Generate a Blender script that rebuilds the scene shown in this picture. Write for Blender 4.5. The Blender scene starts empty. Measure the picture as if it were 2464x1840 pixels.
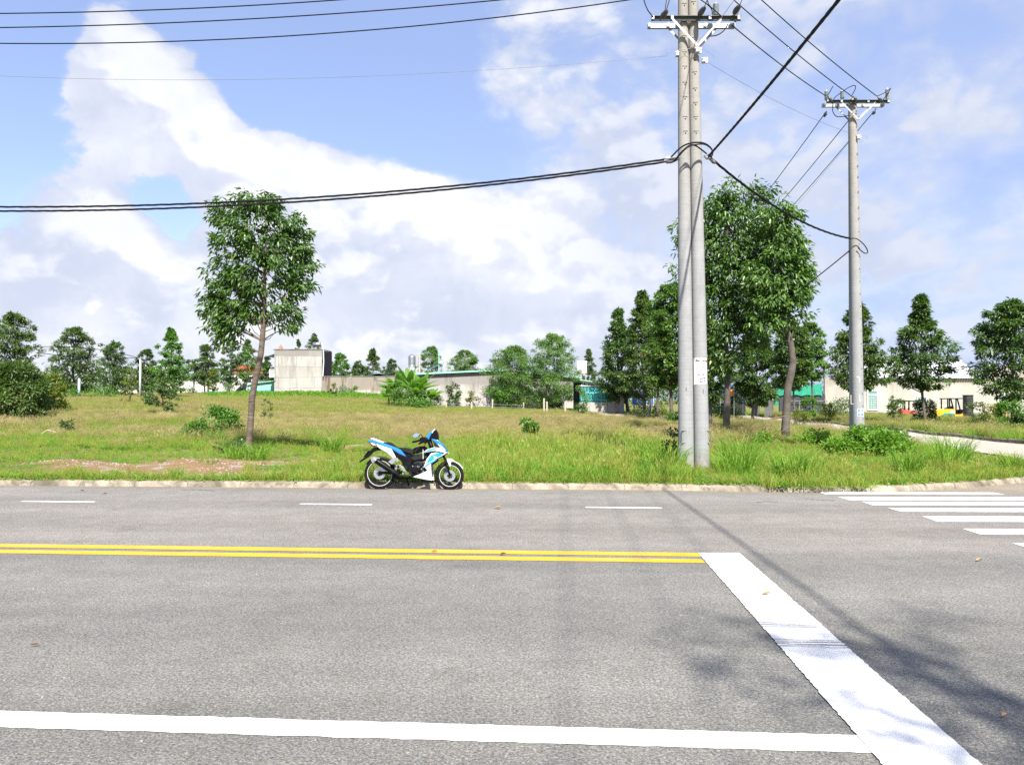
import bpy, bmesh, math, random
import numpy as np
from mathutils import Vector, Matrix

# ------------------------------------------------------------------ camera
SC = bpy.context.scene
COL = SC.collection
F = 1847.0                      # focal length in pixels of a 2464 x 1840 picture
PITCH = math.atan(42.0 / F)
EYE = Vector((0.0, 0.0, 1.6))
cam_d = bpy.data.cameras.new("camera")
cam = bpy.data.objects.new("camera", cam_d)
COL.objects.link(cam)
cam.location = EYE
cam.rotation_euler = (math.pi / 2 + PITCH, 0, 0)
cam_d.sensor_width = 36.0
cam_d.lens = F / 2464.0 * 36.0
cam_d.clip_start = 0.05
cam_d.clip_end = 6000.0
SC.camera = cam

# ------------------------------------------------------------------ sun, sky, exposure
SX, SY = -0.17, 0.86            # how far a shadow runs (x, y) per metre of height
SUN_EL = math.atan(1.0 / math.hypot(SX, SY))
sun_d = bpy.data.lights.new("sun", 'SUN')
sun_d.energy = 4.8
sun_d.angle = math.radians(0.9)
sun_d.color = (1.0, 0.955, 0.88)
sun = bpy.data.objects.new("sun", sun_d)
COL.objects.link(sun)
sun.rotation_euler = Vector((SX, SY, -1.0)).to_track_quat('-Z', 'Y').to_euler()
EXPOSURE = 1.25
SC.view_settings.view_transform = 'Standard'
SC.view_settings.look = 'None'
SC.view_settings.exposure = EXPOSURE
SC.view_settings.gamma = 1.0
SC.view_settings.use_curve_mapping = False
SC.cycles.use_denoising = False
SC.cycles.max_bounces = 6
SC.cycles.transparent_max_bounces = 8
SC.cycles.caustics_reflective = False
SC.cycles.caustics_refractive = False


def at(px, py, Y):
    """World point seen at photograph pixel (px, py) at distance Y ahead."""
    x, y = (px - 1232.0) / F, (920.0 - py) / F
    d = Vector((x, math.cos(PITCH) - y * math.sin(PITCH), math.sin(PITCH) + y * math.cos(PITCH)))
    return EYE + d * (Y / d.y)


def dirv(px, py):
    return (at(px, py, 10.0) - EYE).normalized()


class N:
    """Small helper for node trees."""
    def __init__(s, nt):
        s.nt = nt
        s.l = nt.links

    def n(s, t, **kw):
        nd = s.nt.nodes.new(t)
        for k, v in kw.items():
            if k.startswith("i_"):
                nd.inputs[k[2:].replace("_", " ")].default_value = v
            else:
                setattr(nd, k, v)
        return nd

    def put(s, sock, v):
        if hasattr(v, "is_output"):
            s.l.new(v, sock)
        else:
            sock.default_value = v

    def math(s, op, a, b=0.0, clamp=False):
        m = s.nt.nodes.new('ShaderNodeMath')
        m.operation = op
        m.use_clamp = clamp
        s.put(m.inputs[0], a)
        s.put(m.inputs[1], b)
        return m.outputs[0]

    def vmath(s, op, a, b=(0, 0, 0), out=0):
        m = s.nt.nodes.new('ShaderNodeVectorMath')
        m.operation = op
        s.put(m.inputs[0], a)
        s.put(m.inputs[1], b)
        return m.outputs[out]

    def scale(s, a, k):
        m = s.nt.nodes.new('ShaderNodeVectorMath')
        m.operation = 'SCALE'
        s.put(m.inputs[0], a)
        s.put(m.inputs['Scale'], k)
        return m.outputs[0]

    def noise(s, vec, scale, detail=4, rough=0.55, dist=0.0):
        m = s.nt.nodes.new('ShaderNodeTexNoise')
        if vec is not None:
            s.l.new(vec, m.inputs['Vector'])
        m.inputs['Scale'].default_value = scale
        m.inputs['Detail'].default_value = detail
        m.inputs['Roughness'].default_value = rough
        m.inputs['Distortion'].default_value = dist
        return m.outputs['Fac']

    def map(s, v, a, b, c=0.0, d=1.0, smooth=False):
        m = s.nt.nodes.new('ShaderNodeMapRange')
        m.interpolation_type = 'SMOOTHSTEP' if smooth else 'LINEAR'
        m.clamp = True
        s.put(m.inputs[0], v)
        for i, q in enumerate((a, b, c, d)):
            s.put(m.inputs[1 + i], q)
        return m.outputs[0]

    def mix(s, f, a, b, mode='MIX'):
        m = s.nt.nodes.new('ShaderNodeMix')
        m.data_type = 'RGBA'
        m.blend_type = mode
        s.put(m.inputs[0], f)
        s.put(m.inputs[6], a if hasattr(a, "is_output") else (*a[:3], 1))
        s.put(m.inputs[7], b if hasattr(b, "is_output") else (*b[:3], 1))
        return m.outputs[2]


# world: Nishita sky with a cumulus layer laid over it
world = bpy.data.worlds.new("World")
SC.world = world
world.use_nodes = True
wt = world.node_tree
wt.nodes.clear()
w = N(wt)
sky = w.n('ShaderNodeTexSky', sky_type='NISHITA')
sky.sun_disc = False
sky.sun_elevation = SUN_EL
sky.sun_rotation = math.atan2(-SX, -SY)
sky.altitude = 50
sky.air_density = 1.0
sky.dust_density = 1.3
sky.ozone_density = 1.6
tc = w.n('ShaderNodeTexCoord').outputs['Generated']
# (px, py, radius px, weight)
BLOBS = [(330, 190, 150, .50), (420, 300, 190, .45), (560, 330, 120, .42), (250, 130, 100, .32), (20, 330, 170, .30), (170, 390, 150, .25), (620, 470, 170, .35),
         (700, 350, 90, .40), (830, 380, 110, .42), (960, 450, 120, .42), (1080, 500, 80, .32), (820, 520, 260, .25),
         (150, 520, 110, .42), (290, 530, 110, .42), (100, 640, 170, .30), (430, 620, 160, .34), (260, 760, 420, .30),
         (700, 680, 320, .28), (1100, 680, 380, .32), (1450, 580, 330, .28), (1350, 330, 250, .16), (1600, 160, 420, .22),
         (1000, 820, 500, .22), (1950, 250, 620, .18), (2250, 620, 560, .20), (1250, 120, 200, .10),
         (760, 120, 290, -.55), (60, 60, 210, -.55), (90, 440, 150, -.85), (370, 470, 90, -.85), (900, 270, 150, -.40), (1080, 330, 150, -.35),
         (450, 545, 90, -.75), (660, 260, 90, -.40), (110, 190, 120, -.25), (1180, 400, 150, -.45), (1330, 250, 150, -.22), (620, 40, 240, -.45), (1000, 130, 160, -.30),
         (2300, 420, 260, -.12), (1500, 330, 130, -.10)]


def cloud_density(vec, detail):
    warp = w.vmath('ADD', vec, (3.1, 1.7, 0.4))
    warp = w.vmath('MULTIPLY', warp, (1, 1, 1.5))
    f = w.noise(warp, 5.0, detail, 0.60, 0.15)
    f = w.math('MULTIPLY', w.math('SUBTRACT', f, 0.5), 1.75)
    b = w.noise(warp, 13.0, 2, 0.5, 0.3)                           # billows
    b = w.math('ABSOLUTE', w.math('SUBTRACT', b, 0.5))
    f = w.math('ADD', f, w.math('MULTIPLY', w.math('SUBTRACT', b, 0.09), 0.9))
    el = w.n('ShaderNodeSeparateXYZ')
    w.l.new(vec, el.inputs[0])
    base = w.map(el.outputs[2], 0.0, 0.55, 0.16, -0.06)
    tot = w.math('ADD', f, base)
    for (bx, by, br, bw) in BLOBS:
        d = w.vmath('DISTANCE', vec, tuple(dirv(bx, by)), out=1)
        g = w.map(d, 0.0, br * 1.5 / F, bw, 0.0, smooth=True)
        tot = w.math('ADD', tot, g)
    return tot


nrm = w.vmath('NORMALIZE', tc)
den = cloud_density(nrm, 8)
den_up = cloud_density(w.vmath('ADD', nrm, (0.010, 0, 0.028)), 4)
edge = w.map(w.vmath('DOT_PRODUCT', nrm, (1, 0, 0), out=1), -0.25, 0.15, 0.24, 0.50)
mask = w.map(den, 0.03, edge, 0.0, 1.0, smooth=True)
lit = w.map(w.math('SUBTRACT', den, den_up), -0.06, 0.24, 0.0, 1.0, smooth=True)
soft = w.noise(nrm, 5.0, 5, 0.55)
thick = w.map(den, 0.15, 0.6, 0.0, 1.0, smooth=True)
body = w.noise(w.vmath('ADD', nrm, (0.4, 0.2, 0.9)), 9.0, 7, 0.6, 0.3)
low = w.noise(w.vmath('MULTIPLY', nrm, (1, 1, 2.4)), 3.2, 3, 0.5)
fill = w.math('MULTIPLY', w.map(body, 0.30, 0.68, 0.12, 0.75, smooth=True), w.map(low, 0.34, 0.62, 0.35, 1.0, smooth=True))
lit = w.math('ADD', w.math('MULTIPLY', w.math('MULTIPLY', lit, 0.65), thick), fill, clamp=True)
sk = w.n('ShaderNodeSeparateXYZ')
w.l.new(nrm, sk.inputs[0])
lit = w.math('MULTIPLY', lit, w.map(sk.outputs[0], -0.05, 0.32, 1.0, 0.34))
ccol = w.mix(lit, (0.262, 0.290, 0.370), (0.445, 0.450, 0.465))
bg1 = w.n('ShaderNodeBackground')
w.l.new(w.mix(1.0, sky.outputs[0], (1.06, .97, 1.02), 'MULTIPLY'), bg1.inputs[0])
bg1.inputs[1].default_value = 0.105
# thin high veil under the cumulus, denser towards the right and the horizon
veil = w.map(w.noise(nrm, 2.1, 5, 0.55, 0.4), 0.32, 0.72, 0.20, 0.45)
veil = w.math('ADD', veil, w.map(sk.outputs[0], -0.25, 0.45, 0.0, 0.42), clamp=True)
veil = w.math('ADD', veil, w.map(sk.outputs[2], 0.0, 0.22, 0.25, 0.0), clamp=True)
mask2 = w.math('MAXIMUM', w.math('MULTIPLY', mask, 0.97), veil)
ccol = w.mix(mask, (0.190, 0.245, 0.405), ccol)
bg2 = w.n('ShaderNodeBackground')
w.l.new(ccol, bg2.inputs[0])
bg2.inputs[1].default_value = 1.0
mx = w.n('ShaderNodeMixShader')
w.l.new(mask2, mx.inputs[0])
w.l.new(bg1.outputs[0], mx.inputs[1])
w.l.new(bg2.outputs[0], mx.inputs[2])
wo = w.n('ShaderNodeOutputWorld')
w.l.new(mx.outputs[0], wo.inputs[0])
world.cycles.sampling_method = 'MANUAL'
world.cycles.sample_map_resolution = 256

# ------------------------------------------------------------------ helpers
R = random.Random(7)
NR = np.random.default_rng(11)


def tag(o, label=None, cat=None, group=None, kind=None):
    if label: o['label'] = label
    if cat: o['category'] = cat
    if group: o['group'] = group
    if kind: o['kind'] = kind
    return o


def empty(name, loc=(0, 0, 0), rz=0.0):
    o = bpy.data.objects.new(name, None)
    o.empty_display_size = 0.2
    o.location = loc
    o.rotation_euler = (0, 0, rz)
    COL.objects.link(o)
    return o


def link(name, me, mat=None, parent=None, smooth=False):
    if mat is not None and len(me.materials) == 0:
        me.materials.append(mat)
    if smooth:
        me.polygons.foreach_set('use_smooth', [True] * len(me.polygons))
    o = bpy.data.objects.new(name, me)
    COL.objects.link(o)
    if parent is not None:
        o.parent = parent
    return o


def mesh_np(name, v, f, attrs=None):
    """v (n,3), f (m,k) arrays with k = 3 or 4."""
    v = np.asarray(v, dtype=np.float32)
    f = np.asarray(f, dtype=np.int32)
    me = bpy.data.meshes.new(name)
    me.vertices.add(len(v))
    me.vertices.foreach_set('co', v.ravel())
    k = f.shape[1]
    me.loops.add(f.size)
    me.loops.foreach_set('vertex_index', f.ravel())
    me.polygons.add(len(f))
    me.polygons.foreach_set('loop_start', np.arange(0, f.size, k, dtype=np.int32))
    me.polygons.foreach_set('loop_total', np.full(len(f), k, dtype=np.int32))
    if attrs:
        for an, av in attrs.items():
            a = me.attributes.new(an, 'FLOAT', 'POINT')
            a.data.foreach_set('value', np.asarray(av, dtype=np.float32))
    me.update(calc_edges=True)
    return me


class MB:
    """Collects polygons into one mesh."""
    def __init__(s):
        s.v, s.f = [], []

    def add(s, vs, fs):
        b = len(s.v)
        s.v += [tuple(q) for q in vs]
        s.f += [tuple(b + i for i in q) for q in fs]
        return s

    def box(s, x0, x1, y0, y1, z0, z1, M=None):
        vs = [Vector(q) for q in ((x0, y0, z0), (x1, y0, z0), (x1, y1, z0), (x0, y1, z0), (x0, y0, z1), (x1, y0, z1), (x1, y1, z1), (x0, y1, z1))]
        if M is not None:
            vs = [M @ q for q in vs]
        return s.add(vs, [(0, 3, 2, 1), (4, 5, 6, 7), (0, 1, 5, 4), (1, 2, 6, 5), (2, 3, 7, 6), (3, 0, 4, 7)])

    def tube(s, pts, rad, n=8, caps=True):
        pts = [Vector(p) for p in pts]
        if not hasattr(rad, '__len__'):
            rad = [rad] * len(pts)
        b = len(s.v)
        prev = None
        for i, p in enumerate(pts):
            t = (pts[min(i + 1, len(pts) - 1)] - pts[max(i - 1, 0)]).normalized()
            if prev is None:
                a = t.cross(Vector((0, 0, 1)))
                if a.length < 1e-3:
                    a = t.cross(Vector((1, 0, 0)))
                a.normalize()
            else:
                a = (prev - t * prev.dot(t)).normalized()
            prev = a
            c = t.cross(a)
            for k in range(n):
                th = 2 * math.pi * k / n
                s.v.append(tuple(p + (a * math.cos(th) + c * math.sin(th)) * rad[i]))
        for i in range(len(pts) - 1):
            for k in range(n):
                k2 = (k + 1) % n
                s.f.append((b + i * n + k, b + i * n + k2, b + (i + 1) * n + k2, b + (i + 1) * n + k))
        if caps:
            s.f.append(tuple(b + k for k in range(n))[::-1])
            s.f.append(tuple(b + (len(pts) - 1) * n + k for k in range(n)))
        return s

    def prism(s, poly, y0, y1, M=None):
        """poly: (x, z) outline, extruded from y0 to y1."""
        n = len(poly)
        vs = [Vector((x, y0, z)) for x, z in poly] + [Vector((x, y1, z)) for x, z in poly]
        if M is not None:
            vs = [M @ q for q in vs]
        fs = [tuple(range(n)), tuple(range(2 * n - 1, n - 1, -1))]
        for i in range(n):
            j = (i + 1) % n
            fs.append((i, n + i, n + j, j))
        return s.add(vs, fs)

    def lathe(s, prof, n=20, axis='z', c=(0, 0, 0), M=None):
        """prof: (r, h) pairs."""
        vs = []
        for r, h in prof:
            for k in range(n):
                th = 2 * math.pi * k / n
                a, b_ = r * math.cos(th), r * math.sin(th)
                q = (a, b_, h) if axis == 'z' else ((a, h, b_) if axis == 'y' else (h, a, b_))
                q = Vector(q) + Vector(c)
                vs.append(M @ q if M is not None else q)
        fs = []
        m = len(prof)
        for i in range(m - 1):
            for k in range(n):
                k2 = (k + 1) % n
                fs.append((i * n + k, i * n + k2, (i + 1) * n + k2, (i + 1) * n + k))
        return s.add(vs, fs)

    def build(s, name, mat=None, parent=None, bevel=0.0, seg=1, smooth=False):
        me = bpy.data.meshes.new(name)
        me.from_pydata(s.v, [], s.f)
        bm = bmesh.new()
        bm.from_mesh(me)
        bmesh.ops.recalc_face_normals(bm, faces=bm.faces)
        if bevel > 0:
            es = [e for e in bm.edges if len(e.link_faces) == 2 and e.calc_face_angle(0) > 0.5]
            try:
                bmesh.ops.bevel(bm, geom=es, offset=bevel, segments=seg, affect='EDGES', profile=0.6, clamp_overlap=True)
            except Exception:
                pass
        bm.to_mesh(me)
        bm.free()
        return link(name, me, mat, parent, smooth)


def text_mesh(name, body, size, mat, parent, M, sx=1.0, bold=0.0, align='CENTER'):
    cu = bpy.data.curves.new(name, 'FONT')
    cu.body = body
    cu.size = size
    cu.align_x = align
    cu.align_y = 'CENTER'
    cu.offset = bold
    tmp = bpy.data.objects.new(name, cu)
    COL.objects.link(tmp)
    dg = bpy.context.evaluated_depsgraph_get()
    me = bpy.data.meshes.new_from_object(tmp.evaluated_get(dg))
    bpy.data.objects.remove(tmp)
    bpy.data.curves.remove(cu)
    me.transform(M @ Matrix.Diagonal((sx, 1, 1, 1)))
    me.materials.clear()
    return link(name, me, mat, parent)


# ------------------------------------------------------------------ materials
MATS = {}


def mat(name):
    m = bpy.data.materials.new(name)
    m.use_nodes = True
    nt = m.node_tree
    nt.nodes.clear()
    h = N(nt)
    o = h.n('ShaderNodeOutputMaterial')
    return m, h, o


def plain(name, col, rough=0.6, metal=0.0, var=0.12, vs=6.0, bump=0.0, bs=60.0, spec=0.5, coat=0.0, dirt=None, dirt_amt=0.5):
    """A painted, metal, concrete or plastic surface with noise in its colour and relief."""
    m, h, o = mat(name)
    p = h.n('ShaderNodeBsdfPrincipled')
    tcn = h.n('ShaderNodeTexCoord').outputs['Object']
    nz = h.noise(tcn, vs, 6, 0.6)
    k = h.map(nz, 0.3, 0.7, 1 - var, 1 + var)
    c = h.mix(1.0, col, h.mix(0.0, (1, 1, 1), (1, 1, 1)), 'MULTIPLY')
    c = h.scale(c, k)
    if dirt:
        dz = h.map(h.noise(tcn, vs * 0.6, 8, 0.7, 0.6), 0.5, 0.68, 0.0, dirt_amt)
        c = h.mix(dz, c, dirt)
    h.put(p.inputs['Base Color'], c)
    p.inputs['Metallic'].default_value = metal
    h.put(p.inputs['Roughness'], h.map(h.noise(tcn, vs * 3, 4), 0.2, 0.8, max(0.03, rough - .08), min(1, rough + .08)))
    p.inputs['Specular IOR Level'].default_value = spec
    p.inputs['Coat Weight'].default_value = coat
    if bump > 0:
        b = h.n('ShaderNodeBump')
        b.inputs['Strength'].default_value = 1.0
        b.inputs['Distance'].default_value = bump
        h.l.new(h.noise(tcn, bs, 6, 0.6), b.inputs['Height'])
        h.l.new(b.outputs[0], p.inputs['Normal'])
    h.l.new(p.outputs[0], o.inputs[0])
    return m


def leaf_mat(name, dark, light, yellow=None, rough=0.5, trans=0.30, tr_col=None, inst=False, spec=0.35):
    m, h, o = mat(name)
    v = h.n('ShaderNodeAttribute')
    v.attribute_name = 'v'
    f = v.outputs['Fac']
    if inst:
        oi = h.n('ShaderNodeObjectInfo').outputs['Random']
        f = h.math('ADD', h.math('MULTIPLY', f, 0.6), h.math('MULTIPLY', oi, 0.4))
    tcn = h.n('ShaderNodeTexCoord').outputs['Object']
    f2 = h.math('ADD', h.math('MULTIPLY', f, 0.7), h.math('MULTIPLY', h.noise(tcn, 1.3, 3), 0.45), clamp=True)
    c = h.mix(f2, dark, light)
    if yellow:
        c = h.mix(h.map(f, 0.93, 0.99, 0, 1), c, yellow)
    p = h.n('ShaderNodeBsdfPrincipled')
    h.put(p.inputs['Base Color'], c)
    p.inputs['Roughness'].default_value = rough
    p.inputs['Specular IOR Level'].default_value = spec
    t = h.n('ShaderNodeBsdfTranslucent')
    h.put(t.inputs[0], h.mix(1.0, c, tr_col or (1.6, 1.9, 0.7), 'MULTIPLY'))
    mxs = h.n('ShaderNodeMixShader')
    mxs.inputs[0].default_value = trans
    h.l.new(p.outputs[0], mxs.inputs[1])
    h.l.new(t.outputs[0], mxs.inputs[2])
    h.l.new(mxs.outputs[0], o.inputs[0])
    return m


def asphalt_mat():
    m, h, o = mat('asphalt')
    p = h.n('ShaderNodeBsdfPrincipled')
    geo = h.n('ShaderNodeNewGeometry').outputs['Position']
    sp = h.n('ShaderNodeSeparateXYZ')
    h.l.new(geo, sp.inputs[0])
    x, y = sp.outputs[0], sp.outputs[1]
    across = h.math('ADD', y, h.math('MULTIPLY', x, 0.07))         # distance across the road
    wob = h.math('MULTIPLY', h.math('SUBTRACT', h.noise(geo, 0.5, 3), 0.5), 0.6)
    ac = h.math('ADD', across, wob)
    # gravel: bright and dark stones in bitumen
    vor = h.n('ShaderNodeTexVoronoi')
    vor.inputs['Scale'].default_value = 125
    h.l.new(h.vmath('ADD', geo, h.scale(h.n('ShaderNodeTexNoise', i_Scale=60.0).outputs['Color'], 0.006)), vor.inputs['Vector'])
    vs_ = h.n('ShaderNodeSeparateXYZ')
    h.l.new(vor.outputs['Color'], vs_.inputs[0])
    stone = h.map(vs_.outputs[0], 0.0, 1.0, 0.62, 1.30)
    pore = h.map(h.noise(geo, 62, 5, 0.75), 0.37, 0.62, 0.50, 1.24)
    sparkle = h.map(vs_.outputs[1], 0.94, 1.0, 0.0, 0.5)
    grain = h.math('ADD', h.math('MULTIPLY', stone, pore), sparkle)
    big = h.map(h.noise(geo, 0.35, 5, 0.6), 0.3, 0.7, 0.90, 1.10)
    mid = h.map(h.noise(geo, 2.6, 5, 0.65), 0.3, 0.7, 0.90, 1.10)
    lanes = h.math('MULTIPLY', h.map(h.math('SINE', h.math('MULTIPLY', ac, 3.1)), -1, 1, 0.92, 1.06), h.map(h.noise(h.vmath('MULTIPLY', geo, (.25, 2.2, 1)), 1.0, 5, .65), .3, .7, .90, 1.08))
    stain = h.map(h.noise(geo, .9, 6, .7), .60, .72, 1.0, .80)
    lanes = h.math('MULTIPLY', lanes, stain)
    k = h.math('MULTIPLY', h.math('MULTIPLY', grain, big), h.math('MULTIPLY', mid, lanes))
    warm = h.mix(h.map(ac, 8.0, 8.7, 0, 1, True), (0.182, 0.179, 0.163), (0.212, 0.199, 0.180))
    warm = h.mix(h.map(ac, 11.9, 12.6, 0, 1, True), warm, (0.208, 0.200, 0.182))
    dust = h.map(h.math('ADD', ac, h.math('MULTIPLY', h.noise(geo, 2.0, 5, .7), .9)), 13.75, 14.35, 0, .75, True)
    warm = h.mix(dust, warm, (0.25, 0.21, 0.15))
    tint = h.mix(h.map(vs_.outputs[2], 0.0, 1.0, 0.0, 1.0), (0.93, 0.97, 1.05), (1.10, 1.02, 0.90))
    c = h.mix(1.0, warm, tint, 'MULTIPLY')
    # old tyre marks that bend round the corner on the right
    c = h.scale(c, k)
    h.put(p.inputs['Base Color'], c)
    p.inputs['Roughness'].default_value = 0.82
    p.inputs['Specular IOR Level'].default_value = 0.3
    b = h.n('ShaderNodeBump')
    b.inputs['Distance'].default_value = 0.006
    b.inputs['Strength'].default_value = 0.9
    h.l.new(h.math('ADD', h.noise(geo, 75, 4, 0.7), h.math('MULTIPLY', vor.outputs['Distance'], -0.6)), b.inputs['Height'])
    h.l.new(b.outputs[0], p.inputs['Normal'])
    h.l.new(p.outputs[0], o.inputs[0])
    return m


def paint_mat(name, col, worn=0.02, scuff=False):
    """Thermoplastic road paint with specks of asphalt showing through."""
    m, h, o = mat(name)
    p = h.n('ShaderNodeBsdfPrincipled')
    geo = h.n('ShaderNodeNewGeometry').outputs['Position']
    fine = h.noise(geo, 70, 5, 0.7)
    tone = h.map(h.noise(geo, 3, 5), 0.3, 0.7, 0.86, 1.03)
    c = h.scale(h.mix(0, col, col), tone)
    dots = h.map(h.math('ADD', fine, h.math('MULTIPLY', h.noise(geo, 1.2, 3), 0.12)), 0.30 + worn, 0.34 + worn, 1, 0)
    c = h.mix(h.math('MULTIPLY', dots, 0.8), c, (0.12, 0.12, 0.125))
    if scuff:
        sp = h.n('ShaderNodeSeparateXYZ')
        h.l.new(geo, sp.inputs[0])
        across = h.math('ADD', sp.outputs[1], h.math('MULTIPLY', sp.outputs[0], 0.07))
        cb = h.n('ShaderNodeCombineXYZ')
        h.l.new(h.math('MULTIPLY', sp.outputs[0], 1.3), cb.inputs[0])
        h.l.new(h.math('MULTIPLY', across, 26), cb.inputs[1])
        st = h.noise(cb.outputs[0], 1.6, 6, 0.7)
        for cy, hw, am in ((5.62, 0.09, 0.85), (5.20, 0.12, 0.95), (6.05, 0.3, 0.15)):
            band = h.map(h.math('ABSOLUTE', h.math('SUBTRACT', across, cy)), hw * 0.5, hw, 1, 0, True)
            g = h.map(h.math('ADD', st, h.math('MULTIPLY', fine, 0.25)), 0.56, 0.68, 0, 1)
            c = h.mix(h.math('MULTIPLY', h.math('MULTIPLY', band, g), am), c, (0.15, 0.15, 0.16))
    h.put(p.inputs['Base Color'], c)
    p.inputs['Roughness'].default_value = 0.6
    b = h.n('ShaderNodeBump')
    b.inputs['Distance'].default_value = 0.002
    h.l.new(fine, b.inputs['Height'])
    h.l.new(b.outputs[0], p.inputs['Normal'])
    h.l.new(p.outputs[0], o.inputs[0])
    return m


BARE = [(-7.7, 16.6, 2.4, 1.35), (-5.9, 15.7, 1.5, 0.9), (-9.9, 17.4, 1.3, 0.55), (-6.6, 17.9, 1.5, .55), (-4.3, 17.6, 1.2, .40), (-3.1, 16.9, .9, .30), (-8.6, 20.2, .8, .45), (0.3, 20.0, 1.1, .5), (5.9, 20.2, 1.0, .5), (-5.0, 22.5, 1.0, .5)]


def ground_mat():
    m, h, o = mat('field_soil')
    p = h.n('ShaderNodeBsdfPrincipled')
    geo = h.n('ShaderNodeNewGeometry').outputs['Position']
    n1 = h.noise(geo, 0.35, 6, 0.6)
    n2 = h.noise(geo, 5, 6, 0.65)
    n3 = h.noise(geo, 30, 5, 0.7)
    c = h.mix(h.map(n1, 0.35, 0.65), (0.13, 0.15, 0.04), (0.21, 0.19, 0.075))
    c = h.mix(h.map(n2, 0.45, 0.7, 0, 0.6), c, (0.10, 0.125, 0.032))
    soil = h.mix(h.map(n2, 0.3, 0.7), (0.235, 0.140, 0.068), (0.29, 0.195, 0.105))
    soil = h.mix(h.map(h.noise(geo, 1.7, 4), 0.56, 0.66, 0, 0.75), soil, (0.36, 0.34, 0.31))
    soil = h.mix(h.map(n3, 0.60, 0.75, 0, 0.5), soil, (0.42, 0.36, 0.30))
    tot = None
    for (bx, by, rx, ry) in BARE:
        d = h.vmath('LENGTH', h.vmath('MULTIPLY', h.vmath('SUBTRACT', geo, (bx, by, 0)), (1 / rx, 1 / ry, 0)), out=1)
        g = h.map(d, 0.5, 1.35, 1, 0, True)
        tot = g if tot is None else h.math('MAXIMUM', tot, g)
    mk = h.map(h.math('ADD', tot, h.math('MULTIPLY', h.math('SUBTRACT', n2, 0.5), 0.8)), 0.35, 0.6, 0, 1)
    c = h.mix(mk, c, soil)
    h.put(p.inputs['Base Color'], h.scale(c, h.map(n3, 0.3, 0.7, 0.8, 1.15)))
    p.inputs['Roughness'].default_value = 0.95
    p.inputs['Specular IOR Level'].default_value = 0.1
    b = h.n('ShaderNodeBump')
    b.inputs['Distance'].default_value = 0.05
    h.l.new(n3, b.inputs['Height'])
    h.l.new(b.outputs[0], p.inputs['Normal'])
    h.l.new(p.outputs[0], o.inputs[0])
    return m


def wall_mat(name, base, stain, streak=0.6, panels=None, top=None, vscale=1.0):
    """Rendered concrete wall: cloudy plaster, patch seams, rain streaks below the top edge."""
    m, h, o = mat(name)
    p = h.n('ShaderNodeBsdfPrincipled')
    tcn = h.n('ShaderNodeTexCoord').outputs['Object']
    n1 = h.noise(tcn, 0.7 * vscale, 7, 0.62)
    n2 = h.noise(tcn, 9 * vscale, 6, 0.65)
    c = h.scale(h.mix(h.map(n1, 0.35, 0.65), base, tuple(q * 0.82 for q in base)), h.map(n2, 0.3, 0.7, 0.93, 1.05))
    if panels:
        br = h.n('ShaderNodeTexBrick')
        br.offset = 0.37
        br.inputs['Scale'].default_value = 1.0
        br.inputs['Brick Width'].default_value = panels[0]
        br.inputs['Row Height'].default_value = panels[1]
        br.inputs['Mortar Size'].default_value = 0.07
        br.inputs['Mortar Smooth'].default_value = 0.6
        br.inputs['Color1'].default_value = (1, 1, 1, 1)
        br.inputs['Color2'].default_value = (0.72, 0.71, 0.69, 1)
        br.inputs['Mortar'].default_value = (0.48, 0.46, 0.43, 1)
        sp0 = h.n('ShaderNodeSeparateXYZ')
        h.l.new(h.vmath('ADD', tcn, h.scale(h.n('ShaderNodeTexNoise', i_Scale=1.1, i_Detail=5.0).outputs['Color'], 0.75)), sp0.inputs[0])
        cb0 = h.n('ShaderNodeCombineXYZ')
        h.l.new(sp0.outputs[0], cb0.inputs[0])
        h.l.new(sp0.outputs[2], cb0.inputs[1])
        h.l.new(cb0.outputs[0], br.inputs['Vector'])
        c = h.mix(0.62, c, h.mix(1.0, c, br.outputs[0], 'MULTIPLY'))
    sp = h.n('ShaderNodeSeparateXYZ')
    h.l.new(tcn, sp.inputs[0])
    cb = h.n('ShaderNodeCombineXYZ')
    h.l.new(h.math('ADD', sp.outputs[0], sp.outputs[1]), cb.inputs[0])
    h.l.new(h.math('MULTIPLY', sp.outputs[2], 0.12), cb.inputs[1])
    s1 = h.noise(cb.outputs[0], 1.1 * vscale, 7, 0.68)
    s2 = h.noise(cb.outputs[0], 6 * vscale, 4, 0.6)
    st = h.map(h.math('ADD', s1, h.math('MULTIPLY', s2, 0.18)), 0.56, 0.70, 0, streak)
    if top is not None:
        t = h.map(sp.outputs[2], top * 0.35, top, 0.35, 1.0)
        st = h.math('MULTIPLY', st, t)
        edge = h.map(h.math('ADD', sp.outputs[2], h.math('MULTIPLY', n1, 0.8)), top + 0.05, top + 0.40, 0, 0.55)
        st = h.math('MAXIMUM', st, edge)
    c = h.mix(st, c, stain)
    if name == 'kerb_concrete':
        moss = h.map(h.noise(tcn, 2.2, 8, .75, .4), .47, .60, 0, .85)
        c = h.mix(moss, c, (0.095, 0.085, 0.06))
        joint = h.map(h.math('FRACT', sp.outputs[0]), 0.0, 0.02, .35, 1.0)
        c = h.scale(c, joint)
    h.put(p.inputs['Base Color'], c)
    p.inputs['Roughness'].default_value = 0.9
    p.inputs['Specular IOR Level'].default_value = 0.2
    b = h.n('ShaderNodeBump')
    b.inputs['Distance'].default_value = 0.01
    h.l.new(n2, b.inputs['Height'])
    h.l.new(b.outputs[0], p.inputs['Normal'])
    h.l.new(p.outputs[0], o.inputs[0])
    return m


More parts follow.
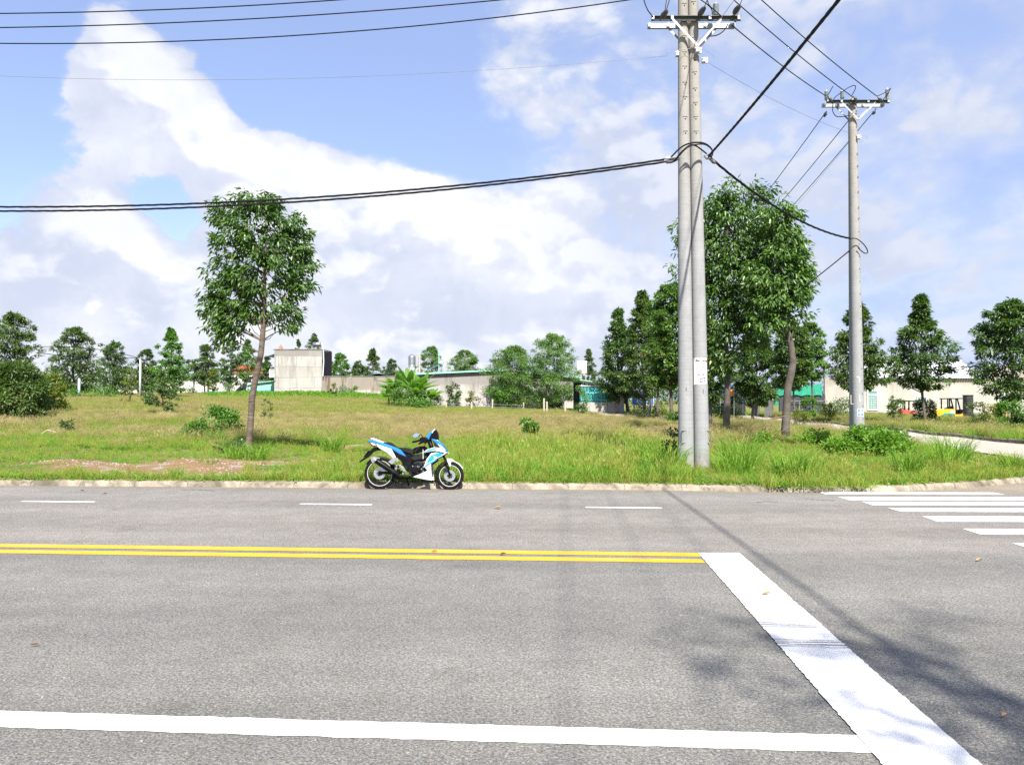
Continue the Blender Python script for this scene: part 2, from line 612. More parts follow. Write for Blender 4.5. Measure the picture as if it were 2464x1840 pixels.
def pole_mat():
    m, h, o = mat('spun_concrete')
    p = h.n('ShaderNodeBsdfPrincipled')
    tcn = h.n('ShaderNodeTexCoord').outputs['Object']
    sp = h.n('ShaderNodeSeparateXYZ')
    h.l.new(tcn, sp.inputs[0])
    rings = h.noise(h.vmath('MULTIPLY', tcn, (1, 1, 26)), 1.2, 5, 0.6)
    n1 = h.noise(tcn, 3.5, 6, 0.65)
    n2 = h.noise(h.vmath('MULTIPLY', tcn, (9, 9, 0.5)), 1.0, 5, 0.65)
    n3 = h.noise(tcn, 60, 4, 0.7)
    k = h.math('MULTIPLY', h.map(rings, 0.3, 0.7, 0.92, 1.06), h.map(n1, 0.3, 0.7, 0.88, 1.1))
    k = h.math('MULTIPLY', k, h.map(n3, 0.3, 0.7, 0.93, 1.06))
    c = h.mix(h.map(sp.outputs[2], 4.5, 8.5, 0, 1), (0.265, 0.268, 0.268), (0.275, 0.258, 0.230))
    c = h.scale(c, k)
    c = h.mix(h.map(n2, 0.58, 0.75, 0, 0.4), c, (0.15, 0.13, 0.11))
    c = h.mix(h.map(h.math('ADD', sp.outputs[2], n1), 0.35, 0.95, 0.45, 0), c, (0.22, 0.19, 0.13))
    h.put(p.inputs['Base Color'], c)
    p.inputs['Roughness'].default_value = 0.85
    p.inputs['Specular IOR Level'].default_value = 0.25
    b = h.n('ShaderNodeBump')
    b.inputs['Distance'].default_value = 0.003
    h.l.new(h.math('ADD', rings, n3), b.inputs['Height'])
    h.l.new(b.outputs[0], p.inputs['Normal'])
    h.l.new(p.outputs[0], o.inputs[0])
    return m


def bark_mat(name, a, b_, ring=8.0):
    m, h, o = mat(name)
    p = h.n('ShaderNodeBsdfPrincipled')
    tcn = h.n('ShaderNodeTexCoord').outputs['Object']
    n1 = h.noise(h.vmath('MULTIPLY', tcn, (1.5, 1.5, ring)), 1.6, 6, 0.7, 0.5)
    n2 = h.noise(tcn, 25, 6, 0.7)
    n3 = h.noise(tcn, 1.6, 4, 0.6)
    c = h.mix(h.map(n1, 0.38, 0.62), a, b_)
    c = h.mix(h.map(n3, 0.45, 0.65, 0, 0.55), c, (0.07, 0.052, 0.04))
    h.put(p.inputs['Base Color'], h.scale(c, h.map(n2, 0.3, 0.7, 0.75, 1.2)))
    p.inputs['Roughness'].default_value = 0.92
    p.inputs['Specular IOR Level'].default_value = 0.15
    bb = h.n('ShaderNodeBump')
    bb.inputs['Distance'].default_value = 0.015
    h.l.new(h.math('ADD', n1, n2), bb.inputs['Height'])
    h.l.new(bb.outputs[0], p.inputs['Normal'])
    h.l.new(p.outputs[0], o.inputs[0])
    return m


M_ASPHALT = asphalt_mat()
M_WHITE = paint_mat('white_road_paint', (0.70, 0.70, 0.69), 0.05)
M_STOP = paint_mat('worn_white_road_paint', (0.68, 0.67, 0.64), 0.015, scuff=True)
M_DASH = paint_mat('thin_white_road_paint', (0.66, 0.67, 0.68), 0.04)
M_YELLOW = paint_mat('yellow_road_paint', (0.62, 0.325, 0.014), 0.04)
M_CRACK = plain('crack_bitumen', (0.035, 0.035, 0.037), 0.9)
M_KERB = wall_mat('kerb_concrete', (0.32, 0.275, 0.21), (0.09, 0.075, 0.05), 0.9, vscale=.9)
M_SLAB = wall_mat('pale_concrete_paving', (0.39, 0.355, 0.295), (0.27, 0.235, 0.18), 0.4, vscale=0.8)
M_GROUND = ground_mat()
M_POLE = pole_mat()
M_HOLE = plain('dark_hole', (0.03, 0.028, 0.025), 0.9)
M_BLACK_CABLE = plain('black_cable_sheath', (0.006, 0.006, 0.008), 0.6, var=0.2, spec=.2)
M_GREY_WIRE = plain('bare_aluminium_wire', (0.20, 0.20, 0.21), 0.5, 0.6)
M_GALV = plain('galvanised_steel', (0.34, 0.355, 0.37), 0.45, 0.35, var=0.15, vs=14, dirt=(0.30, 0.29, 0.28))
M_ARM = plain('dark_weathered_steel', (0.085, 0.095, 0.09), 0.6, 0.2, var=0.25, vs=9)
M_INSUL = plain('grey_polymer_insulator', (0.27, 0.31, 0.31), 0.45, var=0.08)
M_CLAMP = plain('dark_clamp', (0.07, 0.068, 0.072), 0.5, 0.1)
M_PORC = plain('white_porcelain', (0.7, 0.7, 0.68), 0.25)
M_BARK = bark_mat('young_tree_bark', (0.085, 0.066, 0.052), (0.170, 0.138, 0.110))
M_BARK2 = bark_mat('old_tree_bark', (0.080, 0.070, 0.058), (0.140, 0.124, 0.104), 3.0)
M_LEAF_A = leaf_mat('glossy_dark_leaf', (0.036, 0.080, 0.024), (0.115, 0.200, 0.045), (0.45, 0.28, 0.02), 0.36, spec=.5)
M_LEAF_A2 = leaf_mat('plain_dark_leaf', (0.034, 0.072, 0.024), (0.110, 0.180, 0.048), None, 0.38, spec=.5)
M_LEAF_E2 = leaf_mat('lighter_hanging_leaf', (0.045, 0.095, 0.024), (0.135, 0.235, 0.050), None, 0.38, spec=.5)
M_LEAF_B = leaf_mat('mid_green_leaf', (0.038, 0.074, 0.024), (0.118, 0.182, 0.048), None, 0.42, spec=.5)
M_LEAF_C = leaf_mat('feathery_bright_leaf', (0.058, 0.120, 0.034), (0.160, 0.265, 0.070), None, 0.5, 0.38)
M_LEAF_D = leaf_mat('yellowish_leaf', (0.085, 0.115, 0.022), (0.19, 0.22, 0.035), None, 0.55, 0.35)
M_LEAF_E = leaf_mat('fresh_green_leaf', (0.060, 0.140, 0.025), (0.130, 0.255, 0.045), None, 0.45, 0.35)
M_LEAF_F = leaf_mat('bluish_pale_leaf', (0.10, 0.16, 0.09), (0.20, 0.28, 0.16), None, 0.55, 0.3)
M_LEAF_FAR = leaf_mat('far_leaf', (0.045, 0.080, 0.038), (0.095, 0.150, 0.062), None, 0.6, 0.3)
M_BROWN = leaf_mat('withered_leaf', (0.16, 0.075, 0.035), (0.30, 0.16, 0.08), None, 0.7, 0.2, (1.2, 1.0, 0.8))
M_BANANA = leaf_mat('banana_leaf', (0.055, 0.13, 0.022), (0.145, 0.27, 0.045), None, 0.45, 0.4)
M_GRASS = leaf_mat('lush_grass_blade', (0.095, 0.205, 0.022), (0.245, 0.400, 0.055), (0.42, 0.38, 0.15), 0.6, 0.40, (1.3, 1.5, 0.6), True, 0.2)
M_GRASS_Y = leaf_mat('yellowing_grass_blade', (0.165, 0.200, 0.035), (0.34, 0.37, 0.075), (0.46, 0.40, 0.20), 0.65, 0.40, (1.3, 1.35, 0.6), True, 0.2)
M_GRASS_D = leaf_mat('dry_seeding_grass', (0.20, 0.180, 0.065), (0.38, 0.325, 0.150), (0.44, 0.32, 0.23), 0.7, 0.35, (1.3, 1.2, 0.8), True, 0.15)
M_WEED = leaf_mat('broad_weed_leaf', (0.075, 0.170, 0.020), (0.205, 0.340, 0.045), (0.45, 0.44, 0.05), 0.5, 0.40, (1.3, 1.6, 0.6), True, 0.3)

# ------------------------------------------------------------------ terrain
KX = [-200, -60, -9.6, 2.43, 4.15, 5.45, 6.95, 8.3, 9.9, 11.0, 11.9, 12.3, 12.31, 200]
KY = [26.4, 17.5, 14.41, 13.68, 13.42, 13.34, 13.50, 14.0, 14.9, 16.0, 17.5, 19.2, 19.2, 19.2]


def kerb_y(x):
    return np.interp(x, KX, KY)


def slope_s(x):
    return np.interp(x, [-60, -25, -14, -3, 10, 25, 60], [0.0216, 0.0216, 0.0165, 0.0112, 0.0082, 0.0034, 0.003])


def zg(x, y):
    """Height of the ground behind the kerb."""
    x = np.asarray(x, dtype=float)
    y = np.asarray(y, dtype=float)
    yr = np.clip(y - 14.4, 0, 110)
    h = 0.12 + slope_s(x) * yr
    bump = 0.05 * np.sin(x * 0.9 + 1.3) * np.sin(y * 0.7) + 0.04 * np.sin(x * 2.1 + y * 1.3)
    fade = np.clip((y - kerb_y(x) - 0.2) / 1.5, 0, 1)
    # low ledge of earth and creepers in front of the concrete house
    ledge = 0.35 * np.exp(-((y - 100) / 4.0) ** 2) * np.clip((x + 42) / 6, 0, 1) * np.clip((-14 - x) / 4, 0, 1)
    street = np.clip((x - street_near(y) + 0.3) / 0.5, 0, 1) * np.clip((street_far(y) + 0.3 - x) / 0.5, 0, 1)
    return h + bump * fade * (1 - street) + ledge


def street_near(y):
    return 12.35 + 0.075 * (np.asarray(y, dtype=float) - 18)


def street_far(y):
    return 16.0 + 0.07 * (np.asarray(y, dtype=float) - 24)


def G(px, Y, dz=0.0):
    X = (px - 1232.0) / F * Y * 1.0
    return Vector((X, Y, float(zg(X, Y)) + dz))


def grid_mesh(name, xs, ys, zf):
    X, Y = np.meshgrid(xs, ys)
    Z = zf(X, Y)
    v = np.stack([X.ravel(), Y.ravel(), Z.ravel()], 1)
    nx, ny = len(xs), len(ys)
    i = np.arange(nx - 1)[None, :] + nx * np.arange(ny - 1)[:, None]
    i = i.ravel()
    f = np.stack([i, i + 1, i + 1 + nx, i + nx], 1)
    return mesh_np(name, v, f)


def ground_z(X, Y):
    ky = kerb_y(X)
    z = zg(X, Y)
    inroad = (Y < ky + 0.12) & (Y > 1.55 - 0.07 * X)
    verge = Y <= 1.55 - 0.07 * X
    strip = (X > street_near(Y) + 0.05) & (X < street_far(Y) - 0.05) & (Y > 17.4)
    z = np.where(strip, z - 0.09, z)
    z = np.where(inroad, -0.06, z)
    z = np.where(verge, 0.10, z)
    return z


xs = np.concatenate([[-2500, -900, -400, -200, -120, -80, -60, -45], np.arange(-38, 38, 0.25), [42, 50, 65, 90, 140, 250, 500, 1000, 2500]])
ys = np.concatenate([[-2500, -600, -120, -30, -8, -2, 0, 1.2, 1.6, 2.5, 6, 10, 12.5], np.arange(13.0, 34, 0.14), np.arange(34, 70, 1.0), np.arange(70, 130, 2.0), [140, 170, 220, 400, 900, 2500]])
gm = grid_mesh('ground', xs, ys, ground_z)
ground = link('ground', gm, M_GROUND, smooth=True)
tag(ground, 'red earth and green field rising gently behind the kerb', kind='structure')

# road: one asphalt sheet following the kerb
road_v, road_f = [], []
xr = np.concatenate([np.arange(-120, -20, 10.0), np.arange(-20, 12.3, 0.35), [12.3, 12.6, 20, 40, 120]])
for i, x in enumerate(xr):
    ytop = float(kerb_y(x)) + 0.02 if x < 12.25 else 17.45
    if x >= 12.25:
        ytop = 17.45
    ytop = min(ytop, 17.45) if x > 5 else ytop
    road_v += [(x, 1.5 - 0.07 * x, 0.0), (x, 7.0 - 0.07 * x, 0.0), (x, ytop, 0.0)]
for i in range(len(xr) - 1):
    a = 3 * i
    road_f += [(a, a + 3, a + 4, a + 1), (a + 1, a + 4, a + 5, a + 2)]
me = bpy.data.meshes.new('road')
me.from_pydata(road_v, [], road_f)
road = link('road', me, M_ASPHALT)
tag(road, 'grey asphalt road with yellow and white painted lines', kind='structure')


def gp(px, py, z=0.0):
    """Point of the flat road seen at a photograph pixel."""
    d = dirv(px, py)
    t = (z - EYE.z) / d.z
    return EYE + d * t


def strip(name, quad, m, z=0.004, n=40):
    n = n * 3
    """Painted sheet between two long edges (a0->a1) and (b0->b1) with slightly ragged edges."""
    a0, a1, b1, b0 = [Vector((q[0], q[1], 0)) for q in quad]
    vs, fs = [], []
    for i in range(n + 1):
        t = i / n
        j = R.uniform(-0.005, 0.005)
        k = R.uniform(-0.005, 0.005)
        p = a0.lerp(a1, t)
        q = b0.lerp(b1, t)
        u = (p - q).normalized()
        p, q = p + u * j, q + u * k
        vs += [(p.x, p.y, z), (q.x, q.y, z)]
    for i in range(n):
        fs.append((2 * i, 2 * i + 1, 2 * i + 3, 2 * i + 2))
    mm = bpy.data.meshes.new(name)
    mm.from_pydata(vs, [], fs)
    return link(name, mm, m, road)


def road_line(x0, x1, c, wd, m, name, z=0.004, n=60):
    """Line parallel to the road whose centre lies at y = c - 0.0 at x = 0."""
    s = -0.0668
    return strip(name, [(x0, c + wd / 2 + s * x0), (x1, c + wd / 2 + s * x1), (x1, c - wd / 2 + s * x1), (x0, c - wd / 2 + s * x0)], m, z, n)


# double yellow centre line
road_line(-40, 1.96, 8.10, 0.19, M_YELLOW, 'yellow_line')
road_line(-40, 1.90, 7.785, 0.18, M_YELLOW, 'yellow_line')
# solid white edge line in front
road_line(-30, 1.66, 3.715, 0.185, M_WHITE, 'edge_line', n=160)
# stop line
q = [gp(1680, 1331), gp(2122, 1840), gp(2360, 1840), gp(1779, 1331)]
dirs = ((q[1] - q[0]), (q[2] - q[3]))
strip('stop_line', [q[0], q[0] + dirs[0] * 1.45, q[3] + dirs[1] * 1.45, q[3]], M_STOP, 0.008, 90)
# lane dashes
for (xa, xb, yy) in ((53, 228, 1206.5), (722, 895, 1213), (1409, 1592, 1221)):
    A, B = gp(xa, yy - 0.6), gp(xb, yy + 1.2)
    strip('lane_dash', [(A.x, A.y + 0.055), (B.x, B.y + 0.055), (B.x, B.y - 0.055), (A.x, A.y - 0.055)], M_DASH, 0.004, 12)
# crosswalk bars
for (x0, y0, x1, y1) in ((1969, 1184, 1987, 1189), (2016, 1195.4, 2042, 1203), (2074, 1207, 2099, 1215.4), (2136, 1222, 2168, 1231),
                         (2219, 1242, 2256, 1255), (2316, 1272, 2360, 1286), (2437, 1307, 2490, 1324)):
    A, B = gp(x0, y0), gp(x1, y1)
    L = 3.05 if y0 > 1190 else 3.0
    s = -0.02
    strip('crosswalk_bar', [(A.x, A.y), (A.x + L, A.y + s * L), (B.x + L, B.y + s * L), (B.x, B.y)], M_WHITE, 0.004, 14)
# cracks
for (pts) in ([(1938, 1200), (1960, 1202), (1985, 1203), (2016, 1204)], [(1820, 1209), (1840, 1206), (1860, 1207), (1875, 1209)],
              [(438, 1180), (460, 1178), (490, 1179), (523, 1182)], [(2262, 1231), (2280, 1230), (2300, 1232)]):
    P = [gp(a, b) for a, b in pts]
    PP = []
    for a, b in zip(P[:-1], P[1:]):
        for t in np.linspace(0, 1, 7)[:-1]:
            q_ = a.lerp(b, float(t))
            PP.append(Vector((q_.x, q_.y + R.uniform(-.03, .03), 0)))
    vs, fs = [], []
    for i, q_ in enumerate(PP):
        ww = 0.012 * R.uniform(.5, 1.3)
        vs += [(q_.x, q_.y + ww, .003), (q_.x, q_.y - ww, .003)]
    for i in range(len(PP) - 1):
        fs.append((2 * i, 2 * i + 1, 2 * i + 3, 2 * i + 2))
    mm = bpy.data.meshes.new('crack')
    mm.from_pydata(vs, [], fs)
    link('crack', mm, M_CRACK, road)

# kerb stones: one metre long each
kx_ = [-30.0]
path = [Vector((float(x), float(kerb_y(x)), 0)) for x in np.concatenate([np.arange(-30, 2.4, 0.5), np.arange(2.4, 12.25, 0.22)])]
kb = MB()
prof = [(-0.02, -0.02), (0.0, 0.0), (0.03, 0.065), (0.06, 0.088), (0.10, 0.098), (0.22, 0.104), (0.25, 0.09), (0.26, -0.02)]
nv = len(prof)
vs, fs = [], []
for i, p_ in enumerate(path):
    t = (path[min(i + 1, len(path) - 1)] - path[max(i - 1, 0)]).normalized()
    nn = Vector((-t.y, t.x, 0))
    wob = R.uniform(-.006, .006)
    for (a, b) in prof:
        vs.append(p_ + nn * (a + wob) + Vector((0, 0, b + (R.uniform(-.005, .005) if b > 0.01 else 0))))
for i in range(len(path) - 1):
    for k in range(nv - 1):
        fs.append((i * nv + k, i * nv + k + 1, (i + 1) * nv + k + 1, (i + 1) * nv + k))
kb.add(vs, fs)
kerb = kb.build('kerb', M_KERB, smooth=False)
tag(kerb, 'stained pale concrete kerb along the far edge of the road', kind='structure')

# concrete side street and cross street
ysn = np.concatenate([np.arange(17.45, 60, 0.9)])
vs, fs = [], []
for y in ysn:
    xa, xb = float(street_near(y)), float(street_far(y))
    if y < 24:
        xa += max(0, (19.5 - y)) * 0.1
        xb += (24 - y) ** 2 * 0.12
    for t in np.linspace(0, 1, 7):
        x = xa + (xb - xa) * t
        z = float(zg(x, y)) + 0.03
        z = z if y > 19 else 0.004 + (z - 0.004) * (y - 17.45) / 1.6
        vs.append((x, y, z))
for i in range(len(ysn) - 1):
    for k in range(6):
        a = i * 7 + k
        fs.append((a, a + 1, a + 8, a + 7))
me = bpy.data.meshes.new('side_street')
me.from_pydata(vs, [], fs)
tag(link('side_street', me, M_SLAB), 'pale concrete side street running away on the right', kind='structure')
vs, fs = [], []
xc = np.arange(6, 14.5, 1.0)
for x in xc:
    for t in np.linspace(0, 1, 5):
        y = 49 + 9 * t
        vs.append((x, y, float(zg(x, y)) + 0.05))
for i in range(len(xc) - 1):
    for k in range(4):
        a = i * 5 + k
        fs.append((a, a + 5, a + 6, a + 1))
me = bpy.data.meshes.new('forecourt')
me.from_pydata(vs, [], fs)
tag(link('forecourt', me, M_SLAB), 'pale concrete forecourt before the roadside stall', kind='structure')
# thin far kerb of the side street
kb = MB()
for i in range(28):
    y0, y1 = 24 + i * 1.0, 24 + (i + 1) * 1.0 - 0.012
    xa, xb = float(street_far(y0)), float(street_far(y1))
    za = float(zg(xa, y0))
    kb.add([(xa, y0, za), (xb, y1, za), (xb + .15, y1, za), (xa + .15, y0, za), (xa, y0, za + .14), (xb, y1, za + .14), (xb + .15, y1, za + .14), (xa + .15, y0, za + .14)],
           [(0, 3, 2, 1), (4, 5, 6, 7), (0, 1, 5, 4), (1, 2, 6, 5), (2, 3, 7, 6), (3, 0, 4, 7)])
tag(kb.build('side_kerb', M_KERB), 'low concrete kerb along the far edge of the side street', kind='structure')

# ------------------------------------------------------------------ vegetation helpers
def unit(a):
    return a / np.maximum(np.linalg.norm(a, axis=1, keepdims=True), 1e-6)


def leaves_mesh(name, rng, pos, outd, L, W, droop=0.5, fold=0.25, jitter=0.5, vbase=None, curl=0.25):
    """Folded pointed leaves: 4 vertices and 2 triangles each."""
    n = len(pos)
    d = outd + rng.normal(0, jitter, (n, 3))
    d[:, 2] -= droop * rng.uniform(0.4, 1.4, n)
    d = unit(d)
    up = np.tile(np.array([[0, 0, 1.0]]), (n, 1)) + rng.normal(0, 0.35, (n, 3))
    s = unit(np.cross(d, up))
    nn = unit(np.cross(s, d))
    l = (L * rng.uniform(0.65, 1.25, n))[:, None]
    wd = (W * rng.uniform(0.7, 1.2, n))[:, None] * 0.5
    p0 = pos
    m = pos + d * l * 0.42
    tip = pos + d * l - nn * l * curl * rng.uniform(0, 1, (n, 1))
    a = m + s * wd + nn * wd * fold
    b = m - s * wd + nn * wd * fold
    v = np.stack([p0, a, tip, b], 1).reshape(-1, 3)
    i = np.arange(n)[:, None] * 4
    f = np.concatenate([i + np.array([[0, 2, 1]]), i + np.array([[0, 3, 2]])], 0)
    vb = rng.uniform(0, 1, n) if vbase is None else np.clip(vbase + rng.normal(0, 0.16, n), 0, 0.92)
    if vbase is not None:
        vb = np.where(rng.uniform(0, 1, n) > 0.9985, 1.0, vb)
    return mesh_np(name, v, f, {'v': np.repeat(vb, 4)})


def sprays(rng, C, cr, per, flat=0.7, nodes=0.55):
    """Leaf points around cluster centres, with outward direction and a shade value per cluster."""
    k = len(C)
    idx = np.repeat(np.arange(k), per)
    n = len(idx)
    u = unit(rng.normal(0, 1, (n, 3)))
    r = rng.uniform(0, 1, n) ** nodes
    off = u * r[:, None] * cr[idx][:, None]
    off[:, 2] *= flat
    sh = rng.uniform(0.1, 0.85, k)[idx]
    return C[idx] + off, u, sh


def profile_fn(kind):
    if kind == 'cone':
        return lambda t: np.interp(t, [0, .1, .3, .6, .85, 1], [.55, .95, 1.0, .68, .34, .10])
    if kind == 'round':
        return lambda t: np.interp(t, [0, .12, .4, .7, .9, 1], [.45, .85, 1.0, .85, .5, .16])
    if kind == 'column':
        return lambda t: np.interp(t, [0, .1, .35, .7, .9, 1], [.5, .9, 1.0, .92, .6, .22])
    if kind == 'spire':
        return lambda t: np.interp(t, [0, .12, .3, .5, .62, .72, .9, 1], [.35, .85, 1.0, .80, .62, .30, .24, .10])
    return lambda t: np.interp(t, [0, .2, .5, .8, 1], [.8, 1, .95, .7, .3])


def make_tree(name, label, px, D, box, kind='round', leafm=None, bark=None, group=None, nclu=90, per=60, L=0.2, W=0.09,
              trunk_px=None, trunk_w=8, seed=1, clump=0.22, flat=0.5, droop=0.35, gap=0.0, base_dz=0.0, cat='tree', lean=0.0, brown=0):
    """Tree with a tapered trunk, limbs and a crown inside the box (x0, x1, y_top, y_bottom) of the photograph at distance D."""
    rng = np.random.default_rng(seed)
    tpx = trunk_px if trunk_px is not None else px
    base = G(tpx, D, base_dz)
    x0, x1, yt, yb = box
    top = at((x0 + x1) / 2, yt, D)
    bot = at((x0 + x1) / 2, yb, D)
    Rr = (x1 - x0) / 2 / F * D
    H = top.z - bot.z
    cx = (top.x)
    pf = profile_fn(kind)
    t = rng.uniform(0, 1, nclu) ** 0.9
    az = rng.uniform(0, 2 * np.pi, nclu)
    lob = 1.0 + 0.16 * np.sin(az * 3 + seed) + 0.13 * np.sin(t * 17 + az * 2 + seed * 2)
    rad = (0.25 + 0.75 * rng.uniform(0, 1, nclu) ** 0.45) * pf(t) * Rr * rng.uniform(0.80, 1.22, nclu) * lob
    cr = clump * Rr * (0.45 + 0.6 * pf(t)) * rng.uniform(0.6, 1.2, nclu)
    rad = np.maximum(rad - cr * 0.45, 0)
    C = np.stack([rad * np.cos(az), rad * np.sin(az), t * H], 1)
    C[:, 2] = np.clip(C[:, 2], cr * 0.2, H - cr * 0.15)
    C += np.array([cx - base.x, 0, bot.z - base.z])
    root = empty(name, base)
    tag(root, label, cat, group)
    pos, u, sh = sprays(rng, C, cr, per, flat)
    axis = np.array([cx - base.x, 0, 0])
    outd = unit((pos - axis) * np.array([1, 1, 0.0])) * 0.8 + u * 0.6
    cm = leaves_mesh('crown', rng, pos, outd, L, W, droop, vbase=sh)
    link('crown', cm, leafm, root)
    if brown:
        sel = rng.choice(len(pos), brown, replace=False)
        low = sel[pos[sel, 2] < np.percentile(pos[:, 2], 45)]
        bmn = leaves_mesh('withered_leaves', rng, pos[low] + u[low] * 0.05, outd[low], L * 1.2, W * 1.2, 1.2)
        o_ = link('withered_leaves', bmn, M_BROWN, root)
        o_['kind'] = 'stuff'
    tr = trunk_w / 2 / F * D
    mb = MB()
    zt = bot.z - base.z + H * 0.86
    pts, rr = [], []
    ph = rng.uniform(0, 6)
    for i in range(9):
        q = i / 8
        zz = -0.15 + (zt + 0.15) * q
        xx = (cx - base.x) * min(1, max(0, zz / max(0.3, (bot.z - base.z + H * .3)))) + lean * math.sin(q * 3)
        pts.append((xx + 0.04 * Rr * math.sin(ph + q * 7), 0.05 * Rr * math.sin(ph + 2 + q * 5), zz))
        rr.append(tr * (1.25 if i == 0 else 1.0) * (1 - 0.86 * q))
    mb.tube(pts, rr, 8)
    for k in rng.choice(nclu, min(nclu, 26), replace=False):
        c = C[k]
        z0 = max(bot.z - base.z - 0.15 * H * 0.3, c[2] - 0.22 * H - 0.2)
        q = min(.95, (z0 + .15) / (zt + .15))
        j = q * 8
        i0 = int(min(7, j))
        pa = Vector(pts[i0]).lerp(Vector(pts[i0 + 1]), j - i0)
        r0 = tr * (1 - .86 * q) * 0.5
        pb = Vector(c)
        md = pa.lerp(pb, .5) + Vector((0, 0, -0.05 * H * .3))
        mb.tube([pa, md, pb], [r0, r0 * .6, r0 * .2], 5, caps=False)
    mb.build('trunk', bark or M_BARK2, root, smooth=True)
    return root


def lobe_tree(name, label, base, trunk_pts, trunk_r, lobes, D, leafm, bark, seed, nclu, per, L, W, group=None, clump=0.30,
              flat=0.55, droop=0.8, depth=1.0, limbs=60, twigs=(), outer=0.4, jitter=.45):
    """Nearby tree: lobes (px, py, rx, ry, weight) are ellipsoids of the crown at distance D."""
    rng = np.random.default_rng(seed)
    root = empty(name, base)
    tag(root, label, 'tree', group)
    wts = np.array([l[4] * l[2] * l[3] for l in lobes], dtype=float)
    cnt = np.maximum(1, (wts / wts.sum() * nclu)).astype(int)
    C = []
    for (lx, ly, rx, ry, _), c in zip(lobes, cnt):
        ctr = np.array(at(lx, ly, D))
        a, b_ = rx / F * D, ry / F * D
        u = unit(rng.normal(0, 1, (c, 3)))
        r = rng.uniform(0, 1, c) ** outer
        C.append(ctr + u * r[:, None] * np.array([a, a * depth, b_]))
    C = np.concatenate(C, 0) - np.array(base)
    cr = clump * rng.uniform(0.7, 1.3, len(C))
    pos, u, sh = sprays(rng, C, cr, per, flat)
    ax = np.array([np.mean(C[:, 0]), np.mean(C[:, 1]), 0])
    outd = unit((pos - ax) * np.array([1, 1, 0.0])) * 0.7 + u * 0.7
    cm = leaves_mesh('crown', rng, pos, outd, L, W, droop, jitter=jitter, vbase=sh, curl=.35)
    link('crown', cm, leafm, root)
    mb = MB()
    P = [Vector(p) - Vector(base) for p in trunk_pts]
    mb.tube(P, trunk_r, 12)
    for k in range(min(limbs, len(C))):
        pb = Vector(C[k * len(C) // limbs])
        best = None
        for i, p in enumerate(P[1:-1]):
            if p.z < pb.z - 0.12:
                dd = (p - pb).length + 0.9 * abs((pb.z - p.z) - 0.5 * (Vector((p.x - pb.x, p.y - pb.y)).length))
                if best is None or dd < best[0]:
                    best = (dd, i + 1)
        if best is None:
            best = (0, 3)
        pa = P[best[1]]
        r0 = trunk_r[best[1]] * 0.36
        m1 = pa.lerp(pb, .35) + Vector((0, 0, 0.03))
        m2 = pa.lerp(pb, .7) + Vector((R.uniform(-.05, .05), R.uniform(-.05, .05), 0.02))
        mb.tube([pa, m1, m2, pb], [r0, r0 * .65, r0 * .4, r0 * .12], 5, caps=False)
    for tw in twigs:
        mb.tube([Vector(p) - Vector(base) for p in tw[0]], tw[1], 5, caps=False)
    mb.build('trunk', bark, root, smooth=True)
    return root, C


def shrub(name, label, px, D, w_px, h_px, leafm, seed, n=900, L=0.12, W=0.06, cat='shrub', group=None, squash=0.9, droop=.2, base_dz=0.0, stems=5, clump=.30, nclu=26, kindp='dome'):
    rng = np.random.default_rng(seed)
    base = G(px, D, base_dz)
    Rr, H = w_px / 2 / F * D, h_px / F * D
    k = nclu
    t = rng.uniform(0.05, 1, k)
    az = rng.uniform(0, 2 * np.pi, k)
    if kindp == 'dome':
        env = np.sqrt(np.clip(1 - (t * .92) ** 2, 0.03, 1))
    elif kindp == 'spiky':
        env = np.interp(t, [0, .3, 1], [.8, 1, .15])
    else:
        env = np.interp(t, [0, .25, .8, 1], [.55, .9, 1, .6])
    rr = rng.uniform(0.2, 1, k) ** .5 * env * Rr * .85
    C = np.stack([rr * np.cos(az), rr * np.sin(az) * squash, t * H * .88], 1)
    cr = clump * Rr * rng.uniform(.7, 1.3, k)
    pos, u, sh = sprays(rng, C, cr, max(3, n // k), .75)
    pos[:, 2] = np.maximum(pos[:, 2], 0.0)
    root = empty(name, base)
    tag(root, label, cat, group)
    cm = leaves_mesh('foliage', rng, pos, u + np.array([0, 0, .25]), L, W, droop, vbase=sh)
    link('foliage', cm, leafm, root)
    mb = MB()
    for i in range(stems):
        c = C[rng.integers(k)]
        mb.tube([(rng.uniform(-.1, .1) * Rr, rng.uniform(-.1, .1) * Rr, -.05), (c[0] * .4, c[1] * .4, c[2] * .5), tuple(c)], [.018, .012, .004], 4, caps=False)
    mb.build('stems', M_BARK, root)
    return root


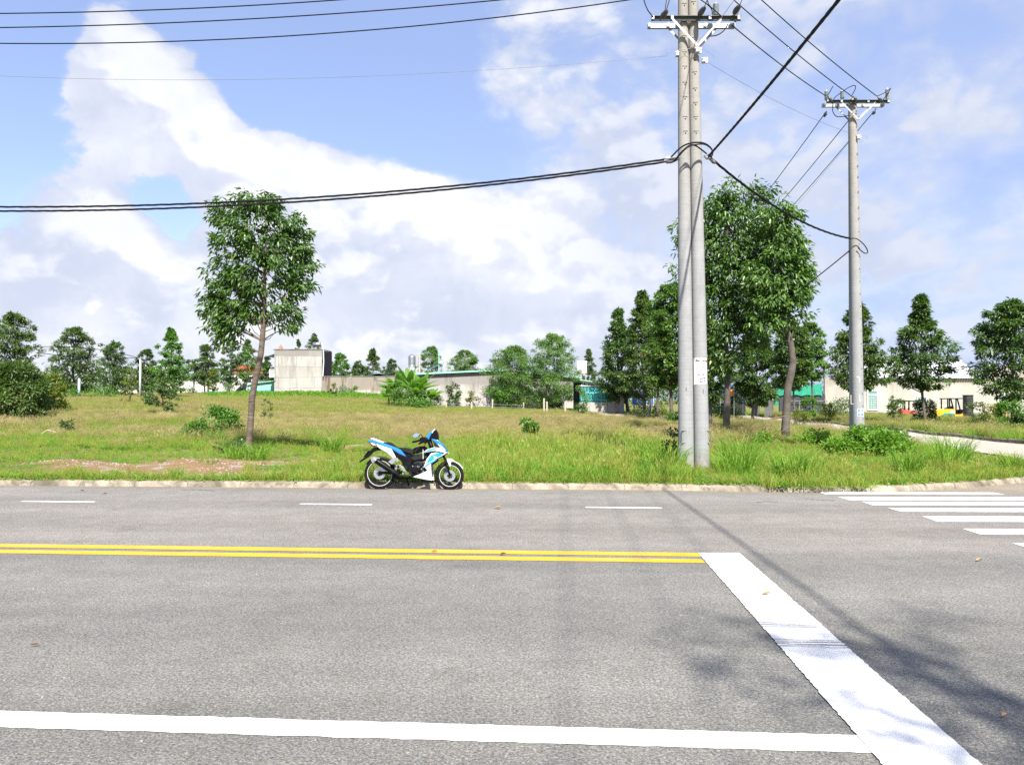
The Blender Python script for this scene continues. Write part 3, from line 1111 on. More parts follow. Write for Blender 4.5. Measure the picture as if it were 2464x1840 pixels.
# ------------------------------------------------------------------ grass and ground cover (geometry-node scatter)
def blade_tuft(name, rng, n, hmin, hmax, rad, wd, m, lean=0.5, seedhead=0.0, curl=0.5):
    v, f, a = [], [], []
    for _ in range(n):
        ang = rng.uniform(0, 2 * np.pi)
        r = rad * rng.uniform(0, 1) ** .6
        bx, by = r * math.cos(ang), r * math.sin(ang)
        hh = rng.uniform(hmin, hmax)
        la = ang + rng.normal(0, .9)
        ln = lean * rng.uniform(.2, 1) * hh
        dx, dy = math.cos(la) * ln, math.sin(la) * ln
        fa = rng.uniform(0, np.pi)
        sx, sy = math.cos(fa) * wd * .5, math.sin(fa) * wd * .5
        b = len(v)
        v += [(bx - sx, by - sy, -0.02), (bx + sx, by + sy, -0.02),
              (bx + dx * .35 - sx * .9, by + dy * .35 - sy * .9, hh * .55), (bx + dx * .35 + sx * .9, by + dy * .35 + sy * .9, hh * .55),
              (bx + dx, by + dy, hh * (1 - curl * .35 * rng.uniform(0, 1)))]
        f += [(b, b + 1, b + 3), (b, b + 3, b + 2), (b + 2, b + 3, b + 4)]
        c = rng.uniform(0, .9) if rng.uniform() > .05 else 0.97
        a += [c] * 5
        if seedhead and rng.uniform() < seedhead:
            tip = np.array(v[-1])
            for q in range(3):
                b = len(v)
                o = rng.normal(0, .022, 3)
                v += [tuple(tip + o), tuple(tip + o + [.012, 0, .03]), tuple(tip + o + [0, .012, .075]), ]
                f += [(b, b + 1, b + 2)]
                a += [0.98] * 3
    me = mesh_np(name, v, f, {'v': a})
    me.materials.append(m)
    return bpy.data.objects.new(name, me)


def weed_tuft(name, rng, n, hmax, rad, L, W, m):
    az = rng.uniform(0, 2 * np.pi, n)
    r = rad * rng.uniform(0, 1, n) ** .6
    pos = np.stack([r * np.cos(az), r * np.sin(az), rng.uniform(.02, 1, n) * hmax * (1.1 - r / rad * .6)], 1)
    outd = unit(pos * np.array([1, 1, 0]) + 1e-4) + np.array([0, 0, .25])
    me = leaves_mesh(name, rng, pos, outd, L, W, .1)
    me.materials.append(m)
    return bpy.data.objects.new(name, me)


def scatter(name, label, cat, pts, scl, rotz, idx, protos):
    """One stuff object whose points carry grass tufts."""
    col = bpy.data.collections.new(name + '_sources')
    for i, o in enumerate(protos):
        o.name = '%s_source_%02d' % (name, i)
        col.objects.link(o)
    me = bpy.data.meshes.new(name)
    me.vertices.add(len(pts))
    me.vertices.foreach_set('co', np.asarray(pts, dtype=np.float32).ravel())
    for an, av, ty in (('scl', scl, 'FLOAT'), ('rz', rotz, 'FLOAT'), ('idx', idx, 'INT')):
        a = me.attributes.new(an, ty, 'POINT')
        a.data.foreach_set('value', np.asarray(av, dtype=np.int32 if ty == 'INT' else np.float32))
    o = bpy.data.objects.new(name, me)
    COL.objects.link(o)
    ng = bpy.data.node_groups.new(name + '_scatter', 'GeometryNodeTree')
    ng.interface.new_socket('Geometry', in_out='INPUT', socket_type='NodeSocketGeometry')
    ng.interface.new_socket('Geometry', in_out='OUTPUT', socket_type='NodeSocketGeometry')
    gi = ng.nodes.new('NodeGroupInput')
    go = ng.nodes.new('NodeGroupOutput')
    ip = ng.nodes.new('GeometryNodeInstanceOnPoints')
    ci = ng.nodes.new('GeometryNodeCollectionInfo')
    ci.inputs['Collection'].default_value = col
    ci.inputs['Separate Children'].default_value = True
    ci.inputs['Reset Children'].default_value = True

    def attr(n, t):
        q = ng.nodes.new('GeometryNodeInputNamedAttribute')
        q.data_type = t
        q.inputs['Name'].default_value = n
        return q.outputs[0]
    cx = ng.nodes.new('ShaderNodeCombineXYZ')
    ng.links.new(attr('rz', 'FLOAT'), cx.inputs[2])
    ng.links.new(gi.outputs[0], ip.inputs['Points'])
    ng.links.new(ci.outputs[0], ip.inputs['Instance'])
    ip.inputs['Pick Instance'].default_value = True
    ng.links.new(attr('idx', 'INT'), ip.inputs['Instance Index'])
    ng.links.new(cx.outputs[0], ip.inputs['Rotation'])
    ng.links.new(attr('scl', 'FLOAT'), ip.inputs['Scale'])
    ng.links.new(ip.outputs[0], go.inputs[0])
    md = o.modifiers.new('scatter', 'NODES')
    md.node_group = ng
    tag(o, label, cat, kind='stuff')
    return o


_nz = np.random.default_rng(5)
_ph = _nz.uniform(0, 6.28, (14, 2))
_fr = _nz.uniform(0.25, 1.6, (14, 2)) * _nz.choice([-1, 1], (14, 2))


def vnoise(x, y, s=1.0):
    t = 0
    for i in range(14):
        t = t + np.sin(x * s * _fr[i, 0] + y * s * _fr[i, 1] + _ph[i, 0])
    return t / 5.3      # roughly -1..1


def bare(x, y):
    d = np.full_like(x, 9.0)
    for (bx, by, rx, ry) in BARE:
        d = np.minimum(d, np.hypot((x - bx) / rx, (y - by) / ry))
    return d


def spread_pts(rng, n, y0, y1, edge=0.72, power=1.0):
    y = y0 + (y1 - y0) * rng.uniform(0, 1, n) ** power
    x = rng.uniform(-1, 1, n) * (edge * y + 1.5)
    return x, y


def off_street(x, y, m=0.0):
    on = (x > street_near(y) - m) & (x < street_far(y) + .1 + m) & (y > 16)
    fc = (x > 6) & (x < 14) & (y > 48.5) & (y < 58.5)
    return ~(on | fc)


rg = np.random.default_rng(21)
near_protos = [blade_tuft('g', rg, 46, .12, .30, .17, .009, M_GRASS, .6),
               blade_tuft('g', rg, 46, .16, .36, .16, .010, M_GRASS, .7),
               blade_tuft('g', rg, 40, .08, .20, .20, .009, M_GRASS, .9),
               weed_tuft('g', rg, 40, .16, .20, .065, .036, M_WEED),
               weed_tuft('g', rg, 34, .24, .16, .085, .04, M_WEED),
               blade_tuft('g', rg, 40, .22, .46, .14, .008, M_GRASS_Y, .45, .1)]
x, y = spread_pts(rg, 15000, 13.7, 26, .74, 0.9)
ky = kerb_y(x)
zn = vnoise(x, y, 1.0)
zn2 = vnoise(x + 40, y * 1.6, 2.3)
keep = (y > ky + .30) & off_street(x, y, .1) & (bare(x, y) + 0.30 * zn2 + rg.normal(0, .12, len(x)) > 1.0)
keep &= rg.uniform(0, 1, len(x)) < np.where(x < 0, .85, 1.0)
x, y, zn, zn2 = x[keep], y[keep], zn[keep], zn2[keep]
# tall lush grass right of the motorbike, low creeping cover on the left
tall = np.clip((x + 2.6) / 2.0, 0, 1) * np.clip((5.3 - x) / 1.5, 0, 1)
tall = np.maximum(tall, np.clip((x + 6.2) / .6, 0, 1) * np.clip((19 - y) / 3, 0, 1) * .35)
front = np.clip(1 - np.abs(x - 3.9) / .9, 0, 1) * (y < 16.2)
tall = tall * (1 - .9 * front)
s = (0.42 + 0.62 * tall + .12 * zn - .12 * front) * rg.uniform(.7, 1.25, len(x))
p_w = np.clip(.30 - .25 * tall + .25 * zn2, .03, .8)
idx = np.where(rg.uniform(0, 1, len(x)) < p_w, rg.integers(3, 5, len(x)), np.where(tall > .4, rg.choice([0, 1, 1, 5], len(x)), rg.choice([0, 2, 2, 5], len(x))))
scatter('verge_grass', 'lush green grass and creeping weeds growing along the kerb', 'grass',
        np.stack([x, y, zg(x, y)], 1), np.clip(s, .25, 1.7), rg.uniform(0, 6.28, len(x)), idx, near_protos)
# overhang onto the kerb
x = rg.uniform(-11, 11.5, 1500)
sel = (np.abs(x - 5.6) < 1.3) | (np.abs(x - 9.9) < 1.3) | (rg.uniform(0, 1, 1500) < .62)
x = x[sel]
y = kerb_y(x) + rg.uniform(.20, .34, len(x)) - np.where((np.abs(x - 5.3) < .9), rg.uniform(0, .30, len(x)), 0)
sel = bare(x, y) > 1.0
x, y = x[sel], y[sel]
edge_protos = [blade_tuft('g', rg, 24, .06, .18, .13, .008, M_GRASS, 1.1), weed_tuft('g', rg, 26, .08, .15, .05, .03, M_WEED), blade_tuft('g', rg, 24, .10, .24, .12, .008, M_GRASS_Y, .8)]
scatter('kerbside_grass', 'short grass and weeds hanging over the kerb top', 'grass', np.stack([x, y, np.full(len(x), .10)], 1),
        rg.uniform(.6, 1.2, len(x)), rg.uniform(0, 6.28, len(x)), rg.integers(0, 3, len(x)), edge_protos)

# middle field: yellow-green and dry, seeding grass
mid_protos = [blade_tuft('g', rg, 60, .22, .50, .36, .011, M_GRASS_Y, .5, .1),
              blade_tuft('g', rg, 60, .30, .62, .36, .008, M_GRASS_D, .4, .6),
              blade_tuft('g', rg, 60, .16, .40, .36, .013, M_GRASS, .6),
              weed_tuft('g', rg, 56, .28, .34, .10, .05, M_WEED),
              blade_tuft('g', rg, 60, .36, .70, .40, .007, M_GRASS_D, .4, .9)]
x, y = spread_pts(rg, 24000, 21.5, 52, .74, 1.0)
keep = off_street(x, y, .15) & (bare(x, y) > .9)
x, y = x[keep], y[keep]
zn = vnoise(x, y, .45)
zn2 = vnoise(x * .5 + 11, y * 1.5, .8)
u = x / y
dry = np.clip((y - 22) / 9 + .45 * zn2 + .5 * np.clip(u + .25, 0, .3) / .3, 0, 1) * np.clip(1.15 - np.clip((-.30 - u) / .25, 0, 1) * .55, 0, 1)
dry = np.where(u > .27, dry * .35, dry)
rr = rg.uniform(0, 1, len(x))
idx = np.where(rr < dry * .55, rg.choice([1, 1, 4], len(x)), np.where(rr < .30 + dry * .6, 0, np.where(rg.uniform(0, 1, len(x)) < .72, 2, 3)))
idx = np.where((vnoise(x * 1.3, y * .8, .5) > .45) & (rg.uniform(0, 1, len(x)) < .7), rg.choice([2, 3, 0], len(x)), idx)
s = (.62 + .25 * zn) * rg.uniform(.75, 1.25, len(x)) * np.interp(y, [21, 26, 40, 52], [.6, .85, .8, .5])
scatter('field_grass', 'tall yellowish and dry seeding grass covering the open field', 'grass',
        np.stack([x, y, zg(x, y)], 1), np.clip(s, .3, 1.4), rg.uniform(0, 6.28, len(x)), idx, mid_protos)

far_protos = [blade_tuft('g', rg, 130, .3, .62, 1.2, .028, M_GRASS_Y, .5, .0),
              blade_tuft('g', rg, 110, .35, .70, .9, .022, M_GRASS_D, .4, .2),
              blade_tuft('g', rg, 100, .25, .55, .9, .030, M_GRASS, .6),
              weed_tuft('g', rg, 110, .45, .85, .20, .12, M_WEED)]
x, y = spread_pts(rg, 26000, 50, 122, .72, 1.0)
keep = off_street(x, y, .3) & ~((x > 2) & (y > 72)) & ~((y > 76) & (x > -8)) & (x < street_near(y) - .3)
x, y = x[keep], y[keep]
zn = vnoise(x, y, .2)
u = x / y
ledge = (y > 90) & (u < -.12) & (u > -.40)
idx = np.where(ledge, rg.choice([3, 3, 2], len(x)), rg.choice([0, 0, 1, 2], len(x)))
idx = np.where(~ledge & (zn > .5), rg.choice([1, 1, 0], len(x)), idx)
scatter('far_field_grass', 'yellow-green grass on the far half of the field before the walls', 'grass',
        np.stack([x, y, zg(x, y)], 1), rg.uniform(.7, 1.15, len(x)) * np.where(ledge, 1.05, np.interp(x, [-18, -6], [.7, .38])), rg.uniform(0, 6.28, len(x)), idx, far_protos)
# rough growth along the far side of the side street
x = rg.uniform(0, 1, 6500)
y = 19 + 56 * rg.uniform(0, 1, 6500) ** 1.1
x = street_far(y) + .3 + x ** 1.5 * 14
rough_protos = [blade_tuft('g', rg, 60, .25, .60, .36, .012, M_GRASS, .5), blade_tuft('g', rg, 60, .3, .7, .36, .010, M_GRASS_Y, .5, .3),
                blade_tuft('g', rg, 60, .3, .75, .36, .009, M_GRASS_D, .4, .7), weed_tuft('g', rg, 60, .5, .34, .12, .06, M_LEAF_B)]
scatter('roadside_grass', 'knee high rough grass beyond the pale side street', 'grass', np.stack([x, y, zg(x, y)], 1),
        rg.uniform(.8, 1.3, len(x)) * np.interp(y, [19, 32, 42, 60], [.85, .6, .45, .4]), rg.uniform(0, 6.28, len(x)), rg.choice([0, 0, 0, 1, 1, 2, 3, 3], len(x)), rough_protos)

# gravel lying on the bare earth
def pebbles(n):
    v, f = [], []
    k = 0
    while k < n:
        bx, by, rx, ry = R.choice(BARE[:5])
        a, r = R.uniform(0, 6.28), math.sqrt(R.random()) * 1.05
        x_, y_ = bx + rx * r * math.cos(a), by + ry * r * math.sin(a)
        if float(vnoise(np.array([x_ * 2.2]), np.array([y_ * 3.0]), 1.4)[0]) < .15 and R.random() < .8:
            k += .2
            continue
        s_ = R.uniform(.008, .026)
        z_ = float(zg(x_, y_))
        b = len(v)
        for (dx, dy, dz) in ((1, 0, 0), (0, 1, 0), (-1, 0, 0), (0, -1, 0), (0, 0, .9)):
            v.append((x_ + (dx + R.uniform(-.3, .3)) * s_, y_ + (dy + R.uniform(-.3, .3)) * s_, z_ + dz * s_))
        f += [(b, b + 1, b + 4), (b + 1, b + 2, b + 4), (b + 2, b + 3, b + 4), (b + 3, b, b + 4)]
        k += 1
    return mesh_np('gravel', v, f)


grav = link('gravel', pebbles(600), plain('pale_gravel', (0.28, 0.25, 0.22), .85, var=.3, vs=20))
tag(grav, 'pale gravel scattered over the bare red earth', 'gravel', kind='stuff')

# tall grass clumps and weeds that stand out
CL = blade_tuft('grass_blades', rg, 240, .5, 1.05, .36, .014, M_GRASS, .75, 0, .9).data
CL2 = blade_tuft('grass_blades', rg, 200, .30, .70, .30, .013, M_GRASS, 1.0, 0, 1.0).data


def clump(px, D, me_, s_, label, m=None):
    root = empty('grass_clump', G(px, D))
    tag(root, label, 'grass clump', 'tall grass clumps on the verge')
    o_ = link('blades', me_, None, root)
    o_.scale = (s_, s_, s_)
    o_.rotation_euler.z = R.uniform(0, 6)
    return root


for a in ((1780, 15.6, CL, 1.05, 'tallest upright grass clump just right of the two concrete poles'),
          (1765, 15.0, CL2, 1.0, 'grass clump at the foot of the tallest clump beside the poles'),
          (1900, 14.35, CL2, 1.15, 'arching grass clump spilling over the kerb left of the crosswalk'),
          (1935, 14.9, CL2, 1.0, 'arching grass clump just behind the one spilling over the kerb'),
          (2290, 17.0, CL, .95, 'tall seeding clump standing before the pale side street'),
          (2270, 16.3, CL2, 1.05, 'low arching clump in front of the tall one by the side street'),
          (2185, 15.9, CL2, 1.0, 'dark arching clump below the leafy vine patch'),
          (2440, 15.9, CL2, .8, 'small yellowish clump at the bend of the kerb'),
          (1605, 15.2, CL2, 1.05, 'grass clump pressed against the left concrete pole'),
          (1545, 16.4, CL, .8, 'dark tall clump a step left of the twin poles'),
          (620, 18.6, CL2, .85, 'long arching blades right of the lone tree trunk'),
          (570, 18.7, CL2, .75, 'light arching blades left of the lone tree trunk'),
          (800, 21.0, CL2, 1.0, 'dark green clump behind the tail of the motorbike'),
          (520, 24.0, CL2, .9, 'clump below the round green bush near the lone tree'),
          (425, 14.95, CL2, .42, 'small upright tuft at the edge of the bare earth')):
    clump(*a)

# ------------------------------------------------------------------ motorbike
M_BLUE = plain('blue_bike_paint', (0.004, 0.155, 0.44), 0.22, var=.05, coat=.5)
M_BLUE2 = plain('light_blue_decal', (0.005, 0.24, 0.56), 0.25, var=.05, coat=.4)
M_BWHITE = plain('white_bike_paint', (0.56, 0.57, 0.58), 0.25, var=.05, coat=.4, vs=9, dirt=(.45, .40, .33), dirt_amt=.25)
M_BBLACK = plain('black_bike_plastic', (0.005, 0.005, 0.006), 0.35, var=.2, vs=14, spec=.10, dirt=(.05, .045, .04), dirt_amt=.3)
M_BGREY = plain('grey_bike_plastic', (0.016, 0.017, 0.019), 0.45, var=.25, vs=30, spec=.15)
M_TYRE = plain('tyre_rubber', (0.008, 0.007, 0.007), 0.8, var=.25, vs=30, bump=.002, spec=.1, dirt=(.06, .05, .045), dirt_amt=.4)
M_STEEL = plain('brushed_steel', (0.40, 0.40, 0.40), 0.32, 0.8, var=.1, vs=20)
M_SEAT = plain('seat_vinyl', (0.010, 0.010, 0.011), 0.5, var=.15, bump=.001, bs=160, spec=.2)
M_RIM = plain('grey_rim_metal', (0.10, 0.10, 0.105), 0.4, 0.5, var=.1)
M_RED = plain('red_lens', (0.50, 0.03, 0.02), 0.2)
M_LENS = plain('clear_lens', (0.62, 0.64, 0.66), 0.1)
M_MIRROR = plain('mirror_glass', (0.55, 0.66, 0.85), 0.05, 0.9, var=.02)

BS = 0.000998
Q0 = gp(913.9, 1176.5)
bike = empty('motorbike', (Q0.x, Q0.y, 0), -0.045)
tag(bike, 'blue and white underbone motorbike parked on the road against the kerb', 'motorbike')
LEAN = Matrix.Rotation(-math.radians(5.5), 4, 'X')


def zp(u, v):
    return ((u - 545) * BS, (1303 - v) * BS)


def zpoly(*uv):
    return [zp(uv[i], uv[i + 1]) for i in range(0, len(uv), 2)]


def bpart(name, mb, m, parent=None, bevel=0.004, smooth=False, seg=2):
    mb.v = [tuple(LEAN @ Vector(q)) for q in mb.v]
    return mb.build(name, m, parent or bike, bevel=bevel, seg=seg, smooth=smooth)


def side_pair(name, poly, w, t, m, bevel=.004):
    for sg in (-1, 1):
        bpart(name, MB().prism(poly, sg * w, sg * (w - t)), m, bevel=bevel)


def bt(u, v, y):
    x, z = zp(u, v)
    return (x, y, z)


def wheel(name, uc, vc, Rw, tw, disc_r, side):
    cx_, cz_ = zp(uc, vc)
    c = (cx_, 0, cz_)
    w_ = empty(name, (0, 0, 0))
    w_.parent = bike
    h_ = tw / 2
    prof_ = [(Rw - .055, -h_ * .62), (Rw - .045, -h_ * .9), (Rw - .022, -h_), (Rw - .008, -h_ * .72), (Rw, -h_ * .3), (Rw, h_ * .3), (Rw - .008, h_ * .72), (Rw - .022, h_), (Rw - .045, h_ * .9), (Rw - .055, h_ * .62)]
    bpart('tyre', MB().lathe(prof_ + [prof_[0]], 44, 'y', c), M_TYRE, w_, 0, True)
    rp = [(Rw - .064, -h_ * .66), (Rw - .054, -h_ * .70), (Rw - .056, -h_ * .5), (Rw - .060, -h_ * .3), (Rw - .060, h_ * .3), (Rw - .056, h_ * .5), (Rw - .054, h_ * .70), (Rw - .064, h_ * .66), (Rw - .068, h_ * .3), (Rw - .068, -h_ * .3), (Rw - .064, -h_ * .66)]
    bpart('rim', MB().lathe(rp, 44, 'y', c), M_RIM, w_, 0, True)
    bpart('rim_tape', MB().lathe([(Rw - .0635, -h_ * .72), (Rw - .0565, -h_ * .74)], 44, 'y', c).lathe([(Rw - .0635, h_ * .72), (Rw - .0565, h_ * .74)], 44, 'y', c), M_BWHITE, w_, 0)['kind'] = 'stuff'
    sp_ = MB()
    for k in range(18):
        a = 2 * math.pi * k / 18
        a2 = a + (.25 if k % 2 else -.25)
        s_ = (1 if k % 4 < 2 else -1)
        sp_.tube([(cx_ + .03 * math.cos(a2), s_ * h_ * .5, cz_ + .03 * math.sin(a2)), (cx_ + (Rw - .075) * math.cos(a), 0, cz_ + (Rw - .075) * math.sin(a))], .0028, 4, caps=False)
    bpart('spokes', sp_, M_BBLACK, w_, 0)
    bpart('hub', MB().lathe([(.012, -.055), (.034, -.05), (.034, .05), (.012, .055)], 18, 'y', c), M_BGREY, w_, 0, True)
    # perforated brake disc
    d = MB()
    y_ = side * .052
    d.lathe([(disc_r * .50, y_), (disc_r, y_), (disc_r, y_ + side * .004), (disc_r * .50, y_ + side * .004), (disc_r * .50, y_)], 36, 'y', c)
    for k in range(5):
        a = 2 * math.pi * k / 5
        d.tube([(cx_ + .03 * math.cos(a), y_, cz_ + .03 * math.sin(a)), (cx_ + disc_r * .55 * math.cos(a), y_, cz_ + disc_r * .55 * math.sin(a))], .006, 5)
    dd = bpart('brake_disc', d, M_STEEL, w_, 0)
    return cx_, cz_


wheel('rear_wheel', 545, 1018, .284, .088, .108, -1)
fx, fz = wheel('front_wheel', 1812, 1058, .247, .072, .102, -1)

# frame, swingarm, engine
mb = MB()
mb.tube([bt(545, 1010, -.07), bt(760, 1010, -.08), bt(960, 1000, -.08)], [.022, .026, .028], 8)
mb.tube([bt(545, 1010, .07), bt(760, 1010, .08), bt(960, 1000, .08)], [.022, .026, .028], 8)
bpart('swingarm', mb, M_BBLACK, bevel=0, smooth=True)
mb = MB()
mb.prism(zpoly(1120, 830, 1230, 800, 1390, 820, 1400, 960, 1330, 1010, 1170, 1060, 1090, 1040, 1060, 960, 1100, 880), -.085, .09)
bpart('engine', mb, M_BGREY, bevel=.012)
mb = MB()
mb.lathe([(.0, -.135), (.046, -.135), (.052, -.125), (.054, -.08)], 24, 'y', (zp(1185, 960)[0], 0, zp(1185, 960)[1]))
bpart('clutch_cover', mb, M_BBLACK, bevel=0)
mb = MB()
for k in range(6):
    a, b = zp(1290 + k * 14, 830 + k * 5), None
    mb.box(a[0], a[0] + .006, -.085, .08, a[1] - .075, a[1] + .01)
bpart('cylinder_fins', mb, M_STEEL, bevel=.001)
mb = MB()
for (u_, v_, r_, y_) in ((1250, 900, .022, -.10), (1310, 940, .016, -.10), (1340, 985, .014, -.098), (1240, 1010, .018, -.10), (1150, 890, .014, -.10), (860, 880, .020, -.10), (850, 930, .026, -.10), (980, 1015, .022, -.10), (1350, 905, .018, -.11)):
    c_ = zp(u_, v_)
    mb.lathe([(.001, y_), (r_ * .8, y_), (r_, y_ + .008), (r_, y_ + .05)], 12, 'y', (c_[0], 0, c_[1]))
bpart('engine_fittings', mb, M_STEEL, bevel=0)['kind'] = 'stuff'
mb = MB()
for (u_, v_) in ((790, 880), (830, 905), (880, 960), (900, 900), (1170, 860), (1280, 985), (1220, 850)):
    c_ = zp(u_, v_)
    mb.box(c_[0] - .02, c_[0] + .022, -.095, .05, c_[1] - .018, c_[1] + .02)
bpart('engine_blocks', mb, M_BBLACK, bevel=.004)['kind'] = 'stuff'
for sg in (-1, 1):
    bpart('rear_damper', MB().tube([bt(960, 880, sg * .06), bt(1000, 760, sg * .05)], .016, 8), M_BBLACK, bevel=0)
mb = MB().prism(zpoly(236, 730, 262, 706, 330, 612, 340, 622, 262, 720), -.07, .07)
bpart('number_plate_bracket', mb, M_BGREY, bevel=.001)
mb = MB()
mb.tube([bt(1330, 860, -.09), bt(1300, 880, -.11), bt(1260, 960, -.115), bt(1200, 1050, -.12), bt(1050, 1085, -.125), bt(900, 1070, -.13)], .019, 8)
bpart('exhaust_pipe', mb, M_BBLACK, bevel=0, smooth=True)
ex = MB()
a, b = Vector(bt(960, 1090, -.135)), Vector(bt(470, 775, -.150))
ex.tube([a, a.lerp(b, .1), a.lerp(b, .3), a.lerp(b, .8), a.lerp(b, .98), b], [.022, .030, .046, .052, .050, .044], 14)
muffler = bpart('muffler', ex, M_BBLACK, bevel=0, smooth=True)
mb = MB()
dr = (b - a).normalized()
mb.tube([b - dr * .035, b + dr * .006, b + dr * .045], [.055, .056, .044], 14)
bpart('muffler_tip', mb, M_STEEL, bevel=0)
mb = MB()
mb.prism(zpoly(415, 735, 560, 735, 580, 760, 500, 765, 455, 850, 415, 790), -.20, -.196)
bpart('heat_guard', mb, M_STEEL, bevel=.001)
# hangers and foot plates
mb = MB()
mb.prism(zpoly(715, 815, 775, 765, 865, 752, 905, 800, 860, 815, 850, 780, 830, 820, 790, 862, 760, 850), -.14, -.128)
bpart('peg_hanger', mb, M_STEEL, bevel=.002)
mb = MB()
mb.prism(zpoly(905, 865, 935, 870, 1005, 925, 1040, 985, 985, 985, 975, 950, 915, 905), -.13, -.118)
bpart('foot_plate', mb, M_STEEL, bevel=.002)
mb = MB()
mb.prism(zpoly(800, 1060, 950, 1085, 1140, 1090, 1140, 1115, 960, 1125, 800, 1130), -.10, .10)
bpart('underframe', mb, M_BBLACK, bevel=.004)
mb = MB()
mb.tube([bt(1010, 1090, .06), bt(1030, 1180, .12), bt(1046, 1290, .205)], [.014, .012, .010], 8)
mb.box(zp(1030, 0)[0], zp(1070, 0)[0], .18, .23, .006, .014)
bpart('side_stand', mb, M_BBLACK, bevel=0)
# central body
mb = MB()
mb.prism(zpoly(600, 500, 880, 590, 1130, 690, 1410, 650, 1480, 665, 1400, 790, 1180, 820, 1140, 800, 1030, 730, 760, 600), -.075, .075)
bpart('body', mb, M_BBLACK, bevel=.012)
side_pair('side_cover', zpoly(762, 585, 900, 665, 1030, 725, 1145, 800, 1110, 880, 1070, 1000, 1010, 950, 940, 800, 870, 745), .115, .03, M_BBLACK)
side_pair('air_box_cover', zpoly(1120, 730, 1180, 700, 1410, 665, 1400, 745, 1180, 785, 1130, 770), .10, .03, M_BGREY)
side_pair('lower_tail_panel', zpoly(478, 492, 760, 580, 800, 650, 852, 745, 790, 747, 690, 650, 600, 600, 545, 575, 515, 545), .118, .02, M_BWHITE)
side_pair('blue_tail_panel', zpoly(318, 436, 380, 424, 620, 480, 850, 560, 935, 605, 975, 650, 1032, 722, 900, 665, 760, 578, 480, 488, 342, 452), .108, .03, M_BLUE)
side_pair('tail_stripe', zpoly(480, 470, 640, 500, 800, 560, 900, 615, 940, 640, 800, 575, 620, 520), .1105, .004, M_BLUE2, .0005)
mb = MB()
mb.prism(zpoly(370, 402, 392, 386, 430, 392, 620, 462, 600, 484, 500, 452), -.085, .085)
bpart('grab_rail', mb, M_BWHITE, bevel=.006)
mb = MB()
mb.prism(zpoly(322, 446, 352, 452, 400, 500, 440, 520, 432, 548, 400, 532, 360, 490), -.06, .06)
bpart('tail_light', mb, M_RED, bevel=.004)
side_pair('rear_indicator', zpoly(352, 455, 455, 482, 470, 520, 430, 524, 395, 496), .095, .04, M_LENS)
mb = MB()
mb.prism(zpoly(520, 548, 435, 550, 380, 590, 310, 660, 298, 706, 150, 822, 172, 824, 330, 726, 405, 645, 470, 612, 545, 608), -.045, .045)
bpart('rear_fender', mb, M_BBLACK, bevel=.004)
mb = MB()
prv = []
for k in range(13):
    a = math.radians(52 + k * 8)
    prv.append((math.cos(a), math.sin(a)))
hx, hz = zp(545, 1018)
poly = [(hx + .305 * c_, hz + .305 * s_) for c_, s_ in prv] + [(hx + .293 * c_, hz + .293 * s_) for c_, s_ in prv[::-1]]
mb.prism(poly, -.05, .05)
bpart('wheel_hugger', mb, M_BGREY, bevel=.001)
# seat
mb = MB()
mb.prism(zpoly(612, 474, 700, 458, 745, 470, 790, 510, 860, 556, 1000, 560, 1090, 570, 1140, 606, 1168, 664, 1130, 682, 950, 622, 880, 580, 760, 530, 640, 495), -.10, .10)
bpart('seat', mb, M_SEAT, bevel=.018, seg=3)
mb = MB()
mb.prism(zpoly(1140, 572, 1250, 536, 1350, 527, 1388, 560, 1372, 602, 1200, 668, 1158, 650), -.07, .07)
bpart('front_cushion', mb, M_SEAT, bevel=.016, seg=3)
mb = MB()
mb.tube([bt(1330, 595, -.09), bt(1336, 760, -.10)], .007, 6)
bpart('cushion_post', mb, M_BWHITE, bevel=0)
# front fairing
side_pair('leg_shield', zpoly(1350, 645, 1400, 598, 1530, 556, 1640, 562, 1770, 648, 1690, 702, 1560, 772, 1482, 850, 1495, 1000, 1508, 1142, 1400, 1128, 1165, 1080, 1290, 1030, 1425, 968, 1362, 892, 1402, 768, 1482, 664), .150, .03, M_BWHITE, .005)
side_pair('upper_blue_decal', zpoly(1380, 628, 1430, 600, 1560, 562, 1605, 572, 1500, 612, 1360, 645), .1525, .004, M_BLUE2, .0005)
side_pair('black_stripe', zpoly(1350, 655, 1480, 625, 1560, 615, 1740, 655, 1700, 668, 1580, 640, 1480, 660), .1525, .004, M_BBLACK, .0005)
side_pair('side_blue_decal', zpoly(1490, 694, 1640, 648, 1712, 672, 1660, 705, 1560, 760, 1400, 852, 1440, 762), .1525, .004, M_BLUE2, .0005)
side_pair('lower_blue_stripe', zpoly(1382, 912, 1374, 880, 1470, 820, 1600, 770, 1560, 800, 1470, 850), .1525, .004, M_BLUE2, .0005)
side_pair('wing_emblem', zpoly(1508, 700, 1545, 712, 1590, 722, 1565, 750, 1530, 745, 1548, 728), .1550, .003, M_BWHITE, .0005)
side_pair('round_sticker', [(zp(1440, 932)[0] + .018 * math.cos(i * .7), zp(1440, 932)[1] + .018 * math.sin(i * .7)) for i in range(9)], .1525, .003, plain('pale_red_sticker', (.62, .34, .30), .5), .0003)
for tri in ((1390, 998, 1412, 1000, 1420, 1022), (1400, 1020, 1430, 1030, 1440, 1056), (1425, 1062, 1450, 1066, 1455, 1088), (1300, 1050, 1325, 1052, 1312, 1072)):
    side_pair('vent_slot', zpoly(*tri), .1525, .003, M_BBLACK, .0002)
mb = MB()
mb.prism(zpoly(1470, 398, 1590, 420, 1690, 510, 1770, 632, 1700, 604, 1640, 560, 1560, 480), -.095, .095)
bpart('headlight_cowl', mb, M_BLUE, bevel=.012, seg=2)
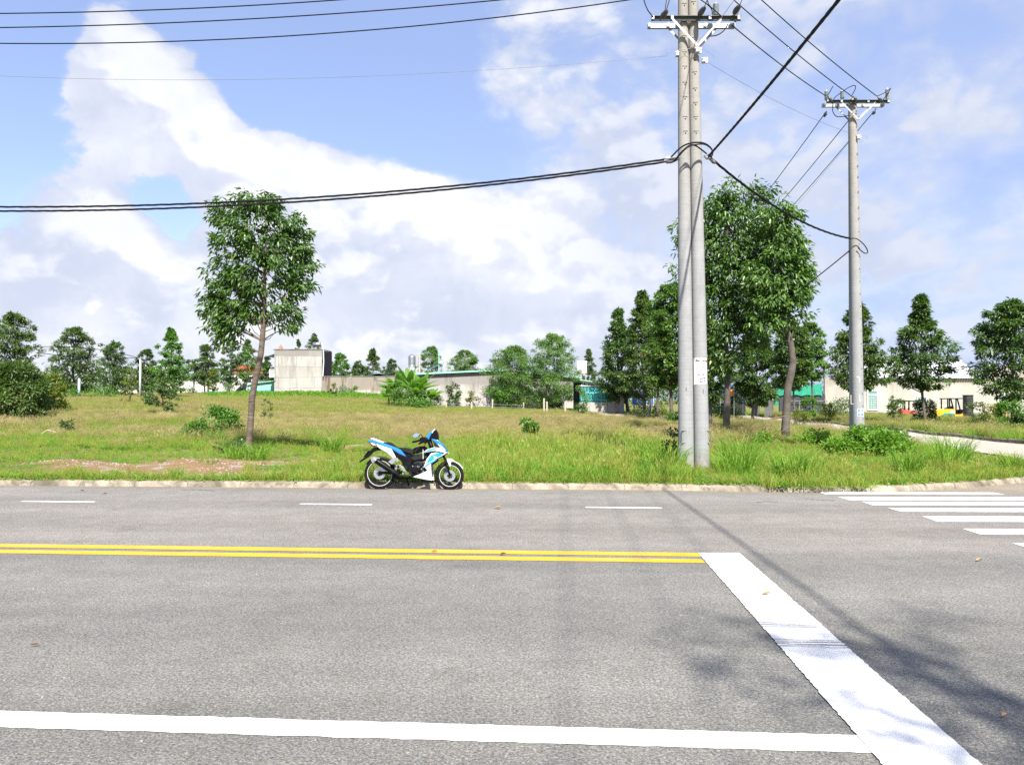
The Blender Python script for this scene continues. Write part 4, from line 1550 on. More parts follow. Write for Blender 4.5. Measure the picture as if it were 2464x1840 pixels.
side_pair('headlight', zpoly(1588, 488, 1650, 520, 1745, 612, 1660, 585), .101, .03, M_LENS, .003)
side_pair('cowl_insert', zpoly(1500, 425, 1560, 482, 1660, 588, 1580, 560, 1530, 520), .100, .02, M_BGREY, .002)
mb = MB()
mb.tube([bt(1420, 410, 0), bt(1470, 560, 0), bt(1560, 640, 0)], [.045, .04, .035], 10)
bpart('steering_column', mb, M_BBLACK, bevel=0, smooth=True)
mb = MB()
mb.prism(zpoly(1372, 372, 1425, 300, 1490, 248, 1500, 262, 1470, 340, 1430, 420, 1400, 400), -.06, .06)
bpart('dash_cover', mb, M_BLUE, bevel=.008)
mb = MB()
mb.prism(zpoly(1430, 395, 1478, 292, 1520, 232, 1545, 228, 1575, 280, 1590, 330, 1595, 415, 1520, 412), -.075, .075)
bpart('wind_screen', mb, M_BBLACK, bevel=.010)
mb = MB()
mb.prism(zpoly(1478, 290, 1500, 245, 1530, 228, 1545, 236, 1510, 262, 1492, 300), -.078, .078)
bpart('screen_trim', mb, M_LENS, bevel=.002)
hb = MB()
hb.tube([bt(1225, 458, -.30), bt(1300, 430, -.22), bt(1400, 400, -.08), bt(1400, 400, .08), bt(1300, 430, .22), bt(1225, 458, .30)], .012, 8)
handle = bpart('handlebar', hb, M_BBLACK, bevel=0, smooth=True)
for sg in (-1, 1):
    bpart('grip', MB().tube([bt(1182, 474, sg * .34), bt(1292, 436, sg * .235)], [.017, .019], 10), M_BBLACK, handle, 0)
    bpart('brake_lever', MB().tube([bt(1300, 430, sg * .22), bt(1340, 440, sg * .28), bt(1285, 500, sg * .33)], .006, 6), M_BBLACK, handle, 0)
    bpart('switch_box', MB().prism(zpoly(1282, 400, 1345, 372, 1400, 378, 1420, 430, 1310, 478), sg * .24, sg * .15), M_BBLACK, handle, .008)
# one mirror on the rider's right
mb = MB()
mb.tube([bt(1345, 385, -.20), bt(1310, 330, -.22), bt(1262, 335, -.24)], .006, 6)
mir = bpart('mirror_arm', mb, M_BBLACK, bevel=0)
cxm, czm = zp(1232, 352)
mb = MB()
vs = []
for k in range(20):
    a = 2 * math.pi * k / 20
    vs.append((cxm + .055 * math.cos(a) * math.cos(.3) + .0, -.30 + .02 * math.cos(a), czm + .033 * math.sin(a) + .012 * math.cos(a)))
vs2 = [(x_ + .012, y_ + .045, z_) for x_, y_, z_ in vs]
mb.add(vs + vs2, [tuple(range(20)), tuple(range(39, 19, -1))] + [(i, (i + 1) % 20, 20 + (i + 1) % 20, 20 + i) for i in range(20)])
mh = bpart('mirror', mb, M_MIRROR, mir, .003)
# fork, caliper, front fender
for sg in (-1, 1):
    bpart('fork_leg', MB().tube([bt(1640, 610, sg * .06), bt(1715, 760, sg * .065), bt(1725, 790, sg * .065), bt(fx / BS + 545 + 5, 1052, sg * .068)], [.013, .013, .019, .018], 10), M_BBLACK, bike, 0, True)
bpart('brake_caliper', MB().prism(zpoly(1700, 935, 1760, 915, 1785, 950, 1770, 990, 1710, 1000), -.095, -.06), M_BGREY, bevel=.005)
prv = [math.radians(a) for a in range(28, 104, 8)]
mb = MB()
poly = [(fx + .270 * math.cos(a), fz + .270 * math.sin(a)) for a in prv] + [(fx + .256 * math.cos(a), fz + .256 * math.sin(a)) for a in prv[::-1]]
mb.prism(poly, -.048, .048)
bpart('front_fender', mb, M_BWHITE, bevel=.003)
side_pair('fender_side', zpoly(1755, 748, 1830, 752, 1905, 812, 1840, 800, 1828, 840, 1832, 892, 1800, 880, 1770, 810), .056, .012, M_BWHITE, .003)
prv = [math.radians(a) for a in range(112, 182, 8)]
mb = MB()
poly = [(fx + .274 * math.cos(a), fz + .274 * math.sin(a)) for a in prv] + [(fx + .256 * math.cos(a), fz + .256 * math.sin(a)) for a in prv[::-1]]
mb.prism(poly, -.05, .05)
bpart('mud_flap', mb, M_BBLACK, bevel=.002)
mb = MB()
mb.tube([bt(1110, 980, -.10), bt(1130, 880, -.105), bt(1165, 800, -.10), bt(1200, 785, -.095)], .008, 6)
mb.tube([bt(1250, 820, -.10), bt(1260, 880, -.11), bt(1240, 930, -.11)], .005, 5)
mb.tube([bt(1500, 850, -.04), bt(1600, 780, -.05)], .018, 6)
bpart('hoses', mb, M_BBLACK, bevel=0)['kind'] = 'stuff'

# ------------------------------------------------------------------ power poles
def pole(label, x, y, rb, rt, H, leanx=0.0, seed=0, holes=True, z0=None, phase=0.0, hole_dx=0.0):
    b = Vector((x, y, float(zg(x, y)) if z0 is None else z0))
    root = empty('utility_pole', b)
    tag(root, label, 'utility pole', 'round concrete power poles')
    mb = MB()
    n = 26
    pts = [(leanx * i / n, 0, -0.3 + (H + .3) * i / n) for i in range(n + 1)]
    mb.tube(pts, [rb + (rt - rb) * i / n for i in range(n + 1)], 40)
    mb.build('shaft', M_POLE, root, smooth=True)
    if holes:
        z = phase
        hm = MB()
        lm = MB()
        rr = random.Random(seed)
        zs_ = []
        while z < H - .1:
            zs_.append(z)
            z += .34 if z < 6.3 else rr.choice([.30, .34, .42])
        for z in zs_:
            t = (z + .3) / (H + .3)
            r = rb + (rt - rb) * t
            cx_ = leanx * t + hole_dx * r
            yy = -math.sqrt(max(0, r * r - (hole_dx * r) ** 2))
            hm.box(cx_ - .012, cx_ + .012, yy - .004, yy + .02, z - .014, z + .014)
            if z > 6.2:
                lm.box(cx_ - .045, cx_ + .045, yy - .006, yy + .02, z + .045, z + .053)
        ho = hm.build('bolt_holes', M_HOLE, root)
        ho['kind'] = 'stuff'
        if lm.v:
            lo = lm.build('hole_ledges', plain('ledge_grey', (.19, .175, .15), .9), root)  # formwork ledge lines in their own darker concrete grey
            lo['kind'] = 'stuff'
    return root


PD = 15.9
PB1, PB2 = at(1651, 1100, PD), at(1689.5, 1100, PD)
pl_a = pole('left of the two touching concrete poles beside the motorbike', PB1.x, PD, .163, .093, 11.6, -.02, 1, True, .12, 7.0, .05)
pl_b = pole('right of the two touching concrete poles, with the white flyer on it', PB2.x, PD, .163, .093, 11.6, -.165, 2, True, .12, 7.0, -.10)
# stamped plates on the shafts
for root, dx in ((pl_a, -.07), (pl_b, .10)):
    mb = MB()
    for (a, b_, c_, d_) in ((-.05, .05, .60, .605), (-.05, .05, .85, .855), (-.05, -.045, .60, .855), (.045, .05, .60, .855)):
        yy = -math.sqrt(max(.0, .160 ** 2 - dx ** 2)) - .012
        mb.box(dx + a, dx + b_, yy, yy + .03, c_, d_)
    mb.build('stamped_frame', plain('stamped_concrete', (.20, .20, .205), .9), root)

M_PAPER = plain('white_paper', (0.70, 0.70, 0.69), .75, var=.05, vs=10)
M_INK = plain('black_ink', (0.03, 0.03, 0.035), .7)
M_INK2 = plain('grey_ink', (0.16, 0.16, 0.17), .7)


def curved_sheet(name, cx_, cy_, r, x0, x1, z0, z1, m, parent, tilt=0.0):
    v, f = [], []
    n = 10
    for i in range(n + 1):
        x_ = x0 + (x1 - x0) * i / n
        y_ = cy_ - math.sqrt(max(1e-5, r * r - min(r * r * .98, (x_ - cx_) ** 2)))
        w_ = .006 * math.sin(i * 1.3)
        v += [(x_, y_, z0 + w_ + tilt * (x_ - x0)), (x_, y_, z1 + w_ * .5)]
    for i in range(n):
        f.append((2 * i, 2 * i + 2, 2 * i + 3, 2 * i + 1))
    mm = bpy.data.meshes.new(name)
    mm.from_pydata(v, [], f)
    mm.update()
    return link(name, mm, m, parent, True)


def wrap(o, cx_, cy_, r, sub=True):
    """Bend a flat lettering mesh, already placed at its x and z, round a pole."""
    for v_ in o.data.vertices:
        d = min(r * .985, abs(v_.co.x - cx_))
        v_.co.y = cy_ - math.sqrt(r * r - d * d)


zt_, zb_ = at(1690, 861, PD - .15).z, at(1690, 926, PD - .15).z
xl_, xr_ = at(1672, 890, PD - .15).x, at(1701, 890, PD - .15).x
pz = (zt_ + zb_) / 2
pcx = PB2.x - .165 * (pz / 11.6)
pr = .163 - .07 * pz / 11.6
fly = empty('paper_flyer', (0, 0, 0))
tag(fly, 'white paper flyer with black number 02 pasted on the right pole', 'flyer')
curved_sheet('sheet', pcx, PD, pr + .004, xl_, xr_, zb_, zt_, M_PAPER, fly, .12)
FM = lambda u, v: Matrix.Translation((xl_ + (xr_ - xl_) * u, 0, zt_ + (zb_ - zt_) * v)) @ Matrix.Rotation(math.pi / 2, 4, 'X')
for (txt, u, v, sz, m_, sx_, bo) in (('Bán hàng', .56, .095, .062, M_INK, 1.0, .001), ('/', .60, .28, .06, M_INK2, .8, 0), ('NHÀ ĐẤT', .56, .42, .040, M_INK2, 1.0, 0), ('LIÊN HỆ', .56, .48, .038, M_INK2, 1.0, 0),
                                 ('CHÍNH CHỦ', .56, .545, .036, M_INK2, 1.0, 0), ('GIÁ RẺ', .50, .615, .040, M_INK, 1.1, .001), ('nhận ký gửi', .56, .70, .040, M_INK2, 1.0, 0), ('0', .52, .83, .130, M_INK, 1.0, .002), ('2', .78, .815, .125, M_INK, 1.0, .002)):
    o_ = text_mesh('lettering', txt, sz, m_, fly, FM(u, v), sx_, bo)
    wrap(o_, pcx, PD, pr + .009)
# small stencil marks
for (px_, py0, py1, root, cxx) in ((1651.5, 931, 940, pl_a, PB1.x), (1692, 935, 946, pl_b, PB2.x - .03)):
    a, b_ = at(px_, py0, PD - .15), at(px_, py1, PD - .15)
    mb = MB()
    nb = 4
    for k in range(nb):
        zz = b_.z + (a.z - b_.z) * k / nb
        mb.box(a.x - .009 - root.location.x, a.x + .009 - root.location.x, -.157, -.146, zz - root.location.z, zz + (a.z - b_.z) / nb * .7 - root.location.z)
    mb.build('stencil_mark', M_INK2, root)

# second pair of poles by the side street
D2 = 21.0
P2 = at(2066, 1040, D2)
P3 = at(2058.5, 1040, 21.36)
pl_c = pole('front of the paired concrete poles by the side street, with two blue stickers', P2.x, D2, .165, .108, 9.75, -.08, 3, True, .15, .6, .42)
pl_d = pole('rear shaded one of the paired concrete poles by the side street', P3.x, 21.36, .165, .108, 9.3, 0, 4, False, .15)
M_STK = plain('pale_blue_sticker', (.50, .62, .80), .5, var=.03)
M_STKI = plain('blue_ink', (.03, .08, .42), .5)
for (txt, py0, py1, lab) in (('KC CT', 983, 991, 'upper small white and blue sticker on the far pole'), ('KC ĐN', 993, 1001.5, 'lower small white and blue sticker on the far pole')):
    zt2, zb2 = at(2070, py0, D2 - .16).z, at(2070, py1, D2 - .16).z
    xa, xb = at(2063, 990, D2 - .15).x, at(2077.3, 990, D2 - .1).x
    st = empty('sticker', (0, 0, 0))
    tag(st, lab, 'sticker')
    t_ = (zt2 - .15) / 9.75
    ccx, cr_ = P2.x - .08 * t_, .165 - .057 * t_
    curved_sheet('sheet', ccx, D2, cr_ + .004, xa, xb, zb2, zt2, M_STK, st)
    o_ = text_mesh('lettering', txt, .072, M_STKI, st, Matrix.Translation(((xa + xb) / 2, 0, (zt2 + zb2) / 2)) @ Matrix.Rotation(math.pi / 2, 4, 'X'), .68, .003)
    wrap(o_, ccx, D2, cr_ + .008)
# torn remains of old posters
mb = MB()
for (a0, b0, a1, b1) in ((2067, 908, 2069, 919), (2062, 905, 2067, 908), (2056, 917, 2068, 919.5), (2067, 950, 2069, 959), (2052, 971, 2068, 972.5), (2052, 950, 2053.5, 971), (2068, 960, 2070, 966)):
    p0, p1 = at(a0, b0, D2 - .15), at(a1, b1, D2 - .15)
    t_ = (p0.z) / 9.75
    ccx, cr_ = P2.x - .08 * t_, .165 - .057 * t_ + .003
    ya = -math.sqrt(max(.0005, cr_ ** 2 - min(cr_ ** 2 * .98, (p0.x - ccx) ** 2)))
    yb = -math.sqrt(max(.0005, cr_ ** 2 - min(cr_ ** 2 * .98, (p1.x - ccx) ** 2)))
    r_ = pl_c.location
    mb.add([(p0.x - r_.x, ya, p0.z - r_.z), (p1.x - r_.x, yb, p0.z - r_.z), (p1.x - r_.x, yb, p1.z - r_.z), (p0.x - r_.x, ya, p1.z - r_.z)], [(0, 1, 2, 3)])
mb.build('poster_scraps', plain('torn_paper', (.55, .53, .48), .8), pl_c)['kind'] = 'stuff'


def ribbed_insulator(parent, p, h_, r, name='insulator', axis=None):
    prof_ = [(r * .35, 0)]
    nr = 9
    for k in range(nr):
        z = h_ * (.10 + .8 * k / nr)
        prof_ += [(r * .62, z), (r, z + h_ * .8 / nr * .45), (r * .62, z + h_ * .8 / nr * .8)]
    prof_ += [(r * .4, h_ * .93), (r * .4, h_), (0.001, h_)]
    M = Matrix.Translation(p)
    if axis is not None:
        M = M @ Vector(axis).to_track_quat('Z', 'Y').to_matrix().to_4x4()
    return MB().lathe(prof_, 14, 'z', (0, 0, 0), M).build(name, M_INSUL, parent, smooth=True)


def crossarm(label, D, xl, xr, yl, yr, poleD, vx, vy, back_py, bxl, bxr, arm_top):
    """Two channel beams, one before and one behind the pole, with V braces."""
    a, b = at(xl, yl, D), at(xr, yr, D)
    z = (a.z + b.z) / 2
    root = empty('crossarm', ((a.x + b.x) / 2, poleD, z))
    tag(root, label, 'crossarm', 'steel crossarms on the power poles')
    L = (b.x - a.x)
    o = root.location
    yf, ybk = D - poleD, poleD - D
    h_ = arm_top
    mb = MB()
    mb.box(-L / 2, L / 2, yf + .012, yf + .02, -h_ / 2, h_ / 2)
    mb.box(-L / 2, L / 2, yf - .04, yf + .012, h_ / 2 - .010, h_ / 2)
    mb.box(-L / 2, L / 2, yf - .016, yf + .012, -h_ / 2, -h_ / 2 + .008)
    mb.build('front_beam', M_ARM, root)
    mb = MB()
    mb.box(-L / 2 - .02, L / 2 - .04, ybk - .02, ybk, -h_ / 2, h_ / 2)
    mb.box(-L / 2 - .02, L / 2 - .04, ybk, ybk + .05, -h_ / 2, -h_ / 2 + .008)
    mb.build('rear_beam', M_GALV, root)
    v = at(vx, vy, D) - o
    for s_, yy in ((-1, yf - .055), (1, yf - .055), (-1, ybk + .02), (1, ybk + .02)):
        p0 = Vector((s_ * L * .27 + (v.x * .2), yy, -h_ * .4))
        p1 = Vector((v.x, yy - .004 * s_, v.z))
        d = (p1 - p0)
        n_ = Vector((-d.z, 0, d.x)).normalized() * .022
        mb = MB()
        mb.add([p0 + n_, p0 - n_, p1 - n_, p1 + n_, p0 + n_ + Vector((0, .006, 0)), p0 - n_ + Vector((0, .006, 0)), p1 - n_ + Vector((0, .006, 0)), p1 + n_ + Vector((0, .006, 0)),
                p0 + n_ * .8 + Vector((0, .045, 0)), p1 + n_ * .8 + Vector((0, .045, 0))],
               [(0, 1, 2, 3), (4, 7, 6, 5), (0, 3, 7, 4), (1, 5, 6, 2), (0, 4, 5, 1), (3, 2, 6, 7), (0, 3, 9, 8)])
        mb.build('brace', M_GALV, root)
    for q in (-.485, -.27, .15, .47):
        mb = MB()
        mb.box(q * L - .028, q * L + .028, yf - .05, yf + .004, -h_ * .38, h_ * .42)
        mb.build('bracket', M_GALV, root, bevel=.002)
        mb = MB()
        mb.box(q * L - .045, q * L + .010, ybk - .075, ybk - .022, -h_ * .5, h_ * .35)
        mb.build('bracket', M_GALV, root, bevel=.002)
    return root, L, yf, ybk, h_


ca, L1, yf1, yb1, h1 = crossarm('upper steel crossarm bolted to the pair of poles beside the motorbike', 15.74, 1567, 1783, 47, 43, PD, 1677.5, 113, 59, 1562, 1775, .095)
ribbed_insulator(ca, (.155 * L1 + .13, yf1 + .03, .05), .30, .062)
ribbed_insulator(ca, (.47 * L1 - .03, yf1 + .10, -.02), .28, .055)
mbk = MB()
cb_, L2, yf2, yb2, h2 = crossarm('steel crossarm on the second pair of poles by the side street', 20.86, 1989, 2141, 246, 244, D2, 2063.5, 289, 260, 1980, 2128, .085)
ribbed_insulator(cb_, (-.49 * L2, yf2 + .05, .04), .30, .055)
ribbed_insulator(cb_, (-.24 * L2, yf2 + .05, .04), .30, .055)
ribbed_insulator(cb_, (.475 * L2, yf2 + .05, .04), .36, .055)


def clamp(parent_obj, p, d, s_=1.0, name='dead_end_clamp', m=None):
    d = Vector(d).normalized()
    p = Vector(p) - parent_obj.location
    mb = MB()
    mb.tube([p, p + d * .05 * s_, p + d * .12 * s_, p + d * .24 * s_, p + d * .30 * s_], [.02 * s_, .045 * s_, .058 * s_, .045 * s_, .02 * s_], 8)
    return mb.build(name, m or M_CLAMP, parent_obj, smooth=True)


# ------------------------------------------------------------------ wires
def quad(P0, P1, P2, t0, t1, n):
    out = []
    for i in range(n + 1):
        t = t0 + (t1 - t0) * i / n
        l0, l1, l2 = (t - .5) * (t - 1) / .5, -4 * t * (t - 1), t * (t - .5) / .5
        out.append(P0 * l0 + P1 * l1 + P2 * l2)
    return out


def wire(label, pts, r, m, cat='power cable', strands=0, twist=1.2, sides=6, group='overhead wires'):
    mb = MB()
    if not strands:
        mb.tube(pts, r, sides)
    else:
        acc = [0.0]
        for a, b in zip(pts[:-1], pts[1:]):
            acc.append(acc[-1] + (b - a).length)
        step = .16
        ns = int(acc[-1] / step)
        fine, arc = [], []
        j = 0
        for i in range(ns + 1):
            s_ = acc[-1] * i / ns
            while j < len(acc) - 2 and acc[j + 1] < s_:
                j += 1
            fine.append(pts[j].lerp(pts[j + 1], (s_ - acc[j]) / max(1e-6, acc[j + 1] - acc[j])))
            arc.append(s_)
        for k in range(strands):
            pp = []
            for i, p in enumerate(fine):
                t = (fine[min(i + 1, ns)] - fine[max(0, i - 1)]).normalized()
                a = t.cross(Vector((0, 0, 1)))
                a = a.normalized() if a.length > 1e-3 else Vector((1, 0, 0))
                c = t.cross(a)
                th = arc[i] / twist * 2 * math.pi + 2 * math.pi * k / strands
                pp.append(p + (a * math.cos(th) + c * math.sin(th)) * r * .95)
            mb.tube(pp, r, 5)
    o = mb.build('power_cable' if m is M_BLACK_CABLE else 'bare_wire', m, smooth=True)
    tag(o, label, cat, group)
    return o


def yr(px):
    """Distance along the pole line, parallel to the road, for a pixel column."""
    k = (px - 1232) / F
    return (PD + .067 * 3.8) / (1 + .067 * k)


for (lab, p0, pm, p1, d) in (('highest black line crossing the sky from the left edge', (0, 33), (410, 23), (820, 0), 0),
                             ('second highest black line crossing the sky from the left edge', (0, 67), (604, 46), (1208, 0), 0),
                             ('third black line from the top, running from the left edge', (0, 105), (755, 83), (1515, 0), 0)):
    A, Bm, C_ = at(*p0, yr(p0[0])), at(*pm, yr(pm[0])), at(*p1, yr(p1[0]))
    wire(lab, quad(A, Bm, C_, -.9, 1.0 + (1650 - p1[0]) / 1650 * .5, 40), .0125, M_BLACK_CABLE)
A, Bm, C_ = at(0, 183, yr(0)), at(760, 188, yr(760)), at(1605, 135, PD)
wire('thin bare wire below the three black lines on the left', quad(A, Bm, C_, -.8, 1.0, 40), .0035, M_GREY_WIRE, 'bare wire')
for (lab, p0, pm, p1) in (('upper strand of the heavy twisted service cable running left from the twin poles', (0, 498), (800, 472), (1598, 384)),
                          ('lower strand of the heavy twisted service cable running left from the twin poles', (0, 508), (800, 480), (1612, 388))):
    A, Bm, C_ = at(*p0, yr(p0[0])), at(*pm, yr(pm[0])), at(*p1, yr(p1[0]))
    wire(lab, quad(A, Bm, C_, -.8, 1.0, 60), .0125, M_BLACK_CABLE, 'power cable', 3, 1.1)
# heavy twisted cable across the road towards the camera side
A = at(1703, 378, PD - .15)
Cq = Vector((2.95, -15.0, 6.9))
Bq = A.lerp(Cq, .5)
Bq.z -= .62
wire('thickest twisted black cable rising to the upper right over the road', quad(A, Bq, Cq, 0, 1, 60), .0130, M_BLACK_CABLE, 'power cable', 4, 1.0)
# to the second poles
A, Cq = at(1712, 382, PD - .1), at(2046, 574, D2 - .1)
Bq = A.lerp(Cq, .5)
Bq.z -= .28
wire('twisted black cable sagging from the twin poles to the second poles', quad(A, Bq, Cq, 0, 1, 30), .015, M_BLACK_CABLE, 'power cable', 3, 1.0)
A, Cq = at(2048, 600, D2 + .1), Vector((13.2, 62, 5.6))
Bq = A.lerp(Cq, .5)
Bq.z -= .9
wire('black cable leaving the second poles behind the big tree', quad(A, Bq, Cq, 0, 1, 30), .016, M_BLACK_CABLE)
# high voltage spans from the twin poles to the second poles
for (lab, p0, p1, zoff) in (('lowest of three black spans between the two pole pairs', (1762, 62), (1985, 230), 0), ('middle of three black spans between the two pole pairs', (1765, 0), (2052, 234), 0),
                            ('rightmost of three black spans between the two pole pairs', (1832, 0), (2110, 232), 0)):
    if p0[1] > 0:
        A = at(*p0, PD - .1)
    else:
        A = at(*p0, PD + .9)
    Cq = at(*p1, D2 - .1)
    Bq = A.lerp(Cq, .5)
    Bq.z -= .06
    wire(lab, quad(A, Bq, Cq, 0 if p0[1] > 0 else -.22, 1, 24), .012, M_BLACK_CABLE)
A, Cq = at(1702, 150, PD), at(2050, 322, D2 - .12)
Bq = A.lerp(Cq, .5)
Bq.z -= .12
wire('thin bare wire between the two pole pairs', quad(A, Bq, Cq, 0, 1, 24), .0035, M_GREY_WIRE, 'bare wire')
# spans leaving the second crossarm away along the side street
for (lab, p0, xe) in (('left black span running down behind the big tree crown', (1983, 276), 12.2), ('middle black span running down behind the big tree crown', (2042, 290), 13.0), ('right black span passing behind the far pole', (2108, 262), 13.9)):
    A = at(*p0, D2 + .15)
    Cq = Vector((xe, 62, 9.4))
    Bq = A.lerp(Cq, .5)
    Bq.z -= .75
    wire(lab, quad(A, Bq, Cq, 0, 1, 30), .012, M_BLACK_CABLE)
A, Cq = at(2050, 334, D2 + .1), Vector((13.4, 62, 8.3))
Bq = A.lerp(Cq, .5)
Bq.z -= .75
wire('thin bare wire behind the right black span', quad(A, Bq, Cq, 0, 1, 30), .0035, M_GREY_WIRE, 'bare wire')
# three conductors crossing the road overhead from the first crossarm
for i, (px_, py_, q) in enumerate(((1602, 30, (1623, 0)), (1693, 22, (1716, 0)), (1777, 18, (1800, 0)))):
    A = at(px_, py_, 15.45)
    Cq = A + Vector((-.067 * 30, -30, 0.15))
    Bq = A.lerp(Cq, .5)
    Bq.z -= .45
    wire(('left', 'middle', 'right')[i] + ' black conductor leaving the first crossarm over the road', quad(A, Bq, Cq, 0, 1, 30), .008, M_BLACK_CABLE)
    clamp(ca, at(px_ - 12, py_ + 16, 15.70), A - at(px_ - 12, py_ + 16, 15.70), 1.1)
# jumper loops
def loop(label, pts, r=.012, m=None):
    P = [at(*p) for p in pts]
    out = []
    n = len(P)
    for i in range(n - 1):
        p0, p1, p2, p3 = P[max(0, i - 1)], P[i], P[i + 1], P[min(n - 1, i + 2)]
        for k in range(6):
            t = k / 6
            out.append(0.5 * ((2 * p1) + (p2 - p0) * t + (2 * p0 - 5 * p1 + 4 * p2 - p3) * t * t + (3 * p1 - p0 - 3 * p2 + p3) * t ** 3))
    out.append(P[-1])
    wire(label, out, r, m or M_BLACK_CABLE, 'jumper cable', group='jumper loops on the poles')


F0 = PD - .38
loop('upper black loop arching over the twin poles', [(1615, 378, F0 + .1), (1640, 354, F0), (1665, 344, F0 - .05), (1690, 344, F0), (1706, 352, F0 + .1), (1715, 365, F0 + .2), (1711, 380, F0 + .25)], .016)
loop('middle black loop arching over the twin poles', [(1624, 388, F0 + .1), (1640, 368, F0), (1660, 352, F0 - .05), (1690, 347, F0), (1708, 355, F0 + .1), (1715, 368, F0 + .2), (1708, 386, F0 + .25)], .014)
loop('lower black loop ending at the clamp right of the twin poles', [(1622, 389, F0 + .1), (1640, 366, F0), (1660, 350, F0), (1674, 351, F0), (1690, 362, F0 + .1), (1700, 370, F0 + .2)], .016)
loop('black lead coming down to the left end of the first crossarm', [(1547, -8, 15.6), (1553, 12, 15.6), (1560, 27, 15.6), (1572, 42, 15.7)], .011)
loop('black lead rising from the left conductor clamp', [(1600, 28, 15.4), (1602, 12, 15.3), (1606, -12, 15.2)], .009, M_GREY_WIRE)
loop('black lead curving under the right end of the first crossarm', [(1752, 58, 15.95), (1742, 74, 15.95), (1726, 85, 15.95), (1706, 88, 15.9)], .011)
loop('black lead crossing beside the ribbed insulator', [(1686, 0, 15.6), (1700, 10, 15.6), (1712, 22, 15.7), (1714, 36, 15.7)], .011)
loop('second black lead crossing beside the ribbed insulator', [(1700, -6, 15.6), (1706, 12, 15.6), (1718, 24, 15.6), (1734, 38, 15.7)], .010)
loop('thin grey guy lead running from the braces up past the crossarm', [(1684, 112, 15.6), (1722, 62, 15.5), (1770, -4, 15.3)], .006, M_GREY_WIRE)
loop('thin grey loop left of the twin poles', [(1608, 132, 15.7), (1603, 128, 15.7), (1610, 124, 15.7), (1640, 120, 15.7), (1668, 116, 15.7)], .004, M_GREY_WIRE)
loop('thin grey loop right of the twin poles', [(1685, 117, 15.7), (1702, 124, 15.7), (1716, 135, 15.7), (1717, 146, 15.7), (1706, 151, 15.7)], .004, M_GREY_WIRE)
loop('upper jumper loop over the second crossarm', [(1985, 232, 20.8), (1994, 226, 20.8), (2002, 212, 20.8), (2005, 208, 20.8)], .012)
loop('large jumper loop around the second pole head', [(2006, 244, 20.7), (2008, 236, 20.7), (2020, 226, 20.7), (2040, 212, 20.7), (2056, 206, 20.7), (2058, 214, 20.7), (2050, 230, 20.7)], .011)
loop('lower jumper loop left of the second pole head', [(2004, 252, 20.8), (2004, 268, 20.8), (2012, 280, 20.8), (2028, 281, 20.8), (2044, 278, 20.8)], .011)
loop('right jumper lead rising to the end insulator of the second crossarm', [(2110, 232, 20.8), (2124, 226, 20.8), (2138, 217, 20.8), (2143, 213, 20.8), (2136, 226, 20.8), (2122, 244, 20.8)], .011)
loop('thin grey loop beside the second poles', [(2066, 328, 20.8), (2080, 327, 20.8), (2087, 333, 20.8), (2080, 341, 20.8), (2068, 342, 20.8)], .004, M_GREY_WIRE)
loop('black loop wrapped around the second poles', [(2046, 574, 20.8), (2062, 575, 20.75), (2080, 590, 20.8), (2088, 606, 20.8), (2080, 609, 20.8), (2064, 596, 20.8)], .014)
# clamps and small porcelain on the poles
hw = empty('cable_clamps', at(1612, 385, PD - .1))
tag(hw, 'galvanised dead-end clamps holding the heavy cables to the twin poles', 'cable clamp')
for (p, q, m_) in (((1598, 382), (1635, 378), M_GALV), ((1604, 392), (1636, 382), M_CLAMP), ((1712, 372), (1697, 380), M_CLAMP), ((1722, 393), (1706, 382), M_CLAMP), ((1706, 382), (1694, 376), M_GALV)):
    a, b = at(*p, PD - .25), at(*q, PD - .12)
    MB().tube([a - hw.location, a.lerp(b, .35) - hw.location, b - hw.location], [.02, .042, .014], 8).build('clamp', m_, hw, smooth=True)
for (px_, py_, D, lab, rt) in ((1630, 130, PD - .02, 'white porcelain spool on the left side of the twin poles', .04), (1693, 145, PD, 'white porcelain spool on the right side of the twin poles', .04),
                               (1678, 121, PD - .2, 'white porcelain spool under the crossarm braces', .04), (2065, 330, D2 - .15, 'white porcelain spool on the second poles', .035)):
    p = at(px_, py_, D)
    r_ = empty('spool_insulator', p)
    tag(r_, lab, 'insulator')
    MB().lathe([(.001, -.045), (rt, -.045), (rt, -.02), (rt * .55, 0), (rt, .02), (rt, .045), (.001, .045)], 12).build('spool', M_PORC, r_, smooth=True)
    MB().box(-.05, .05, .02, .03, -.06, -.05).box(-.05, .05, .02, .03, .05, .06).box(.035, .09, -.01, .02, -.06, .06).build('bracket', M_GALV, r_)
for i, (p, q) in enumerate((((1993, 232), (2004, 250)), ((2054, 232), (2064, 248)), ((2112, 234), (2124, 246)), ((1989, 268), (1983, 282)), ((2106, 266), (2100, 276)))):
    a, b = at(*p, 20.7), at(*q, 20.8)
    MB().tube([a - cb_.location, a.lerp(b, .5) - cb_.location, b - cb_.location], [.015, .05, .02], 8).build('dead_end_clamp', M_CLAMP, cb_, smooth=True)

